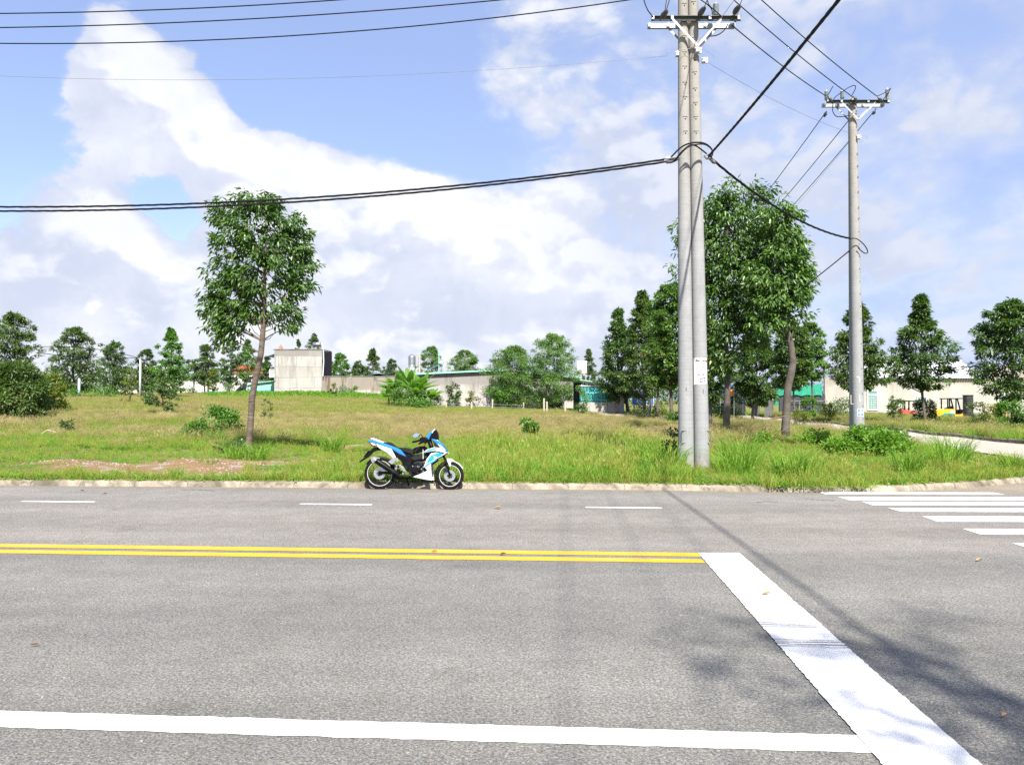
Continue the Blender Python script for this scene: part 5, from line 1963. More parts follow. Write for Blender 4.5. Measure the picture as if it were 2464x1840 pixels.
# ------------------------------------------------------------------ trees near the road
TD = 19.4
tb = G(597, TD)
T_base = Vector((tb.x, TD, tb.z))
tp = [(597, 1100), (598, 1085), (601, 1040), (605, 990), (606, 960), (613, 920), (622, 880), (628, 850), (631, 820), (634, 780), (637, 740), (636, 700), (637, 660), (639, 620), (640, 560), (640, 510)]
tpts = [at(a, b, TD) for a, b in tp]
tpts[0] = T_base + Vector((0, 0, -.2))
trad = [.098, .092, .084, .078, .080, .078, .076, .074, .068, .062, .055, .047, .040, .032, .022, .010]
lobes = [(545, 515, 48, 38, 1), (620, 500, 62, 34, 1.2), (690, 555, 62, 55, 1), (580, 570, 75, 55, 1.2), (720, 620, 45, 55, .8), (640, 620, 88, 55, 1.1), (555, 655, 62, 45, 1),
         (520, 715, 40, 60, 1.2), (575, 740, 60, 55, 1.3), (540, 785, 45, 40, 1.2), (700, 690, 58, 40, 1), (680, 745, 48, 45, 1), (690, 785, 26, 28, .7), (600, 690, 60, 45, .9), (655, 480, 50, 18, .8), (590, 480, 55, 16, .7), (738, 590, 22, 50, .5), (545, 820, 30, 18, .7)]
tw_ = []
for (a, b) in (((634, 800), (690, 760)), ((632, 815), (595, 770)), ((620, 870), (585, 800)), ((622, 880), (600, 830)), ((632, 820), (665, 795)), ((618, 905), (570, 862)), ((634, 790), (720, 735))):
    p, q = at(*a, TD), at(*b, TD + R.uniform(-.5, .5))
    m_ = p.lerp(q, .5) + Vector((0, 0, -.08))
    tw_.append(([p, m_, q], [.013, .009, .004]))
tree1, C1 = lobe_tree('roadside_tree', 'lone slender tree with drooping leaves standing left of the motorbike', T_base, tpts, trad, lobes, TD, M_LEAF_A, M_BARK, 3, 640, 18, .150, .064, clump=.17, flat=.75, droop=.75, depth=.9, limbs=75, twigs=tw_, outer=.55)

# tree behind the camera whose shadow falls on the stop line
TB = Vector((3.95, -2.35, .10))
tr_pts = [TB + Vector((0, 0, -.1)), TB + Vector((0, 0, 2.5)), TB + Vector((.05, .05, 5.0)), TB + Vector((.0, .1, 7.0)), TB + Vector((0, .1, 9.0))]
rng_ = np.random.default_rng(8)
root = empty('roadside_tree', TB)
tag(root, 'tree on the near verge behind the viewer, seen only by its shadow', 'tree')
mb = MB()
mb.tube([p - TB for p in tr_pts], [.11, .095, .07, .045, .01], 10)
Cc = []
for k in range(44):
    a = rng_.uniform(0, 6.28)
    hgt = rng_.uniform(5.9, 9.2)
    rr_ = rng_.uniform(.2, 1.5) * np.interp(hgt, [5.9, 7.2, 9.2], [.9, 1.2, .55])
    c = Vector((rr_ * math.cos(a) * 1.1, rr_ * math.sin(a) * .9 + .1, hgt))
    Cc.append(c)
    mb.tube([Vector((0, .08, max(4.6, hgt - .9))), Vector((c.x * .5, c.y * .5, hgt - .35)), c], [.024, .015, .004], 5, caps=False)
mb.build('trunk', M_BARK, root, smooth=True)
Cn = np.array([tuple(c) for c in Cc])
pos, u_, sh = sprays(rng_, Cn, np.full(len(Cn), .30), 17, .5)
link('crown', leaves_mesh('crown', rng_, pos, u_, .15, .065, .7, vbase=sh), M_LEAF_A, root)

# two big trees right of the poles
BD = 27.0
b1 = G(1748, BD + 1.5)
tp1 = [(1748, 1040), (1748, 1010), (1750, 960), (1751, 920), (1748, 860), (1744, 800), (1746, 720), (1748, 640), (1750, 560), (1752, 500), (1755, 460)]
P_ = [at(a, b, BD + 1.5) for a, b in tp1]
P_[0] = b1 + Vector((0, 0, -.2))
lob1 = [(1760, 470, 58, 35, 1), (1830, 465, 36, 30, .8), (1710, 505, 55, 38, 1), (1790, 540, 90, 55, 1.2), (1690, 590, 62, 60, 1), (1640, 560, 26, 40, .45), (1630, 640, 16, 50, .3), (1760, 640, 95, 70, 1.3), (1840, 590, 55, 70, 1),
        (1700, 700, 72, 60, 1.1), (1790, 740, 80, 60, 1.1), (1720, 780, 62, 55, 1), (1800, 800, 60, 45, .7), (1700, 850, 40, 45, .9), (1740, 860, 50, 45, .9), (1840, 700, 50, 50, .8)]
lobe_tree('roadside_tree', 'big leafy tree directly right of the twin poles, its straight thin trunk on the left', b1, P_, [.16, .13, .12, .115, .11, .10, .085, .07, .05, .03, .012], lob1, BD + 1.5, M_LEAF_A, M_BARK2, 5, 1050, 17, .20, .085, clump=.24, flat=.75, droop=.7, depth=.9, limbs=70)
b2 = G(1890, BD)
tp2 = [(1890, 1090), (1890, 1030), (1893, 980), (1896, 930), (1903, 900), (1908, 870), (1903, 830), (1892, 790), (1885, 760), (1880, 720), (1870, 670), (1862, 600), (1860, 520)]
P_ = [at(a, b, BD) for a, b in tp2]
P_[0] = b2 + Vector((0, 0, -.2))
lob2 = [(1880, 520, 50, 45, .9), (1905, 545, 24, 40, .5), (1925, 600, 26, 34, .5), (1890, 600, 55, 55, 1), (1905, 660, 55, 45, 1), (1935, 665, 30, 24, .8), (1890, 710, 62, 38, 1.1), (1850, 740, 50, 35, 1), (1830, 680, 50, 55, .8), (1845, 780, 45, 35, .6), (1870, 770, 40, 30, .8), (1925, 760, 26, 24, .4), (1880, 690, 70, 35, .8)]
tw_ = []
for (a, b) in (((1885, 765), (1840, 745)), ((1886, 770), (1830, 790)), ((1883, 750), (1930, 690)), ((1878, 715), (1840, 690)), ((1895, 800), (1915, 760)), ((1903, 885), (1922, 872)), ((1882, 740), (1900, 640))):
    p, q = at(*a, BD), at(*b, BD + R.uniform(-.7, .7))
    tw_.append(([p, p.lerp(q, .5) + Vector((0, 0, .05)), q], [.055, .04, .012]))
lobe_tree('roadside_tree', 'big tree with a thick crooked trunk and leaves hanging to the right', b2, P_, [.17, .145, .135, .128, .135, .125, .115, .105, .09, .065, .045, .03, .012], lob2, BD, M_LEAF_E2, M_BARK2, 6, 520, 16, .20, .085, clump=.24, flat=.75, droop=.8, depth=.9, limbs=50, twigs=tw_)

# ------------------------------------------------------------------ rows of trees further back
LT = 'trees along the back of the field'
RT = 'street trees beyond the side street'
MT = 'tall trees behind the twin poles'
spec = [
    # label, px, D, box, kind, leaf, group, nclu, per, L, W, trunk px, trunk w, seed, brown
    ('tall dense tree at the far left edge, above the round bush', 35, 72, (-20, 90, 757, 915), 'column', M_LEAF_B, LT, 150, 60, .24, .11, 30, 8, 31, 0),
    ('wide dark tree, second from the left edge', 178, 88, (116, 242, 793, 942), 'round', M_LEAF_B, LT, 170, 60, .27, .12, 182, 8, 32, 0),
    ('lower dull green tree right of the wide dark tree', 276, 98, (232, 322, 826, 950), 'round', M_LEAF_A2, LT, 130, 50, .28, .12, 272, 6, 33, 0),
    ('small bushy tree just right of the leftmost street pole', 352, 90, (325, 380, 845, 950), 'round', M_LEAF_B, LT, 90, 44, .27, .12, 352, 5, 34, 0),
    ('tall bright tree with a pointed top right of the leftmost street pole', 412, 84, (366, 458, 793, 945), 'cone', M_LEAF_E, LT, 150, 60, .24, .11, 423, 7, 35, 0),
    ('narrow rounded tree with a bare dark trunk between two street poles', 492, 112, (462, 526, 832, 925), 'round', M_LEAF_B, LT, 110, 50, .30, .13, 491, 4, 36, 0),
    ('small reddish tree just right of the middle street pole', 512, 104, (498, 528, 892, 938), 'round', M_LEAF_D, LT, 40, 30, .26, .11, 511, 2, 37, 0),
    ('thin-crowned tree showing under the lone tree, left part', 546, 110, (524, 590, 818, 928), 'round', M_LEAF_A2, LT, 80, 44, .32, .14, 552, 4, 38, 0),
    ('bright tree behind the trunk of the lone tree', 592, 120, (568, 626, 822, 915), 'cone', M_LEAF_E, LT, 90, 50, .32, .14, 590, 4, 39, 0),
    ('tree squeezed between the lone trunk and the concrete house', 640, 128, (618, 668, 862, 935), 'cone', M_LEAF_B, LT, 80, 44, .34, .15, 640, 4, 40, 0),
    ('small dark treetop over the roof of the concrete house', 720, 150, (708, 728, 821, 880), 'cone', M_LEAF_B, LT, 30, 34, .38, .16, 718, 3, 41, 0),
    ('pointed treetop beside the steel tank on the concrete house', 757, 152, (732, 780, 806, 880), 'cone', M_LEAF_B, LT, 60, 44, .38, .16, 757, 3, 42, 0),
    ('rounded tree right behind the black side of the concrete house', 815, 140, (792, 845, 854, 930), 'round', M_LEAF_E, LT, 90, 50, .36, .15, 815, 3, 43, 0),
    ('pointed tree over the middle of the stained wall', 897, 140, (868, 925, 843, 930), 'cone', M_LEAF_B, LT, 90, 50, .36, .15, 897, 3, 44, 0),
    ('low broad tree left of the pointed tree over the stained wall', 862, 135, (842, 884, 873, 930), 'round', M_LEAF_B, LT, 60, 44, .36, .15, 862, 3, 45, 0),
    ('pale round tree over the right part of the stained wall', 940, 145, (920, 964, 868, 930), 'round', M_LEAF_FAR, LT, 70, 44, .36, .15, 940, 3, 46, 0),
    ('feathery tree left of the thin white mast', 1036, 92, (1006, 1070, 838, 925), 'round', M_LEAF_C, LT, 110, 60, .24, .07, 1036, 3, 47, 0),
    ('dense feathery tree behind the green edged roof', 1118, 92, (1076, 1162, 847, 925), 'round', M_LEAF_C, LT, 140, 60, .24, .07, 1118, 3, 48, 0),
    ('wide feathery tree growing against the grey wall', 1225, 72, (1160, 1312, 838, 974), 'round', M_LEAF_C, LT, 235, 72, .22, .06, 1215, 4, 49, 0),
    ('tallest feathery tree with thin shoots against the grey wall', 1338, 70, (1268, 1396, 808, 976), 'column', M_LEAF_C, LT, 245, 72, .22, .06, 1332, 4, 50, 0),
    ('small dark trees tip behind the white panel', 1415, 118, (1392, 1440, 845, 935), 'cone', M_LEAF_B, LT, 70, 44, .32, .14, 1415, 3, 51, 0),
    ('leftmost tall street tree behind the twin poles', 1487, 60, (1428, 1548, 748, 960), 'cone', M_LEAF_A2, MT, 230, 64, .21, .10, 1512, 9, 52, 0),
    ('second tall street tree, its top in open sky', 1545, 55, (1484, 1606, 705, 955), 'cone', M_LEAF_B, MT, 230, 64, .21, .10, 1550, 8, 53, 300),
    ('tall street tree touching the left side of the twin poles', 1610, 44, (1553, 1680, 686, 930), 'column', M_LEAF_E2, MT, 260, 64, .20, .095, 1614, 10, 54, 500),
    ('slim street tree between two taller ones left of the poles', 1580, 50, (1545, 1620, 760, 925), 'round', M_LEAF_A2, MT, 120, 60, .20, .095, 1582, 7, 55, 200),
    ('shaded tree between the big trees, low behind the poles', 1700, 38, (1668, 1760, 800, 965), 'round', M_LEAF_A2, MT, 130, 60, .20, .09, 1705, 12, 56, 0),
    ('dark low tree between the two big trunks', 1815, 46, (1758, 1880, 800, 975), 'round', M_LEAF_A2, MT, 180, 60, .21, .10, 1810, 7, 57, 0),
    ('dark leafy tree behind the thick crooked trunk', 1905, 40, (1850, 1962, 778, 935), 'round', M_LEAF_A2, RT, 190, 60, .20, .095, 1915, 6, 58, 0),
    ('pale rounded street tree left of the second pole pair', 1955, 50, (1905, 1998, 783, 912), 'column', M_LEAF_C, RT, 150, 60, .20, .09, 1958, 6, 59, 0),
    ('street tree partly hidden by the second pole pair', 2062, 41, (1982, 2142, 735, 938), 'cone', M_LEAF_B, RT, 260, 64, .19, .085, 2050, 8, 60, 0),
    ('street tree with a narrow pointed top, right of the second pole pair', 2216, 41, (2132, 2300, 716, 935), 'spire', M_LEAF_A2, RT, 280, 64, .19, .085, 2222, 8, 61, 0),
    ('dark street tree cut by the right edge of the photo', 2440, 38, (2332, 2530, 727, 960), 'round', M_LEAF_A2, RT, 300, 64, .19, .085, 2442, 9, 62, 0),
]
for (lab, px_, D, box, kd, lm, grp, nc, per, L_, W_, tpx, tw, sd, br) in spec:
    nc, per = int(nc * (1.0 if grp == RT else 1.2)), int(per * (.85 if grp == RT else 1.0))
    kx = .86 if grp == RT else .93
    box = ((box[0] + box[1]) / 2 - (box[1] - box[0]) / 2 * kx, (box[0] + box[1]) / 2 + (box[1] - box[0]) / 2 * kx, box[2], box[3])
    box = (box[0], box[1], box[2] - 4, box[3])
    make_tree('tree', lab, px_, D, box, kd, lm, M_BARK2, grp, nc, per, L_, W_, tpx, tw, sd, brown=br)
# small field tree
make_tree('sapling', 'small layered young tree alone in the left part of the field', 392, 45, (345, 436, 893, 975), 'cone', M_LEAF_B, M_BARK2, None, 70, 40, .15, .07, 393, 3, 70, flat=.35)
make_tree('sapling', 'slender yellowing sapling before the leftmost street pole', 313, 62, (292, 332, 886, 965), 'round', M_LEAF_D, M_BARK2, None, 26, 22, .20, .09, 314, 2, 71)
make_tree('sapling', 'thin yellow-leaved sapling before the stained wall', 805, 95, (792, 815, 922, 945), 'round', M_LEAF_D, M_BARK2, None, 12, 20, .28, .14, 803, 2, 72)
make_tree('sapling', 'spindly seedling with small leaves right of the lone tree', 640, 36, (615, 660, 960, 1005), 'round', M_LEAF_B, M_BARK2, None, 14, 16, .12, .06, 632, 2, 73)

# far-off wood closing the horizon
rng = np.random.default_rng(90)
n = 34000
xw = rng.uniform(-260, 330, n)
yw = rng.uniform(175, 235, n) + 12 * np.sin(xw * .03)
top = 5.6 + 1.6 * np.sin(xw * .055) + 1.3 * np.sin(xw * .17 + 1) + .9 * np.sin(xw * .41)
zw = zg(xw, yw) + rng.uniform(0, 1, n) ** .8 * top
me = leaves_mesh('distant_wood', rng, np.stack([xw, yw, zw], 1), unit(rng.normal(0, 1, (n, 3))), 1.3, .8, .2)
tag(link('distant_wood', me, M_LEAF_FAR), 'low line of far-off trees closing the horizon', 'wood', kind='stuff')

# ------------------------------------------------------------------ shrubs
for a in (
    ('big dark round bush at the far left edge', 36, 38, 190, 150, M_LEAF_B, 101, 9500, .19, .09, 80),
    ('yellow-green bush behind the big dark bush', 118, 46, 100, 96, M_LEAF_D, 102, 3000, .19, .09, 34),
    ('rounded leafy green bush left of the lone tree', 512, 25.5, 165, 78, M_LEAF_E, 103, 5600, .105, .06, 46),
    ('small dark bush in the middle of the left field', 163, 29, 34, 34, M_LEAF_B, 104, 380, .10, .05, 10),
    ('small dark bush right of the layered young tree', 412, 42, 32, 36, M_LEAF_B, 105, 420, .13, .06, 10),
    ('shaded dark undergrowth behind the foot of the lone tree', 560, 20.6, 120, 22, M_LEAF_B, 106, 1300, .08, .045, 24),
    ('sparse dark weed right of the motorbike seat level, mid field', 1272, 25, 56, 58, M_LEAF_E, 107, 900, .13, .06, 16),
    ('tall narrow dark green shrub before the grey wall', 1092, 72, 42, 64, M_LEAF_A2, 108, 1300, .20, .10, 26),
    ('small fruit tree with yellowish leaves before the grey wall', 1133, 72, 30, 44, M_LEAF_D, 109, 420, .20, .10, 12),
    ('pale green vine mound before the grey wall', 1205, 70.5, 48, 60, M_LEAF_E, 110, 1500, .20, .11, 26),
    ('light green shrub right of the fence posts', 1400, 57, 46, 78, M_LEAF_C, 111, 900, .15, .06, 22),
    ('dark low shrub before the teal fence', 1396, 52, 36, 30, M_LEAF_B, 112, 500, .14, .06, 12),
    ('dull shrub growing beneath the blue signboard', 1560, 52, 130, 30, M_LEAF_B, 113, 1600, .15, .07, 26),
    ('yellow-green shrub right of the blue signboard', 1592, 50, 40, 26, M_LEAF_D, 114, 420, .15, .06, 10),
    ('bright green low growth left of the twin poles', 1620, 40, 60, 30, M_LEAF_E, 115, 800, .14, .06, 14),
    ('arching dark leaves reaching out left of the twin poles', 1612, 17.2, 66, 96, M_LEAF_A2, 116, 260, .11, .055, 12),
    ('leafy creeping vines covering the foot of the second poles', 2100, 20.2, 215, 58, M_WEED, 117, 6500, .10, .065, 70),
    ('fresh leaves in front of the second poles on the left', 2020, 19.6, 110, 42, M_WEED, 118, 1700, .09, .05, 28),
    ('bright weeds at the foot of the thick crooked trunk', 1960, 23, 110, 40, M_WEED, 119, 1500, .10, .055, 24),
    ('low bright weeds between the two big trunks', 1840, 23.5, 70, 34, M_WEED, 120, 900, .10, .05, 18),
    ('bush left of the small red vehicle', 2155, 50, 46, 64, M_LEAF_B, 121, 1100, .15, .07, 20),
    ('bush under the street tree with the pointed top', 2225, 42, 72, 66, M_LEAF_B, 122, 1800, .14, .07, 28),
    ('dense bush at the right edge before the dark street tree', 2430, 36, 100, 74, M_LEAF_E, 123, 2200, .14, .07, 30),
    ('dark low bush at the right edge of the photo', 2455, 30, 60, 56, M_LEAF_B, 124, 1300, .12, .06, 20),
    ('feathery bush before the black barrel', 2352, 44, 50, 62, M_LEAF_B, 125, 900, .14, .06, 18),
    ('yellowish bush between the barrel and the right edge', 2395, 44, 60, 50, M_LEAF_D, 126, 900, .14, .06, 18),
    ('dark hedge before the beige wall left of the second poles', 2020, 54, 110, 46, M_LEAF_B, 127, 1500, .17, .08, 28),
    ('sapling-like bush beside the side street, left of the second poles', 1988, 42, 36, 56, M_LEAF_D, 128, 600, .13, .06, 14),
    ('green bush before the green netting', 1948, 50, 48, 60, M_LEAF_E, 129, 900, .17, .07, 18),
    ('undergrowth below the dark stall', 1750, 50, 110, 34, M_LEAF_B, 130, 1400, .16, .07, 24),
    ('yellow-green weed patch right of the thick crooked trunk', 1925, 36, 46, 50, M_LEAF_D, 131, 700, .12, .05, 14),
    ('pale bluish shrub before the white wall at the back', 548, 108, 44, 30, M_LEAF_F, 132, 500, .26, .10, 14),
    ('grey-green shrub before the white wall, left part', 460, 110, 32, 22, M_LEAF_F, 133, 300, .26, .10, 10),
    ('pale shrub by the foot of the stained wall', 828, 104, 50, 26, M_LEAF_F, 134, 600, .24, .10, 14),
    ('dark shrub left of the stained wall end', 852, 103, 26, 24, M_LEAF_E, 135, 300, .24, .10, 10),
    ('low dark growth behind the leftmost field trees', 255, 84, 130, 24, M_LEAF_E, 136, 1100, .22, .10, 24),
    ('bushy growth at the foot of the wide dark tree', 160, 80, 90, 26, M_LEAF_E, 137, 900, .22, .10, 22),
    ('yellow-flowered plant in a pot at the forecourt', 1864, 49, 16, 14, M_LEAF_D, 138, 160, .10, .06, 6),
    ('wide low leaves under the banana plants', 1000, 66, 100, 26, M_LEAF_E, 139, 900, .24, .09, 20),
    ('tangled green undergrowth filling the gaps of the banana clump', 972, 67, 110, 52, M_LEAF_C, 142, 1900, .24, .10, 30),
    ('dark broad leaves behind the right banana plants', 1018, 73, 70, 50, M_LEAF_E, 143, 1100, .26, .12, 20),
    ('leafy citrus bush right of the banana plants', 1045, 70, 52, 44, M_LEAF_C, 140, 800, .22, .07, 18),
    ('shady shrubs below the feathery trees', 1280, 69, 120, 30, M_LEAF_B, 141, 1100, .20, .08, 24)):
    (lab, px_, D, w_, h_, lm, sd, n, L_, W_, nc) = a
    shrub('shrub', lab, px_, D, w_, h_, lm, sd, n, L_, W_, nclu=nc, kindp='dome' if h_ < w_ else 'tall', clump=.30 if nc < 30 else .22)

# dead reddish brushwood
rng = np.random.default_rng(77)
bw = G(1815, 24)
root = empty('brushwood', bw)
tag(root, 'heap of dry reddish brushwood between the two big trunks', 'dead branches')
mb = MB()
for k in range(60):
    a = rng.uniform(0, 6.28)
    el = rng.uniform(.2, 1.3)
    Lb = rng.uniform(.3, 1.0)
    p0 = Vector((rng.uniform(-.5, .5), rng.uniform(-.2, .2), 0))
    p1 = p0 + Vector((math.cos(a) * math.cos(el), math.sin(a) * .4, math.sin(el))) * Lb
    mb.tube([p0, p0.lerp(p1, .5) + Vector((rng.uniform(-.08, .08), 0, rng.uniform(-.05, .05))), p1], [.012, .008, .003], 4, caps=False)
mb.tube([Vector((.1, 0, .3)), Vector((.5, 0, .85)), Vector((1.0, 0, .95)), Vector((1.6, .1, .75))], [.014, .012, .010, .005], 5)
o_ = mb.build('twigs', bark_mat('dry_twig', (.20, .12, .08), (.34, .22, .14)), root)
n = 420
pos = np.stack([rng.normal(0, .7, n), rng.normal(0, .25, n), np.abs(rng.normal(0, .16, n))], 1)
o_ = link('dead_leaves', leaves_mesh('dead_leaves', rng, pos, unit(rng.normal(0, 1, (n, 3))), .10, .05, .3), M_BROWN, root)
o_['kind'] = 'stuff'

# banana plants
def banana(label, px, D, h_px, seed, nl=9, spread=1.0):
    rng = np.random.default_rng(seed)
    base = G(px, D)
    root = empty('banana_plant', base)
    tag(root, label, 'banana plant', 'banana plants by the stained wall')
    H = h_px / F * D
    MB().tube([(0, 0, -.05), (.02, 0, H * .25), (.0, .02, H * .5)], [.11, .09, .05], 8).build('stem', plain('banana_stem', (.20, .20, .09), .7), root, smooth=True)
    for k in range(nl):
        a = 2 * math.pi * k / nl + rng.uniform(-.4, .4)
        el = rng.uniform(.5, 1.25)
        L = H * rng.uniform(.55, .85) * spread
        w = .26 + .12 * rng.uniform()
        vs, fs = [], []
        m = 9
        for i in range(m + 1):
            t = i / m
            r = L * t * math.cos(el) * (1 + .25 * t)
            z = H * .45 + L * math.sin(el) * (t - .62 * t * t * (1.6 - el))
            wd = w * math.sin(min(1, max(.03, (t - .12) / .88)) ** .7 * math.pi) ** .6 * 1.0 if t > .12 else .02
            tear = (1 + rng.uniform(-.12, .12))
            c, s_ = math.cos(a), math.sin(a)
            vs += [(r * c - s_ * wd * tear, r * s_ + c * wd * tear, z - wd * .35), (r * c, r * s_, z), (r * c + s_ * wd, r * s_ - c * wd, z - wd * .35)]
        for i in range(m):
            b = 3 * i
            fs += [(b, b + 1, b + 4, b + 3), (b + 1, b + 2, b + 5, b + 4)]
        me = mesh_np('leaf', vs, fs, {'v': np.full(len(vs), rng.uniform(.1, .8))})
        link('leaf', me, M_BANANA, root, True)


for i, (px_, D, h_, lab) in enumerate(((948, 73, 62, 'banana plant at the far left of the clump, half behind the others'), (1000, 68, 60, 'broad low banana plant in front of the clump'), (960, 72, 70, 'leftmost banana plant, its leaves overlapping the stained wall'), (985, 70, 78, 'tallest banana plant with upright leaves'), (1012, 71, 74, 'right banana plant with a thick upright leaf'),
                                       (935, 69, 42, 'low young banana plant at the left of the clump'), (1035, 69, 46, 'short banana plant at the right of the clump'))):
    banana(lab, px_, D, h_ * 1.25, 200 + i, 12)

# ------------------------------------------------------------------ buildings
M_W_HOUSE = wall_mat('patched_pale_render', (0.43, 0.41, 0.375), (0.15, 0.135, 0.12), .65, panels=(2.6, 1.55), top=5.9, vscale=.8)
M_W_STAIN = wall_mat('rain_stained_render', (0.44, 0.41, 0.36), (0.11, 0.075, 0.05), .95, top=1.0, vscale=.55)
M_W_GREY = wall_mat('grey_raw_render', (0.42, 0.395, 0.37), (0.13, 0.115, 0.105), .75, top=2.4, vscale=.5)
M_W_BEIGE = wall_mat('beige_render', (0.43, 0.41, 0.355), (0.20, 0.18, 0.14), .6, top=2.9, vscale=.5)
M_W_WHITE = wall_mat('white_boundary_render', (0.54, 0.51, 0.48), (0.34, 0.31, 0.29), .35, vscale=.5)
M_TIN_GREEN = plain('pale_green_tin', (0.24, 0.50, 0.40), .5, var=.1)
M_TEAL = plain('teal_sheet', (0.01, 0.24, 0.26), .5, var=.12, vs=1)
M_TEALBAR = plain('turquoise_bar', (0.10, 0.46, 0.44), .5, var=.1)
M_TEALTARP = plain('turquoise_tarpaulin', (0.01, 0.30, 0.26), .6, var=.2, vs=2)
M_BLACKTIN = plain('black_corrugated_tin', (0.018, 0.016, 0.020), .6, spec=.2)
M_WHITEP = plain('white_painted_metal', (0.62, 0.62, 0.62), .4, var=.06)
M_GREYR = plain('grey_metal_roof', (0.24, 0.25, 0.27), .5, var=.12)
M_WINDOW = plain('greenish_window_glass', (0.13, 0.26, 0.23), .15, var=.1)
M_FRAME = plain('white_window_frame', (0.60, 0.62, 0.60), .5)
M_ROOFW = plain('white_roof_sheet', (0.60, 0.60, 0.62), .45, var=.06)
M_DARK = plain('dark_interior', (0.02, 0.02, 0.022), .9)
M_NETG = plain('green_shade_net', (0.01, 0.22, 0.13), .8, var=.2, vs=3)
M_BLUE_TARP = plain('dark_blue_tarpaulin', (0.015, 0.03, 0.11), .6, var=.3, vs=2)
M_TANK = plain('stainless_tank', (0.50, 0.50, 0.50), .28, .9, var=.08, vs=8)
M_POSTC = plain('cream_concrete_post', (0.36, 0.33, 0.26), .85, var=.15, vs=4)
M_BRICK = plain('red_brick_colour', (0.28, 0.13, 0.08), .9, var=.25, vs=5)
M_RED_ROOF = plain('red_roof_tiles', (0.42, 0.07, 0.05), .7, var=.2, vs=3)


def corrug(mb, x0, x1, z0, z1, y, pitch=.2, d=.03, z1b=None):
    """Corrugated sheet standing along x."""
    n = max(2, int((x1 - x0) / (pitch / 2)))
    vs, fs = [], []
    for i in range(n + 1):
        x = x0 + (x1 - x0) * i / n
        yy = y + (d if i % 2 else 0)
        zt = z1 + ((z1b if z1b is not None else z1) - z1) * i / n
        vs += [(x, yy, z0), (x, yy, zt)]
    for i in range(n):
        fs.append((2 * i, 2 * i + 2, 2 * i + 3, 2 * i + 1))
    mb.add(vs, fs)
    return mb


def local(root, px, py, D):
    return at(px, py, D) - root.location


# two-storey concrete house
HD = 110.0
hb_ = G(720, HD)
hs = empty('house', hb_)
tag(hs, 'two storey unpainted concrete house with a steel tank on its roof', 'house')
xl, xr = local(hs, 660, 900, HD).x, local(hs, 774, 900, HD).x
zt = local(hs, 700, 842, HD).z
MB().box(xl, xr, 0, .2, -.5, zt).box(xl, xl + .2, .2, 9, -.5, zt).build('wall', M_W_HOUSE, hs)
MB().box(xl - .12, xr + .05, -.06, .26, zt, zt + .14).build('coping', wall_mat('dirty_coping', (.20, .19, .17), (.08, .07, .06), .8), hs)
# receding right side in black tin
mb = MB()
xb = local(hs, 797, 860, HD + 7).x
zt2 = local(hs, 797, 847, HD + 7).z
mb.add([(xr, .02, local(hs, 774, 905, HD).z), (xb, 7, local(hs, 797, 905, HD + 7).z), (xb, 7, zt2), (xr, .02, zt - .1)], [(0, 1, 2, 3)])
nC = 16
vs, fs = [], []
p0, p1 = Vector((xr, .02, 0)), Vector((xb, 7, 0))
for i in range(nC * 2 + 1):
    t = i / (nC * 2)
    p = p0.lerp(p1, t)
    off = .05 if i % 2 else .12
    vs += [(p.x + off, p.y - off * .3, local(hs, 774, 905, HD).z), (p.x + off, p.y - off * .3, (zt - .1) * (1 - t) + zt2 * t)]
for i in range(nC * 2):
    fs.append((2 * i, 2 * i + 2, 2 * i + 3, 2 * i + 1))
mb = MB().add(vs, fs)
mb.build('side_cladding', M_BLACKTIN, hs)
MB().add([(xr, .1, zt), (xb, 7, zt2), (xb + .1, 7, zt2 + .12), (xr + .1, .1, zt + .12)], [(0, 1, 2, 3)]).build('side_roof_edge', M_GREYR, hs)
MB().box(xb - 1.15, xb - .2, 6.2, 6.9, local(hs, 790, 905, HD + 7).z, local(hs, 790, 877, HD + 7).z).build('white_pipe_box', M_WHITEP, hs)
MB().tube([local(hs, 777, 905, HD - .3), local(hs, 779, 870, HD - .3), local(hs, 778, 835, HD - .3), local(hs, 773, 825, HD - .3)], .07, 6).build('water_pipe', M_WHITEP, hs)
MB().tube([local(hs, 662, 848, HD - .1), local(hs, 662, 916, HD - .1), local(hs, 655, 917, HD - .1)], .06, 6).build('downpipe', M_GALV, hs)
mb = MB().box(xl - 1.05, xl, 1.0, 5, local(hs, 0, 907, HD).z, local(hs, 0, 899, HD).z)
mb.build('balcony', M_WHITEP, hs)
mb = MB()
for k in range(4):
    z_ = local(hs, 0, 898 - k * 3, HD).z
    mb.box(xl - 1.0, xl, 1.0, 1.05, z_, z_ + .09)
mb.box(xl - 1.05, xl - .98, .98, 1.08, local(hs, 0, 899, HD).z, local(hs, 0, 888, HD).z)
mb.build('balcony_rail', M_FRAME, hs)
mb = MB()
mb.add([(xl - 1.35, .6, local(hs, 0, 857, HD).z), (xl + .0, .6, local(hs, 0, 850, HD).z), (xl, 5, local(hs, 0, 850, HD).z), (xl - 1.35, 5, local(hs, 0, 857, HD).z),
        (xl - 1.35, .6, local(hs, 0, 856, HD).z), (xl + .0, .6, local(hs, 0, 848.5, HD).z), (xl, 5, local(hs, 0, 848.5, HD).z), (xl - 1.35, 5, local(hs, 0, 856, HD).z)],
       [(0, 1, 2, 3), (4, 7, 6, 5), (0, 4, 5, 1), (0, 3, 7, 4)])
mb.build('awning', M_GREYR, hs)
c0 = local(hs, 673, 842, HD + 1)
MB().add([(c0.x - .42, 1, zt), (c0.x + .42, 1, zt), (c0.x + .42, 1.8, zt), (c0.x - .42, 1.8, zt), (c0.x, 1.4, local(hs, 0, 826, HD).z)], [(0, 1, 4), (1, 2, 4), (2, 3, 4), (3, 0, 4)]).build('roof_finial', M_BRICK, hs)
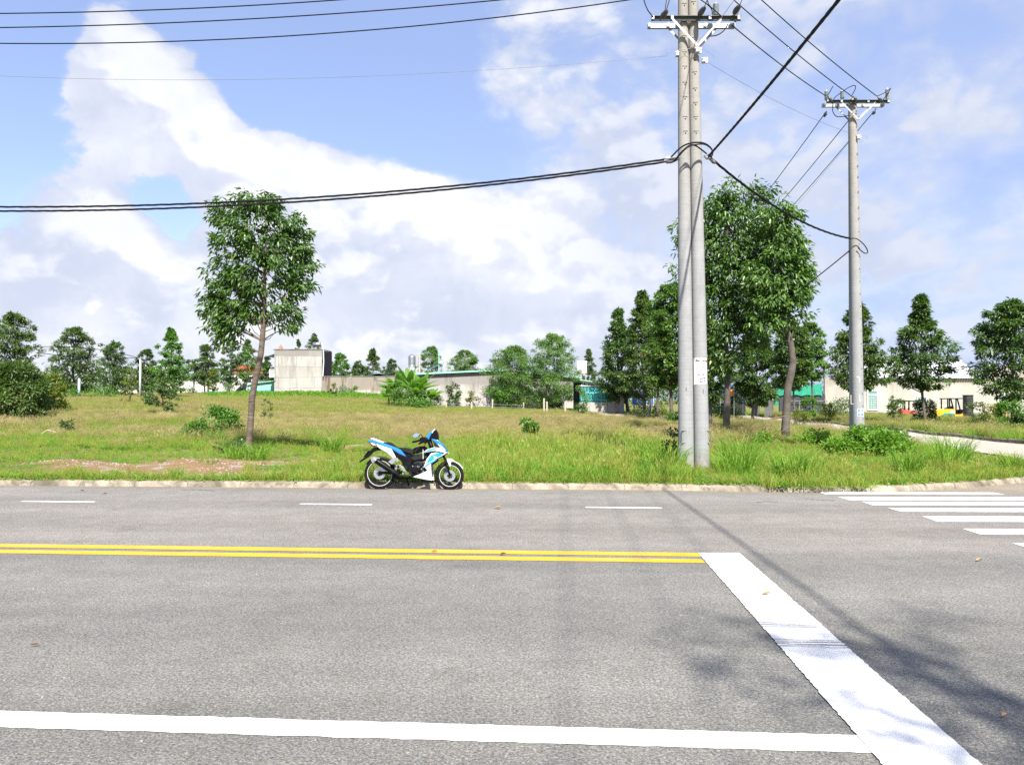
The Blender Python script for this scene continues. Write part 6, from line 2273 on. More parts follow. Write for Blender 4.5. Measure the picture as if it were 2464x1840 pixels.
# horizontal tank on a stand
tk = empty('water_tank', at(763, 838, HD + 1.5))
tag(tk, 'horizontal stainless water tank on the roof of the concrete house', 'water tank')
MB().tube([(-.62, 0, .55), (-.56, 0, .55), (.56, 0, .55), (.62, 0, .55)], [.2, .36, .36, .2], 16).build('barrel', M_TANK, tk, smooth=True)
mb = MB()
for x_ in (-.5, 0, .5):
    mb.box(x_ - .03, x_ + .03, -.3, .3, 0, .24)
mb.build('stand', M_GALV, tk)

# wall with long rain stains
sw = empty('boundary_wall', G(860, HD))
tag(sw, 'long low concrete wall with brown rain streaks right of the house', 'wall')
xa_, xb_ = local(sw, 775, 900, HD).x, local(sw, 1010, 900, HD).x
zt = local(sw, 860, 906, HD).z
MB().box(xa_, xb_, .3, .5, -.6, zt).build('wall', M_W_STAIN, sw)
for px_ in (776, 843, 905, 965):
    x_ = local(sw, px_, 900, HD).x
    MB().box(x_ - .16, x_ + .16, .18, .299, -.6, zt + .02).build('pier', M_W_STAIN, sw)
MB().box(xa_, xb_, .24, .56, zt, zt + .08).build('coping', M_W_GREY, sw)
x_ = local(sw, 905, 900, HD).x
MB().add([(x_ - 2.3, 1, zt + .08), (x_ + 2.2, 1, zt + .08), (x_ + .2, 1, zt + .55)], [(0, 1, 2)]).prism([(x_ - 2.3, zt + .09), (x_ + 2.2, zt + .09), (x_ + .2, zt + .5)], 1, 5).build('low_gable_roof', M_TIN_GREEN, sw)

# green tin shed with turquoise tarpaulin
sh_ = empty('shed', G(632, 113))
tag(sh_, 'pale green tin shed with a turquoise tarpaulin, left of the concrete house', 'shed')
xa_, xb_ = local(sh_, 595, 930, 113).x, local(sh_, 662, 930, 113).x
corrug(MB(), xa_, xb_, local(sh_, 0, 940, 113).z, local(sh_, 0, 926, 113).z, 0, .3, .05, local(sh_, 0, 918, 113).z).build('wall', M_TIN_GREEN, sh_)
mb = MB()
za, zb_ = local(sh_, 0, 925, 113).z, local(sh_, 0, 917, 113).z
mb.add([(xa_, -.3, za), (xb_, -.3, zb_), (xb_, 5, zb_ + .2), (xa_, 5, za + .2), (xa_, -.3, za + .12), (xb_, -.3, zb_ + .12), (xb_, 5, zb_ + .32), (xa_, 5, za + .32)], [(0, 3, 2, 1), (4, 5, 6, 7), (0, 1, 5, 4), (1, 2, 6, 5)])
mb.build('roof', M_TIN_GREEN, sh_)
mb = MB()
vs, fs = [], []
for i in range(25):
    t = i / 24
    x = (local(sh_, 582, 940, 113).x) * (1 - t) + xb_ * t
    zz = local(sh_, 0, 939.5 + 1.5 * math.sin(t * 5), 113).z
    vs += [(x, -.35 + .06 * math.sin(i * 1.9), -.2), (x, -.25 + .03 * math.sin(i * 2.7), zz)]
for i in range(24):
    fs.append((2 * i, 2 * i + 2, 2 * i + 3, 2 * i + 1))
mb.add(vs, fs).build('tarpaulin', M_TEALTARP, sh_)

# white boundary wall at the back left
ww = empty('boundary_wall', G(500, 124))
tag(ww, 'long pale boundary wall behind the street poles on the left', 'wall')
xa_, xb_ = local(ww, 385, 930, 124).x, local(ww, 590, 930, 124).x
zt = local(ww, 0, 919, 124).z
MB().box(xa_, xb_, 0, .2, -.8, zt).build('wall', M_W_WHITE, ww)
MB().box(xa_, xb_, -.06, .26, zt, zt + .1).build('coping', M_W_WHITE, ww)
w2 = empty('boundary_wall', G(300, 112))
tag(w2, 'short low white wall behind the thin sapling on the left', 'wall')
xa_, xb_ = local(w2, 268, 930, 112).x, local(w2, 330, 930, 112).x
MB().box(xa_, xb_, 0, .2, -.5, local(w2, 0, 938, 112).z).build('wall', M_W_WHITE, w2)
MB().box(xa_, xa_ + .8, -.1, -.0, .3, local(w2, 0, 937, 112).z).build('blue_panel', plain('pale_blue_sheet', (.3, .45, .62), .5), w2)
# red roofed house among the trees
rh = empty('house', G(590, 150))
tag(rh, 'white house with a red tiled roof half hidden behind the lone trunk', 'house')
xa_, xb_ = local(rh, 564, 900, 150).x, local(rh, 620, 900, 150).x
z0_, z1_, z2_ = local(rh, 0, 950, 150).z, local(rh, 0, 897, 150).z, local(rh, 0, 879, 150).z
MB().box(xa_, xb_, 0, 5, z0_, z1_).build('wall', M_WHITEP, rh)
MB().prism([(xa_ - .4, z1_), (xb_ + .4, z1_), (xb_ - 1.2, z2_), (xa_ + 1.2, z2_)], -.4, 5.4).build('roof', M_RED_ROOF, rh)
MB().box(xa_ + 1.5, xb_ - 1.2, -.06, 0, z1_ - 1.9, z1_ - .7).build('window', M_DARK, rh)

# green edged building behind the feathery trees
gb = empty('building', G(1190, 75))
tag(gb, 'grey unpainted building with a thin pale green roof edge behind feathery trees', 'building')
g = lambda px, py, D=75: local(gb, px, py, D)
poly = [(g(985, 0).x, -.6), (g(1396, 0).x, -.6), (g(1396, 0).x, g(0, 911).z), (g(1300, 0).x, g(0, 905).z), (g(1197, 0).x, g(0, 893).z), (g(985, 0).x, g(0, 903).z)]
MB().prism(poly, 0, .25).build('wall', M_W_GREY, gb)
MB().prism([(g(985, 0).x, g(0, 902.6).z), (g(1197, 0).x, g(0, 892.6).z), (g(1396, 0).x, g(0, 910.6).z), (g(1396, 0).x, g(0, 906).z), (g(1197, 0).x, g(0, 889).z), (g(985, 0).x, g(0, 899).z)], -.35, 7).build('roof', M_TIN_GREEN, gb)
MB().box(g(1391, 0).x, g(1398, 0).x, -.3, .0, -.6, g(0, 889).z).build('corner_pier', M_W_GREY, gb)
# steel tank tower
tt = empty('water_tower', G(991, 90))
tag(tt, 'upright stainless water tank on a steel tower behind the banana plants', 'water tower')
tz0, tz1 = local(tt, 0, 880, 90).z, local(tt, 0, 854, 90).z
prof_ = [(.001, tz0), (.40, tz0), (.42, tz0 + .05)]
for k in range(7):
    z_ = tz0 + .05 + (tz1 - tz0 - .2) * k / 7
    prof_ += [(.42, z_), (.435, z_ + .03), (.42, z_ + .06)]
prof_ += [(.42, tz1 - .12), (.22, tz1), (.12, tz1 + .02), (.12, tz1 + .10), (.001, tz1 + .10)]
MB().lathe(prof_, 22).build('tank', M_TANK, tt, smooth=True)
mb = MB()
for sx_ in (-1, 1):
    for sy_ in (-1, 1):
        mb.tube([(sx_ * .42, sy_ * .42, 0), (sx_ * .36, sy_ * .36, tz0)], .03, 5)
mb.box(-.45, .45, -.45, .45, tz0 - .06, tz0 - .01)
for z_ in (tz0 * .35, tz0 * .7):
    mb.box(-.42, .42, -.42, -.39, z_, z_ + .05).box(-.42, .42, .39, .42, z_, z_ + .05)
mb.build('tower_frame', M_GALV, tt)
yp = empty('post', G(1009, 88))
tag(yp, 'yellowish post right of the steel water tower', 'post')
MB().tube([(0, 0, 0), (0, 0, local(yp, 0, 858, 88).z), (0.02, 0, local(yp, 0, 845, 88).z)], [.12, .12, .03], 8).build('post', M_POSTC, yp)
wm = empty('mast', G(1056, 80))
tag(wm, 'thin pale mast rising above the green roof edge', 'mast')
MB().tube([(0, 0, 0), (0, 0, local(wm, 0, 843, 80).z)], .05, 6).build('mast', M_TIN_GREEN, wm)
sp_ = empty('solar_heater', at(1048, 893, 78))
tag(sp_, 'small solar water heater tilted on the green edged roof', 'solar heater')
MB().prism([(-.8, .1), (.6, .75), (.6, .83), (-.8, .18)], -.5, .5).build('panel', plain('dark_solar_glass', (.05, .08, .16), .2), sp_)
MB().tube([(.62, -.6, .9), (.62, .6, .9)], .16, 12).build('tank', M_WHITEP, sp_)
MB().tube([(.6, -.4, .8), (.6, -.4, 0)], .03, 5).tube([(.6, .4, .8), (.6, .4, 0)], .03, 5).build('legs', M_GALV, sp_)
bb = empty('billboard', G(1398, 100))
tag(bb, 'white blank panel on posts rising behind the building corner', 'billboard')
MB().box(local(bb, 1388, 0, 100).x, local(bb, 1410, 0, 100).x, 0, .15, local(bb, 0, 897, 100).z, local(bb, 0, 868, 100).z).build('panel', M_WHITEP, bb)
for px_ in (1392, 1408):
    x_ = local(bb, px_, 0, 100).x
    MB().box(x_ - .06, x_ + .06, .16, .3, 0, local(bb, 0, 870, 100).z).build('post', M_GALV, bb)

# white posts and wires along the back of the field
FP = [(1074, 968, 985), (1135, 966, 984), (1185, 960, 982), (1260, 968, 990), (1309, 958, 992), (1316, 966, 992), (1360, 965, 994), (1407, 968, 996), (1459, 964, 1000)]
fn = empty('post_fence', G(1200, 66))
tag(fn, 'line of thin white posts with wires along the back of the field', 'fence')
for (px_, yt_, yb_) in FP:
    D = 68 if px_ < 1300 else 60
    g_ = G(px_, D) - fn.location
    top_ = at(px_, yt_, D) - fn.location
    MB().box(g_.x - .06, g_.x + .06, g_.y - .06, g_.y + .06, g_.z - .2, top_.z).build('post', M_POSTC, fn)
for py_ in (971, 977):
    pts = [at(990, py_ - 1, 68) - fn.location, at(1074, py_, 68) - fn.location, at(1160, py_ + .6, 68) - fn.location, at(1260, py_ + 4, 68) - fn.location]
    MB().tube(pts, .011, 4).build('rail', M_GALV, fn)

# teal barred building with truss roof
tb_ = empty('building', G(1445, 60))
tag(tb_, 'open fronted building with turquoise bars, low wall and white roof trusses', 'building')
g = lambda px, py, D=60: local(tb_, px, py, D)
MB().box(g(1392, 0).x, g(1488, 0).x, 0, .2, -.5, g(0, 968).z).build('low_wall', M_W_GREY, tb_)
corrug(MB(), g(1394, 0).x, g(1488, 0).x, g(0, 967).z, g(0, 929).z, .5, .26, .05).build('sheet', M_TEAL, tb_)
nb = 26
for k in range(nb + 1):
    x_ = g(1397 + (1487 - 1397) * k / nb, 0).x
    MB().box(x_ - .022, x_ + .022, .05, .09, g(0, 968).z, g(0, 928.5).z).build('bar', M_TEALBAR, tb_)
for py_ in (929, 944, 946.5, 962):
    MB().box(g(1396, 0).x, g(1488, 0).x, .0, .045, g(0, py_).z - .03, g(0, py_).z + .03).build('rail', M_TEALBAR if py_ > 930 else M_WHITEP, tb_)
mb = MB()
mb.tube([g(1397, 918), g(1490, 930)], .04, 5).tube([g(1397, 915.5), g(1494, 928)], .05, 5).tube([g(1397, 928), g(1488, 928.5)], .04, 5)
for k in range(5):
    xa_ = 1397 + k * 19
    mb.tube([g(xa_, 928), g(xa_ + 9.5, 919.5 + k * 2.1)], .028, 4).tube([g(xa_ + 9.5, 919.5 + k * 2.1), g(xa_ + 19, 928)], .028, 4).tube([g(xa_ + 17, 920 + k * 2.2), g(xa_ + 17, 928)], .03, 4)
mb.build('roof_truss', M_WHITEP, tb_)
mb = MB()
a0, a1 = g(1395, 915), g(1500, 929)
mb.add([(a0.x, -.3, a0.z), (a1.x, -.3, a1.z), (a1.x, 8, a1.z), (a0.x, 8, a0.z), (a0.x, -.3, a0.z + .06), (a1.x, -.3, a1.z + .06), (a1.x, 8, a1.z + .06), (a0.x, 8, a0.z + .06)], [(0, 3, 2, 1), (4, 5, 6, 7), (0, 1, 5, 4), (1, 2, 6, 5), (3, 0, 4, 7)])
mb.build('roof', M_TIN_GREEN, tb_)
MB().box(g(1394, 0).x, g(1490, 0).x, 6.5, 6.7, -.5, g(0, 916).z).build('back_wall', M_DARK, tb_)
MB().box(g(1477, 0).x, g(1487, 0).x, -.25, -.02, g(0, 968.5).z, g(0, 957).z).build('brick_corner', M_BRICK, tb_)
MB().box(g(1487.5, 0).x, g(1497.5, 0).x, -.3, .25, -.5, g(0, 937).z).build('gate_pier', wall_mat('pale_grey_pier', (.42, .42, .44), (.25, .24, .24), .3), tb_)
mb = MB()
for k in range(4):
    x_ = g(1489 + k * 2.4, 0).x
    mb.tube([(x_, 0, g(0, 937).z), (x_, 0, g(0, 929).z)], .025, 4)
mb.build('starter_bars', M_GALV, tb_)
cpn = empty('post', G(1562.5, 57))
tag(cpn, 'cream concrete post standing before the blue signboard', 'post')
MB().box(-.11, .11, -.11, .11, -.2, local(cpn, 0, 936, 57).z).box(-.07, .07, -.07, .07, local(cpn, 0, 936, 57).z, local(cpn, 0, 928, 57).z).build('post', M_POSTC, cpn)
# blue signboard
SD = 58.5
sg_ = empty('signboard', G(1542, SD))
tag(sg_, 'blue signboard with red and white lettering among the tree trunks', 'signboard')
g = lambda px, py, D=SD: local(sg_, px, py, D)
x0_, x1_, z0_, z1_ = g(1518, 0).x, g(1568, 0).x, g(0, 974).z, g(0, 940).z
MB().box(x0_, x1_, 0, .06, z0_, z1_).build('board', plain('blue_sign_paint', (.02, .12, .36), .5, var=.12), sg_)
MB().box(x0_ - .03, x0_, -.02, .09, z0_ - .03, z1_ + .03).box(x1_, x1_ + .03, -.02, .09, z0_ - .03, z1_ + .03).box(x0_, x1_, -.02, .09, z1_, z1_ + .03).box(x0_, x1_, -.02, .09, z0_ - .03, z0_).build('frame', M_WHITEP, sg_)
for x_ in (x0_ + .15, x1_ - .15):
    MB().box(x_ - .04, x_ + .04, .07, .15, -.2, z1_).build('leg', M_GALV, sg_)
M_SR = plain('faded_red_lettering', (.55, .16, .10), .6)
M_SW = plain('white_lettering', (.68, .70, .74), .6)
wS, hS = x1_ - x0_, z1_ - z0_
for (txt, u, v, sz, m_, sx_) in (('BÁN ĐẤT', .35, .90, .17, M_SW, 1.0), ('ANH PHA', .42, .64, .36, M_SR, .85), ('nhà đất giá rẻ chính chủ', .40, .44, .13, M_SW, .82), ('đất nền sổ hồng riêng', .42, .32, .12, M_SW, .82), ('nhận ký gửi mua bán', .42, .20, .13, M_SW, .85), ('01 0000 012 000', .42, .08, .13, M_SW, .95)):
    if txt.startswith('01'):
        txt = 'liên hệ tại đây'
    M = Matrix.Translation((x0_ + wS * (u + .06), -.006, z0_ + hS * v)) @ Matrix.Rotation(math.pi / 2, 4, 'X')
    text_mesh('lettering', txt, sz, m_, sg_, M, sx_, .004)

# dark roadside stall with blue tarpaulin, flag and hut
st = empty('roadside_stall', G(1755, 60))
tag(st, 'dark roadside stall under a blue tarpaulin behind the thin straight trunk', 'stall')
g = lambda px, py, D=60: local(st, px, py, D)
MB().box(g(1700, 0).x, g(1815, 0).x, 3, 3.2, -.2, g(0, 935).z).build('back_wall', M_DARK, st)
mb = MB()
a0, a1 = g(1715, 946), g(1800, 940)
mb.add([(a0.x, -1.2, a0.z - .1), (a1.x, -1.2, a1.z - .1), (a1.x, 3, a1.z + .5), (a0.x, 3, a0.z + .5), (a0.x, -1.2, a0.z - .3), (a1.x, -1.2, a1.z - .25)], [(0, 1, 2, 3), (0, 4, 5, 1)])
mb.build('tarpaulin', M_BLUE_TARP, st)
for px_ in (1718, 1771, 1797):
    x_ = g(px_, 0).x
    MB().tube([(x_, -1.1, 0), (x_, -1.1, g(0, 944).z)], .035, 6).build('post', M_GALV, st)
MB().box(g(1721, 0).x, g(1736, 0).x, -.6, .6, g(0, 969).z, g(0, 967.5).z).box(g(1722, 0).x, g(1735, 0).x, -.5, -.45, g(0, 967).z, g(0, 957).z).build('pale_counter', M_WHITEP, st)
MB().box(g(1771, 0).x, g(1781, 0).x, -.5, 0, g(0, 972).z, g(0, 964).z).build('blue_crate', plain('bright_blue_plastic', (.02, .09, .40), .5), st)
MB().box(g(1760, 0).x, g(1795, 0).x, -.6, -.3, 0, g(0, 1001).z).build('plank', plain('worn_plank', (.35, .28, .2), .8), st)
fl = empty('flag', G(1766, 46))
tag(fl, 'small orange pennant beside the thin straight trunk', 'flag')
z0_ = local(fl, 0, 952, 46).z
MB().tube([(0, 0, 0), (0, 0, local(fl, 0, 930, 46).z)], .015, 5).build('pole', M_GALV, fl)
MB().add([(-.25, 0, z0_), (0, .02, z0_ + .35), (.0, 0, z0_), (-.25, .02, z0_ - .02), (-.24, 0, z0_ + .38)], [(0, 2, 1, 4)]).build('cloth', plain('orange_cloth', (.60, .17, .02), .8), fl)
ht = empty('hut', G(1838, 56))
tag(ht, 'grey sheet metal hut with a curved pale roof between the big trunks', 'hut')
g = lambda px, py, D=56: local(ht, px, py, D)
corrug(MB(), g(1832, 0).x, g(1853, 0).x, 0, g(0, 942).z, 0, .2, .04).build('wall', plain('grey_sheet', (.11, .11, .105), .6, var=.2), ht)
corrug(MB(), g(1832, 0).x, g(1853, 0).x, 0, g(0, 942).z, 3, .2, .04).build('wall', plain('grey_sheet_back', (.11, .11, .105), .6, var=.2), ht)
MB().box(g(1829, 0).x, g(1855, 0).x, -.3, 3.2, g(0, 942).z, g(0, 939.5).z).build('eave', plain('brown_eave', (.10, .08, .07), .7), ht)
mb = MB()
vs, fs = [], []
for i in range(9):
    t = i / 8
    p = g(1812 + 48 * t, 938 - 24 * math.sin(t * 1.7) ** .9, 56)
    vs += [(p.x, .5, p.z), (p.x, 4.5, p.z + .2)]
for i in range(8):
    fs.append((2 * i, 2 * i + 2, 2 * i + 3, 2 * i + 1))
mb.add(vs, fs).build('roof', plain('pale_weathered_sheet', (.36, .35, .33), .6, var=.15), ht)
MB().box(g(1854, 0).x, g(1862, 0).x, -.3, -.2, g(0, 975).z, g(0, 944).z).build('green_panel', M_NETG, ht)
# green netting shed
nt_ = empty('shed', G(1925, 66))
tag(nt_, 'dark shed with green shade netting left of the beige building', 'shed')
g = lambda px, py, D=66: local(nt_, px, py, D)
MB().box(g(1868, 0).x, g(1977, 0).x, 0, .2, -.3, g(0, 950).z).build('lower_wall', plain('dark_grey_cloth', (.035, .037, .048), .8, var=.15), nt_)
mb = MB()
vs, fs = [], []
for i in range(21):
    t = i / 20
    p, q = g(1868 + 109 * t, 951 + 1.5 * math.sin(i * 1.3)), g(1868 + 109 * t, 925 + 2 * math.sin(i * .9))
    vs += [(p.x, -.12 + .05 * math.sin(i * 2.1), p.z), (q.x, .0 + .05 * math.sin(i * 1.1), q.z)]
for i in range(20):
    fs.append((2 * i, 2 * i + 2, 2 * i + 3, 2 * i + 1))
mb.add(vs, fs).build('netting', M_NETG, nt_)
MB().box(g(1880, 0).x, g(1977, 0).x, -.3, -.26, g(0, 964.5).z, g(0, 963.5).z).tube([(g(1912, 0).x, -.3, 0), (g(1912, 0).x, -.3, g(0, 964).z)], .03, 5).build('rail', M_GALV, nt_)

# long beige building on the right
rb_ = empty('building', G(2200, 72))
tag(rb_, 'long single storey beige building with a white sheet roof behind the street trees', 'building')
g = lambda px, py, D=72: local(rb_, px, py, D)
z_b, z_t = g(0, 993).z, g(0, 909).z
poly = [(g(1976, 0).x, -.4), (g(2560, 0).x, -.4), (g(2560, 0).x, g(0, 880).z), (g(2430, 0).x, g(0, 872).z), (g(2352, 0).x, z_t), (g(2352, 0).x, z_t), (g(1976, 0).x, z_t)]
poly = [(g(1976, 0).x, -.4), (g(2560, 0).x, -.4), (g(2560, 0).x, g(0, 900).z), (g(2420, 0).x, g(0, 876).z), (g(2352, 0).x, z_t), (g(1976, 0).x, z_t)]
MB().prism(poly, 0, .25).build('wall', M_W_BEIGE, rb_)
MB().box(g(1976, 0).x, g(2560, 0).x, -.06, -.002, -.4, z_b).build('plinth', plain('grey_plinth', (.15, .145, .14), .9, var=.15), rb_)
# roof slope rising away, ribbed
mb = MB()
x0_, x1_ = g(2075, 0).x, g(2352, 0).x
nR = 46
for i in range(nR):
    xa_, xb_ = x0_ + (x1_ - x0_) * i / nR, x0_ + (x1_ - x0_) * (i + 1) / nR
    zr = g(0, 869, 77).z
    rib = .06
    mb.add([(xa_, -.35, z_t - .02), (xb_ - rib, -.35, z_t - .02), (xb_ - rib + .8, 5, zr), (xa_ + .8, 5, zr)], [(0, 1, 2, 3)])
    mb.add([(xb_ - rib, -.35, z_t + .03), (xb_, -.35, z_t + .03), (xb_ + .8, 5, zr + .05), (xb_ - rib + .8, 5, zr + .05)], [(0, 1, 2, 3)])
o_ = mb.build('roof_sheet', M_ROOFW, rb_)
o_['kind'] = 'stuff'
MB().box(x0_ + .8, x1_ + .9, 4.9, 5.3, g(0, 869, 77).z, g(0, 869, 77).z + .1).build('ridge_cap', M_ROOFW, rb_)
MB().prism([(g(2350, 0).x, z_t + .02), (g(2420, 0).x, g(0, 875.5).z), (g(2560, 0).x, g(0, 899.5).z), (g(2560, 0).x, g(0, 897).z), (g(2420, 0).x, g(0, 872.5).z), (g(2349, 0).x, g(0, 906).z)], -.12, .35).build('gable_coping', M_W_GREY, rb_)
for (xa, xb, ya, yb, split) in ((2078, 2099, 941, 984, .78), (2196, 2216, 955, 975, .7), (2388, 2414, 952, 974, .6)):
    x0_, x1_, z0_, z1_ = g(xa, 0).x, g(xb, 0).x, g(0, yb).z, g(0, ya).z
    wi = MB().box(x0_, x1_, -.05, -.01, z0_, z1_).build('window', M_WINDOW, rb_)
    t_ = .09
    MB().box(x0_ - t_, x0_, -.09, -.003, z0_ - t_, z1_ + t_).box(x1_, x1_ + t_, -.09, -.003, z0_ - t_, z1_ + t_).box(x0_, x1_, -.09, -.003, z1_, z1_ + t_).box(x0_, x1_, -.09, -.003, z0_ - t_, z0_).box(x0_, x1_, -.09, -.051, z0_ + (z1_ - z0_) * split, z0_ + (z1_ - z0_) * split + .07).build('frame', M_FRAME, wi)
    mb = MB()
    k = x0_ + .14
    while k < x1_ - .05:
        mb.box(k, k + .02, -.075, -.052, z0_, z0_ + (z1_ - z0_) * split)
        k += .16
    k = z0_ + .16
    while k < z0_ + (z1_ - z0_) * split - .05:
        mb.box(x0_, x1_, -.085, -.076, k, k + .02)
        k += .17
    o_ = mb.build('grille', M_FRAME, wi)
    o_['kind'] = 'stuff'

# ------------------------------------------------------------------ machines and small things on the right
VD = 61.0
M_YEL = plain('yellow_machine_paint', (0.62, 0.36, 0.02), .45, var=.1, vs=5, dirt=(.25, .16, .08), dirt_amt=.4)
M_GRN = plain('green_machine_paint', (0.01, 0.24, 0.17), .45, var=.1)
vh = empty('forklift', G(2287, VD))
tag(vh, 'yellow forklift-like machine with green mudguard and open cab frame', 'forklift')
g = lambda px, py, D=VD: local(vh, px, py, D)


def gpoly(*uv):
    out = []
    for i in range(0, len(uv), 2):
        px = 2200 + uv[i] * 264 / 2212
        py = 920 + uv[i + 1] * 120 / 1005
        p = g(px, py)
        out.append((p.x, p.z))
    return out


MB().prism(gpoly(370, 570, 400, 535, 760, 535, 760, 640, 740, 640, 690, 640, 520, 640, 480, 670, 400, 690), -.5, .5).build('counterweight', M_YEL, vh, bevel=.03)
MB().prism(gpoly(740, 640, 900, 640, 1015, 560, 1020, 700, 900, 720, 850, 790, 760, 790), -.5, .5).build('body', M_YEL, vh, bevel=.03)
MB().prism(gpoly(500, 640, 540, 610, 690, 612, 720, 660, 745, 780, 720, 780, 690, 680, 660, 645, 560, 640, 510, 680), -.55, -.40).build('mudguard', M_GRN, vh, bevel=.01)
MB().prism(gpoly(1015, 640, 1080, 640, 1060, 690, 1015, 700), -.5, .4).build('front_guard', M_GRN, vh, bevel=.01)
MB().prism(gpoly(655, 570, 740, 570, 740, 622, 655, 622), -.515, -.501).build('badge', M_WHITEP, vh)
for sy in (-.45, .45):
    MB().prism(gpoly(598, 530, 598, 320, 620, 320, 620, 530), sy - .03, sy + .03).build('cab_post', M_BBLACK, vh)
    MB().prism(gpoly(765, 640, 765, 320, 785, 320, 785, 640), sy - .03, sy + .03).build('cab_post', M_BBLACK, vh)
    MB().prism(gpoly(790, 330, 812, 330, 880, 590, 858, 590), sy - .03, sy + .03).build('cab_post', M_BBLACK, vh)
MB().prism(gpoly(570, 318, 1000, 312, 1000, 332, 590, 336), -.52, .52).build('cab_roof', M_BBLACK, vh)
MB().prism(gpoly(630, 520, 700, 500, 740, 470, 760, 520, 760, 536, 630, 536), -.25, .25).build('seat', M_BBLACK, vh, bevel=.02)
MB().prism(gpoly(800, 560, 940, 540, 960, 600, 820, 640), -.3, .3).build('dashboard', M_BBLACK, vh, bevel=.02)
wc = gpoly(600, 760)[0]
for sy in (-.46, .30):
    MB().lathe([(.12, sy), (.30, sy), (.34, sy + .04), (.34, sy + .14), (.30, sy + .18), (.12, sy + .18)], 20, 'y', (wc[0], 0, wc[1])).build('wheel', plain('dusty_tyre', (.20, .17, .14), .9), vh, smooth=True)
wc = gpoly(960, 790)[0]
for sy in (-.46, .30):
    MB().lathe([(.12, sy), (.26, sy), (.30, sy + .04), (.30, sy + .14), (.26, sy + .18), (.12, sy + .18)], 20, 'y', (wc[0], 0, wc[1])).build('wheel', M_TYRE, vh, smooth=True)
rv = empty('forklift', G(2190, VD + 3))
tag(rv, 'small red machine half hidden behind bushes left of the yellow one', 'forklift')
g = lambda px, py, D=VD + 3: local(rv, px, py, D)
P = lambda *uv: [(g(uv[i], uv[i + 1]).x, g(uv[i], uv[i + 1]).z) for i in range(0, len(uv), 2)]
MB().prism(P(2162, 988, 2170, 985, 2200, 990, 2202, 998, 2165, 997), -.4, .4).build('bonnet', plain('faded_red_paint', (.50, .07, .07), .5, var=.2), rv, bevel=.03)
MB().prism(P(2164, 984, 2172, 981, 2186, 982, 2184, 987, 2166, 987), -.3, .3).build('seat', plain('orange_box', (.50, .22, .12), .6), rv, bevel=.02)
MB().prism(P(2170, 965, 2173, 965, 2173, 986, 2170, 986), -.4, -.34).build('cab_post', M_BBLACK, rv)
MB().prism(P(2180, 966, 2183, 966, 2183, 986, 2180, 986), -.4, -.34).build('cab_post', M_BBLACK, rv)
MB().prism(P(2170, 963, 2198, 964, 2198, 966, 2170, 966), -.42, .4).build('cab_roof', M_BBLACK, rv)
MB().prism(P(2166, 998, 2200, 998, 2198, 1006, 2170, 1006), -.4, .4).build('chassis', M_BBLACK, rv)
# black ribbed barrel
brl = empty('barrel', G(2329, 58))
tag(brl, 'tall black ribbed barrel standing before the yellow machine', 'barrel')
Hh = local(brl, 0, 950, 58).z
prof_ = [(.001, .02), (.34, .02)]
for k in range(9):
    z_ = .06 + (Hh - .2) * k / 9
    prof_ += [(.34, z_), (.365, z_ + .03), (.365, z_ + .06), (.34, z_ + .09)]
prof_ += [(.34, Hh - .1), (.37, Hh - .07), (.37, Hh), (.33, Hh), (.33, Hh - .08), (.001, Hh - .08)]
MB().lathe(prof_, 22).build('shell', plain('black_ribbed_plastic', (.022, .024, .022), .55, var=.3, dirt=(.10, .09, .07)), brl, smooth=False)
# cream handcart frames behind
ct = empty('cart', G(2370, 62))
tag(ct, 'yellow framed cart with a cream top right of the black barrel', 'cart')
g = lambda px, py, D=62: local(ct, px, py, D)
MB().box(g(2340, 0).x, g(2400, 0).x, -.5, .5, g(0, 970).z, g(0, 967.5).z).box(g(2342, 0).x, g(2425, 0).x, -.4, .4, g(0, 976).z, g(0, 974.5).z).build('top', plain('cream_board', (.60, .50, .28), .6), ct)
for px_ in (2345, 2357, 2372, 2388, 2400):
    x_ = g(px_, 0).x
    MB().box(x_ - .03, x_ + .03, -.4, -.34, 0, g(0, 970).z).build('leg', plain('orange_brown_steel', (.45, .25, .06), .6), ct)
MB().prism([(g(a, b).x, g(a, b).z) for a, b in ((2392, 988), (2402, 978), (2420, 976), (2426, 984), (2414, 990), (2396, 996))], -.3, .3).build('yellow_part', M_YEL, ct, bevel=.02)
MB().box(g(2212, 0).x, g(2320, 0).x, 3.0, 3.2, g(0, 979).z, g(0, 974).z).build('cream_ledge', plain('cream_ledge_paint', (.58, .50, .32), .7), ct)
# terracotta posts and pots at the forecourt
pt = empty('flower_pot', G(1864, 49))
tag(pt, 'terracotta pot with a yellow-flowered plant at the forecourt', 'flower pot')
MB().lathe([(.001, 0), (.14, 0), (.2, .28), (.22, .30), (.18, .30), (.001, .26)], 14).build('pot', M_BRICK, pt, smooth=True)
MB().lathe([(.001, .26), (.17, .265)], 14).build('soil', M_DARK, pt)

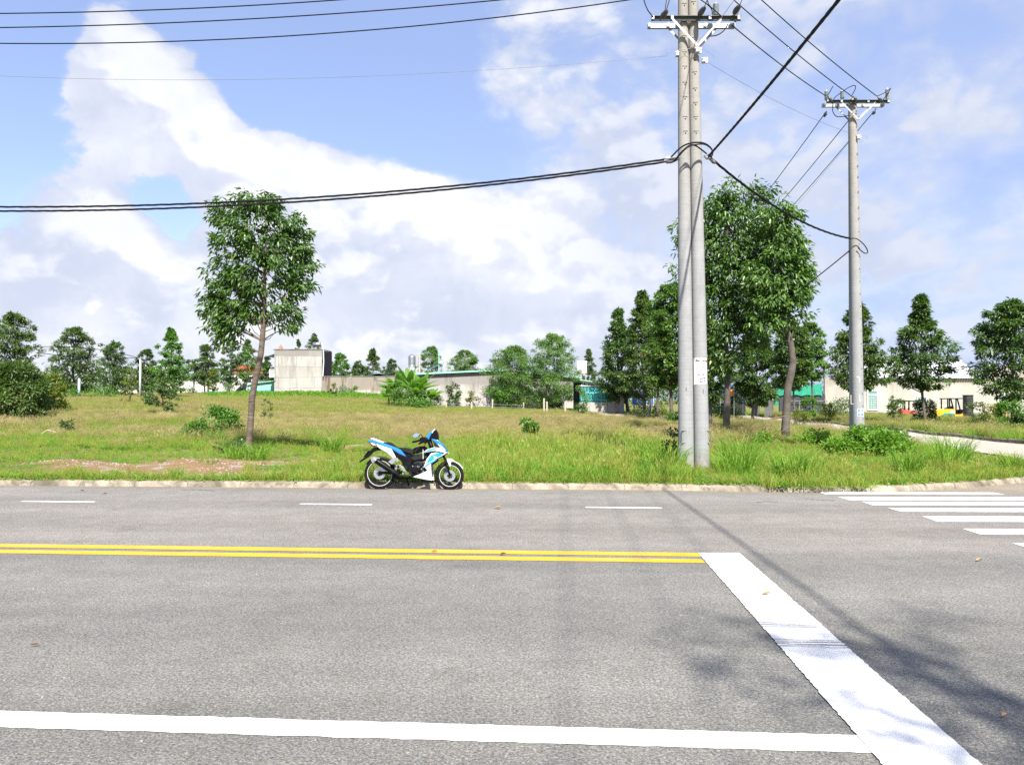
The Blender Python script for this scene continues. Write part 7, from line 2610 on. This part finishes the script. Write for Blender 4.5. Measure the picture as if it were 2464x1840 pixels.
# street poles on the left
for (px_, yt_, D, wpx, lab) in ((337, 863, 86, 6, 'leftmost slim street pole with wires'), (467, 870, 112, 5, 'bright slim leaning pole before the white wall'),
                                (501, 858, 112, 5, 'tall slim pole with a small lamp box before the white wall'), (549, 888, 124, 4, 'short slim pole at the right end of the white wall'), (190, 910, 84, 7, 'pale blue post below the wide dark tree')):
    base = G(px_, D)
    r_ = empty('street_pole', base)
    tag(r_, lab, 'pole', 'slim poles at the back of the field')
    H = local(r_, px_, yt_, D).z
    lean_ = .45 if px_ == 467 else 0
    MB().tube([(-lean_ * .5, 0, -.2), (lean_ * .5, 0, H)], [wpx / 2 / F * D, wpx / 2 / F * D * .7], 10).build('shaft', plain('pale_pole', (.42, .42, .42) if px_ != 190 else (.35, .45, .58), .8, var=.1), r_, smooth=True)
    if px_ == 501:
        MB().box(-.35, -.08, -.12, .12, H - .8, H - .55).build('lamp_box', M_WHITEP, r_)
    if px_ == 337:
        MB().box(-.15, .15, -.12, .12, H, H + .10).build('cap', M_GALV, r_)
for (lab, a, b, c) in (('upper thin cable from behind the leftmost tree to the slim pole', (85, 835, 80), (215, 838, 84), (337, 862, 86)), ('lower thin cable from behind the leftmost tree to the slim pole', (88, 848, 80), (200, 858, 84), (337, 861, 86)),
                       ('thin cable right of the leftmost slim pole', (337, 864, 86), (430, 872, 96), (501, 866, 112)), ('thin cable between the wall poles', (501, 864, 112), (525, 872, 118), (549, 892, 124))):
    wire(lab, quad(at(*a), at(*b), at(*c), 0, 1, 14), .035, M_BLACK_CABLE, 'power cable', group='thin cables at the back of the field')

# blue-green bin, stacked rubble and other small things at the back
bn = empty('crate', G(512, 122))
tag(bn, 'pale turquoise box standing before the white boundary wall', 'crate')
MB().box(-.6, .6, 0, .6, 0, local(bn, 0, 939, 122).z).build('box', plain('pale_turquoise', (.25, .55, .58), .6), bn, bevel=.03)
gr = empty('tarpaulin_cover', G(578, 116))
tag(gr, 'grey slanting tarpaulin left of the green tin shed', 'tarpaulin')
g = lambda px, py, D=116: local(gr, px, py, D)
MB().prism([(g(566, 940).x, g(0, 940).z), (g(584, 922).x, g(0, 922).z), (g(582, 932).x, g(0, 932).z), (g(568, 943).x, g(0, 943).z)], 0, 2).build('sheet', M_GREYR, gr)

# ------------------------------------------------------------------ litter on the road
def road_leaf(px, py, L, m_, label, rz, cat='fallen leaf'):
    p = gp(px, py)
    r_ = bpy.data.objects.new('fallen_leaf', None)
    vs, fs = [], []
    n = 6
    for i in range(n + 1):
        t = i / n
        wd = L * .22 * math.sin(math.pi * (t * .92 + .04))
        zc = .010 + L * .30 * abs(math.sin(t * 2.6)) * .4
        vs += [(L * (t - .5), wd, zc + wd * .6), (L * (t - .5), 0, zc * .5 + .004), (L * (t - .5), -wd, zc + wd * .5)]
    for i in range(n):
        b = 3 * i
        fs += [(b, b + 3, b + 4, b + 1), (b + 1, b + 4, b + 5, b + 2)]
    me = bpy.data.meshes.new('fallen_leaf')
    me.from_pydata(vs, [], fs)
    o = link('fallen_leaf', me, m_, None, True)
    o.location = (p.x, p.y, .006)
    o.rotation_euler.z = rz
    tag(o, label, cat, 'fallen leaves on the road')


M_DRYLEAF = plain('tan_dry_leaf', (.42, .24, .08), .7, var=.15, vs=30)
M_DRYLEAF2 = plain('brown_dry_leaf', (.16, .09, .05), .7, var=.2, vs=30)
for a in ((1845, 1433, .085, M_DRYLEAF, 'curled tan leaf lying on the white stop line', .1), (2356, 1351, .07, M_DRYLEAF, 'tan leaf on the asphalt below the crosswalk', .2), (2418, 1728, .05, M_DRYLEAF, 'tan leaf near the lower right corner', .5),
          (1198, 1225, .11, M_DRYLEAF, 'orange-brown leaf between the lane dashes', .0), (1210, 1336, .07, M_DRYLEAF2, 'dark brown scrap on the lower yellow line', .4), (1045, 1330, .06, M_DRYLEAF2, 'dark scrap between the yellow lines', .2),
          (252, 1190, .08, M_DRYLEAF2, 'dark leaf near the left lane dash', 1.0), (198, 1182, .07, M_DRYLEAF2, 'dark leaf close to the kerb on the left', .2), (83, 1556, .05, M_DRYLEAF2, 'tiny brown scrap at the far left of the near lane', .3)):
    road_leaf(*a)
# small pale chips on the road
mb = MB()
for k in range(70):
    px_, py_ = R.uniform(0, 2464), R.uniform(1180, 1830)
    p = gp(px_, py_)
    s_ = R.uniform(.002, .006)
    mb.box(p.x - s_, p.x + s_, p.y - s_, p.y + s_ * .7, .0, s_)
o_ = mb.build('road_grit', plain('pale_grit', (.30, .28, .26), .9))
tag(o_, 'scattered pale grit on the asphalt', 'grit', kind='stuff')
# bark chip and stick in the left field
sk_ = empty('fallen_branch', G(108, 27))
tag(sk_, 'pale dead stick lying in the grass at the left', 'branch')
MB().tube([(-.1, 0, .05), (.12, 0, .18), (.5, -.1, .1), (.9, -.2, .02)], [.02, .025, .02, .01], 6).build('stick', plain('bleached_wood', (.42, .33, .24), .8), sk_)
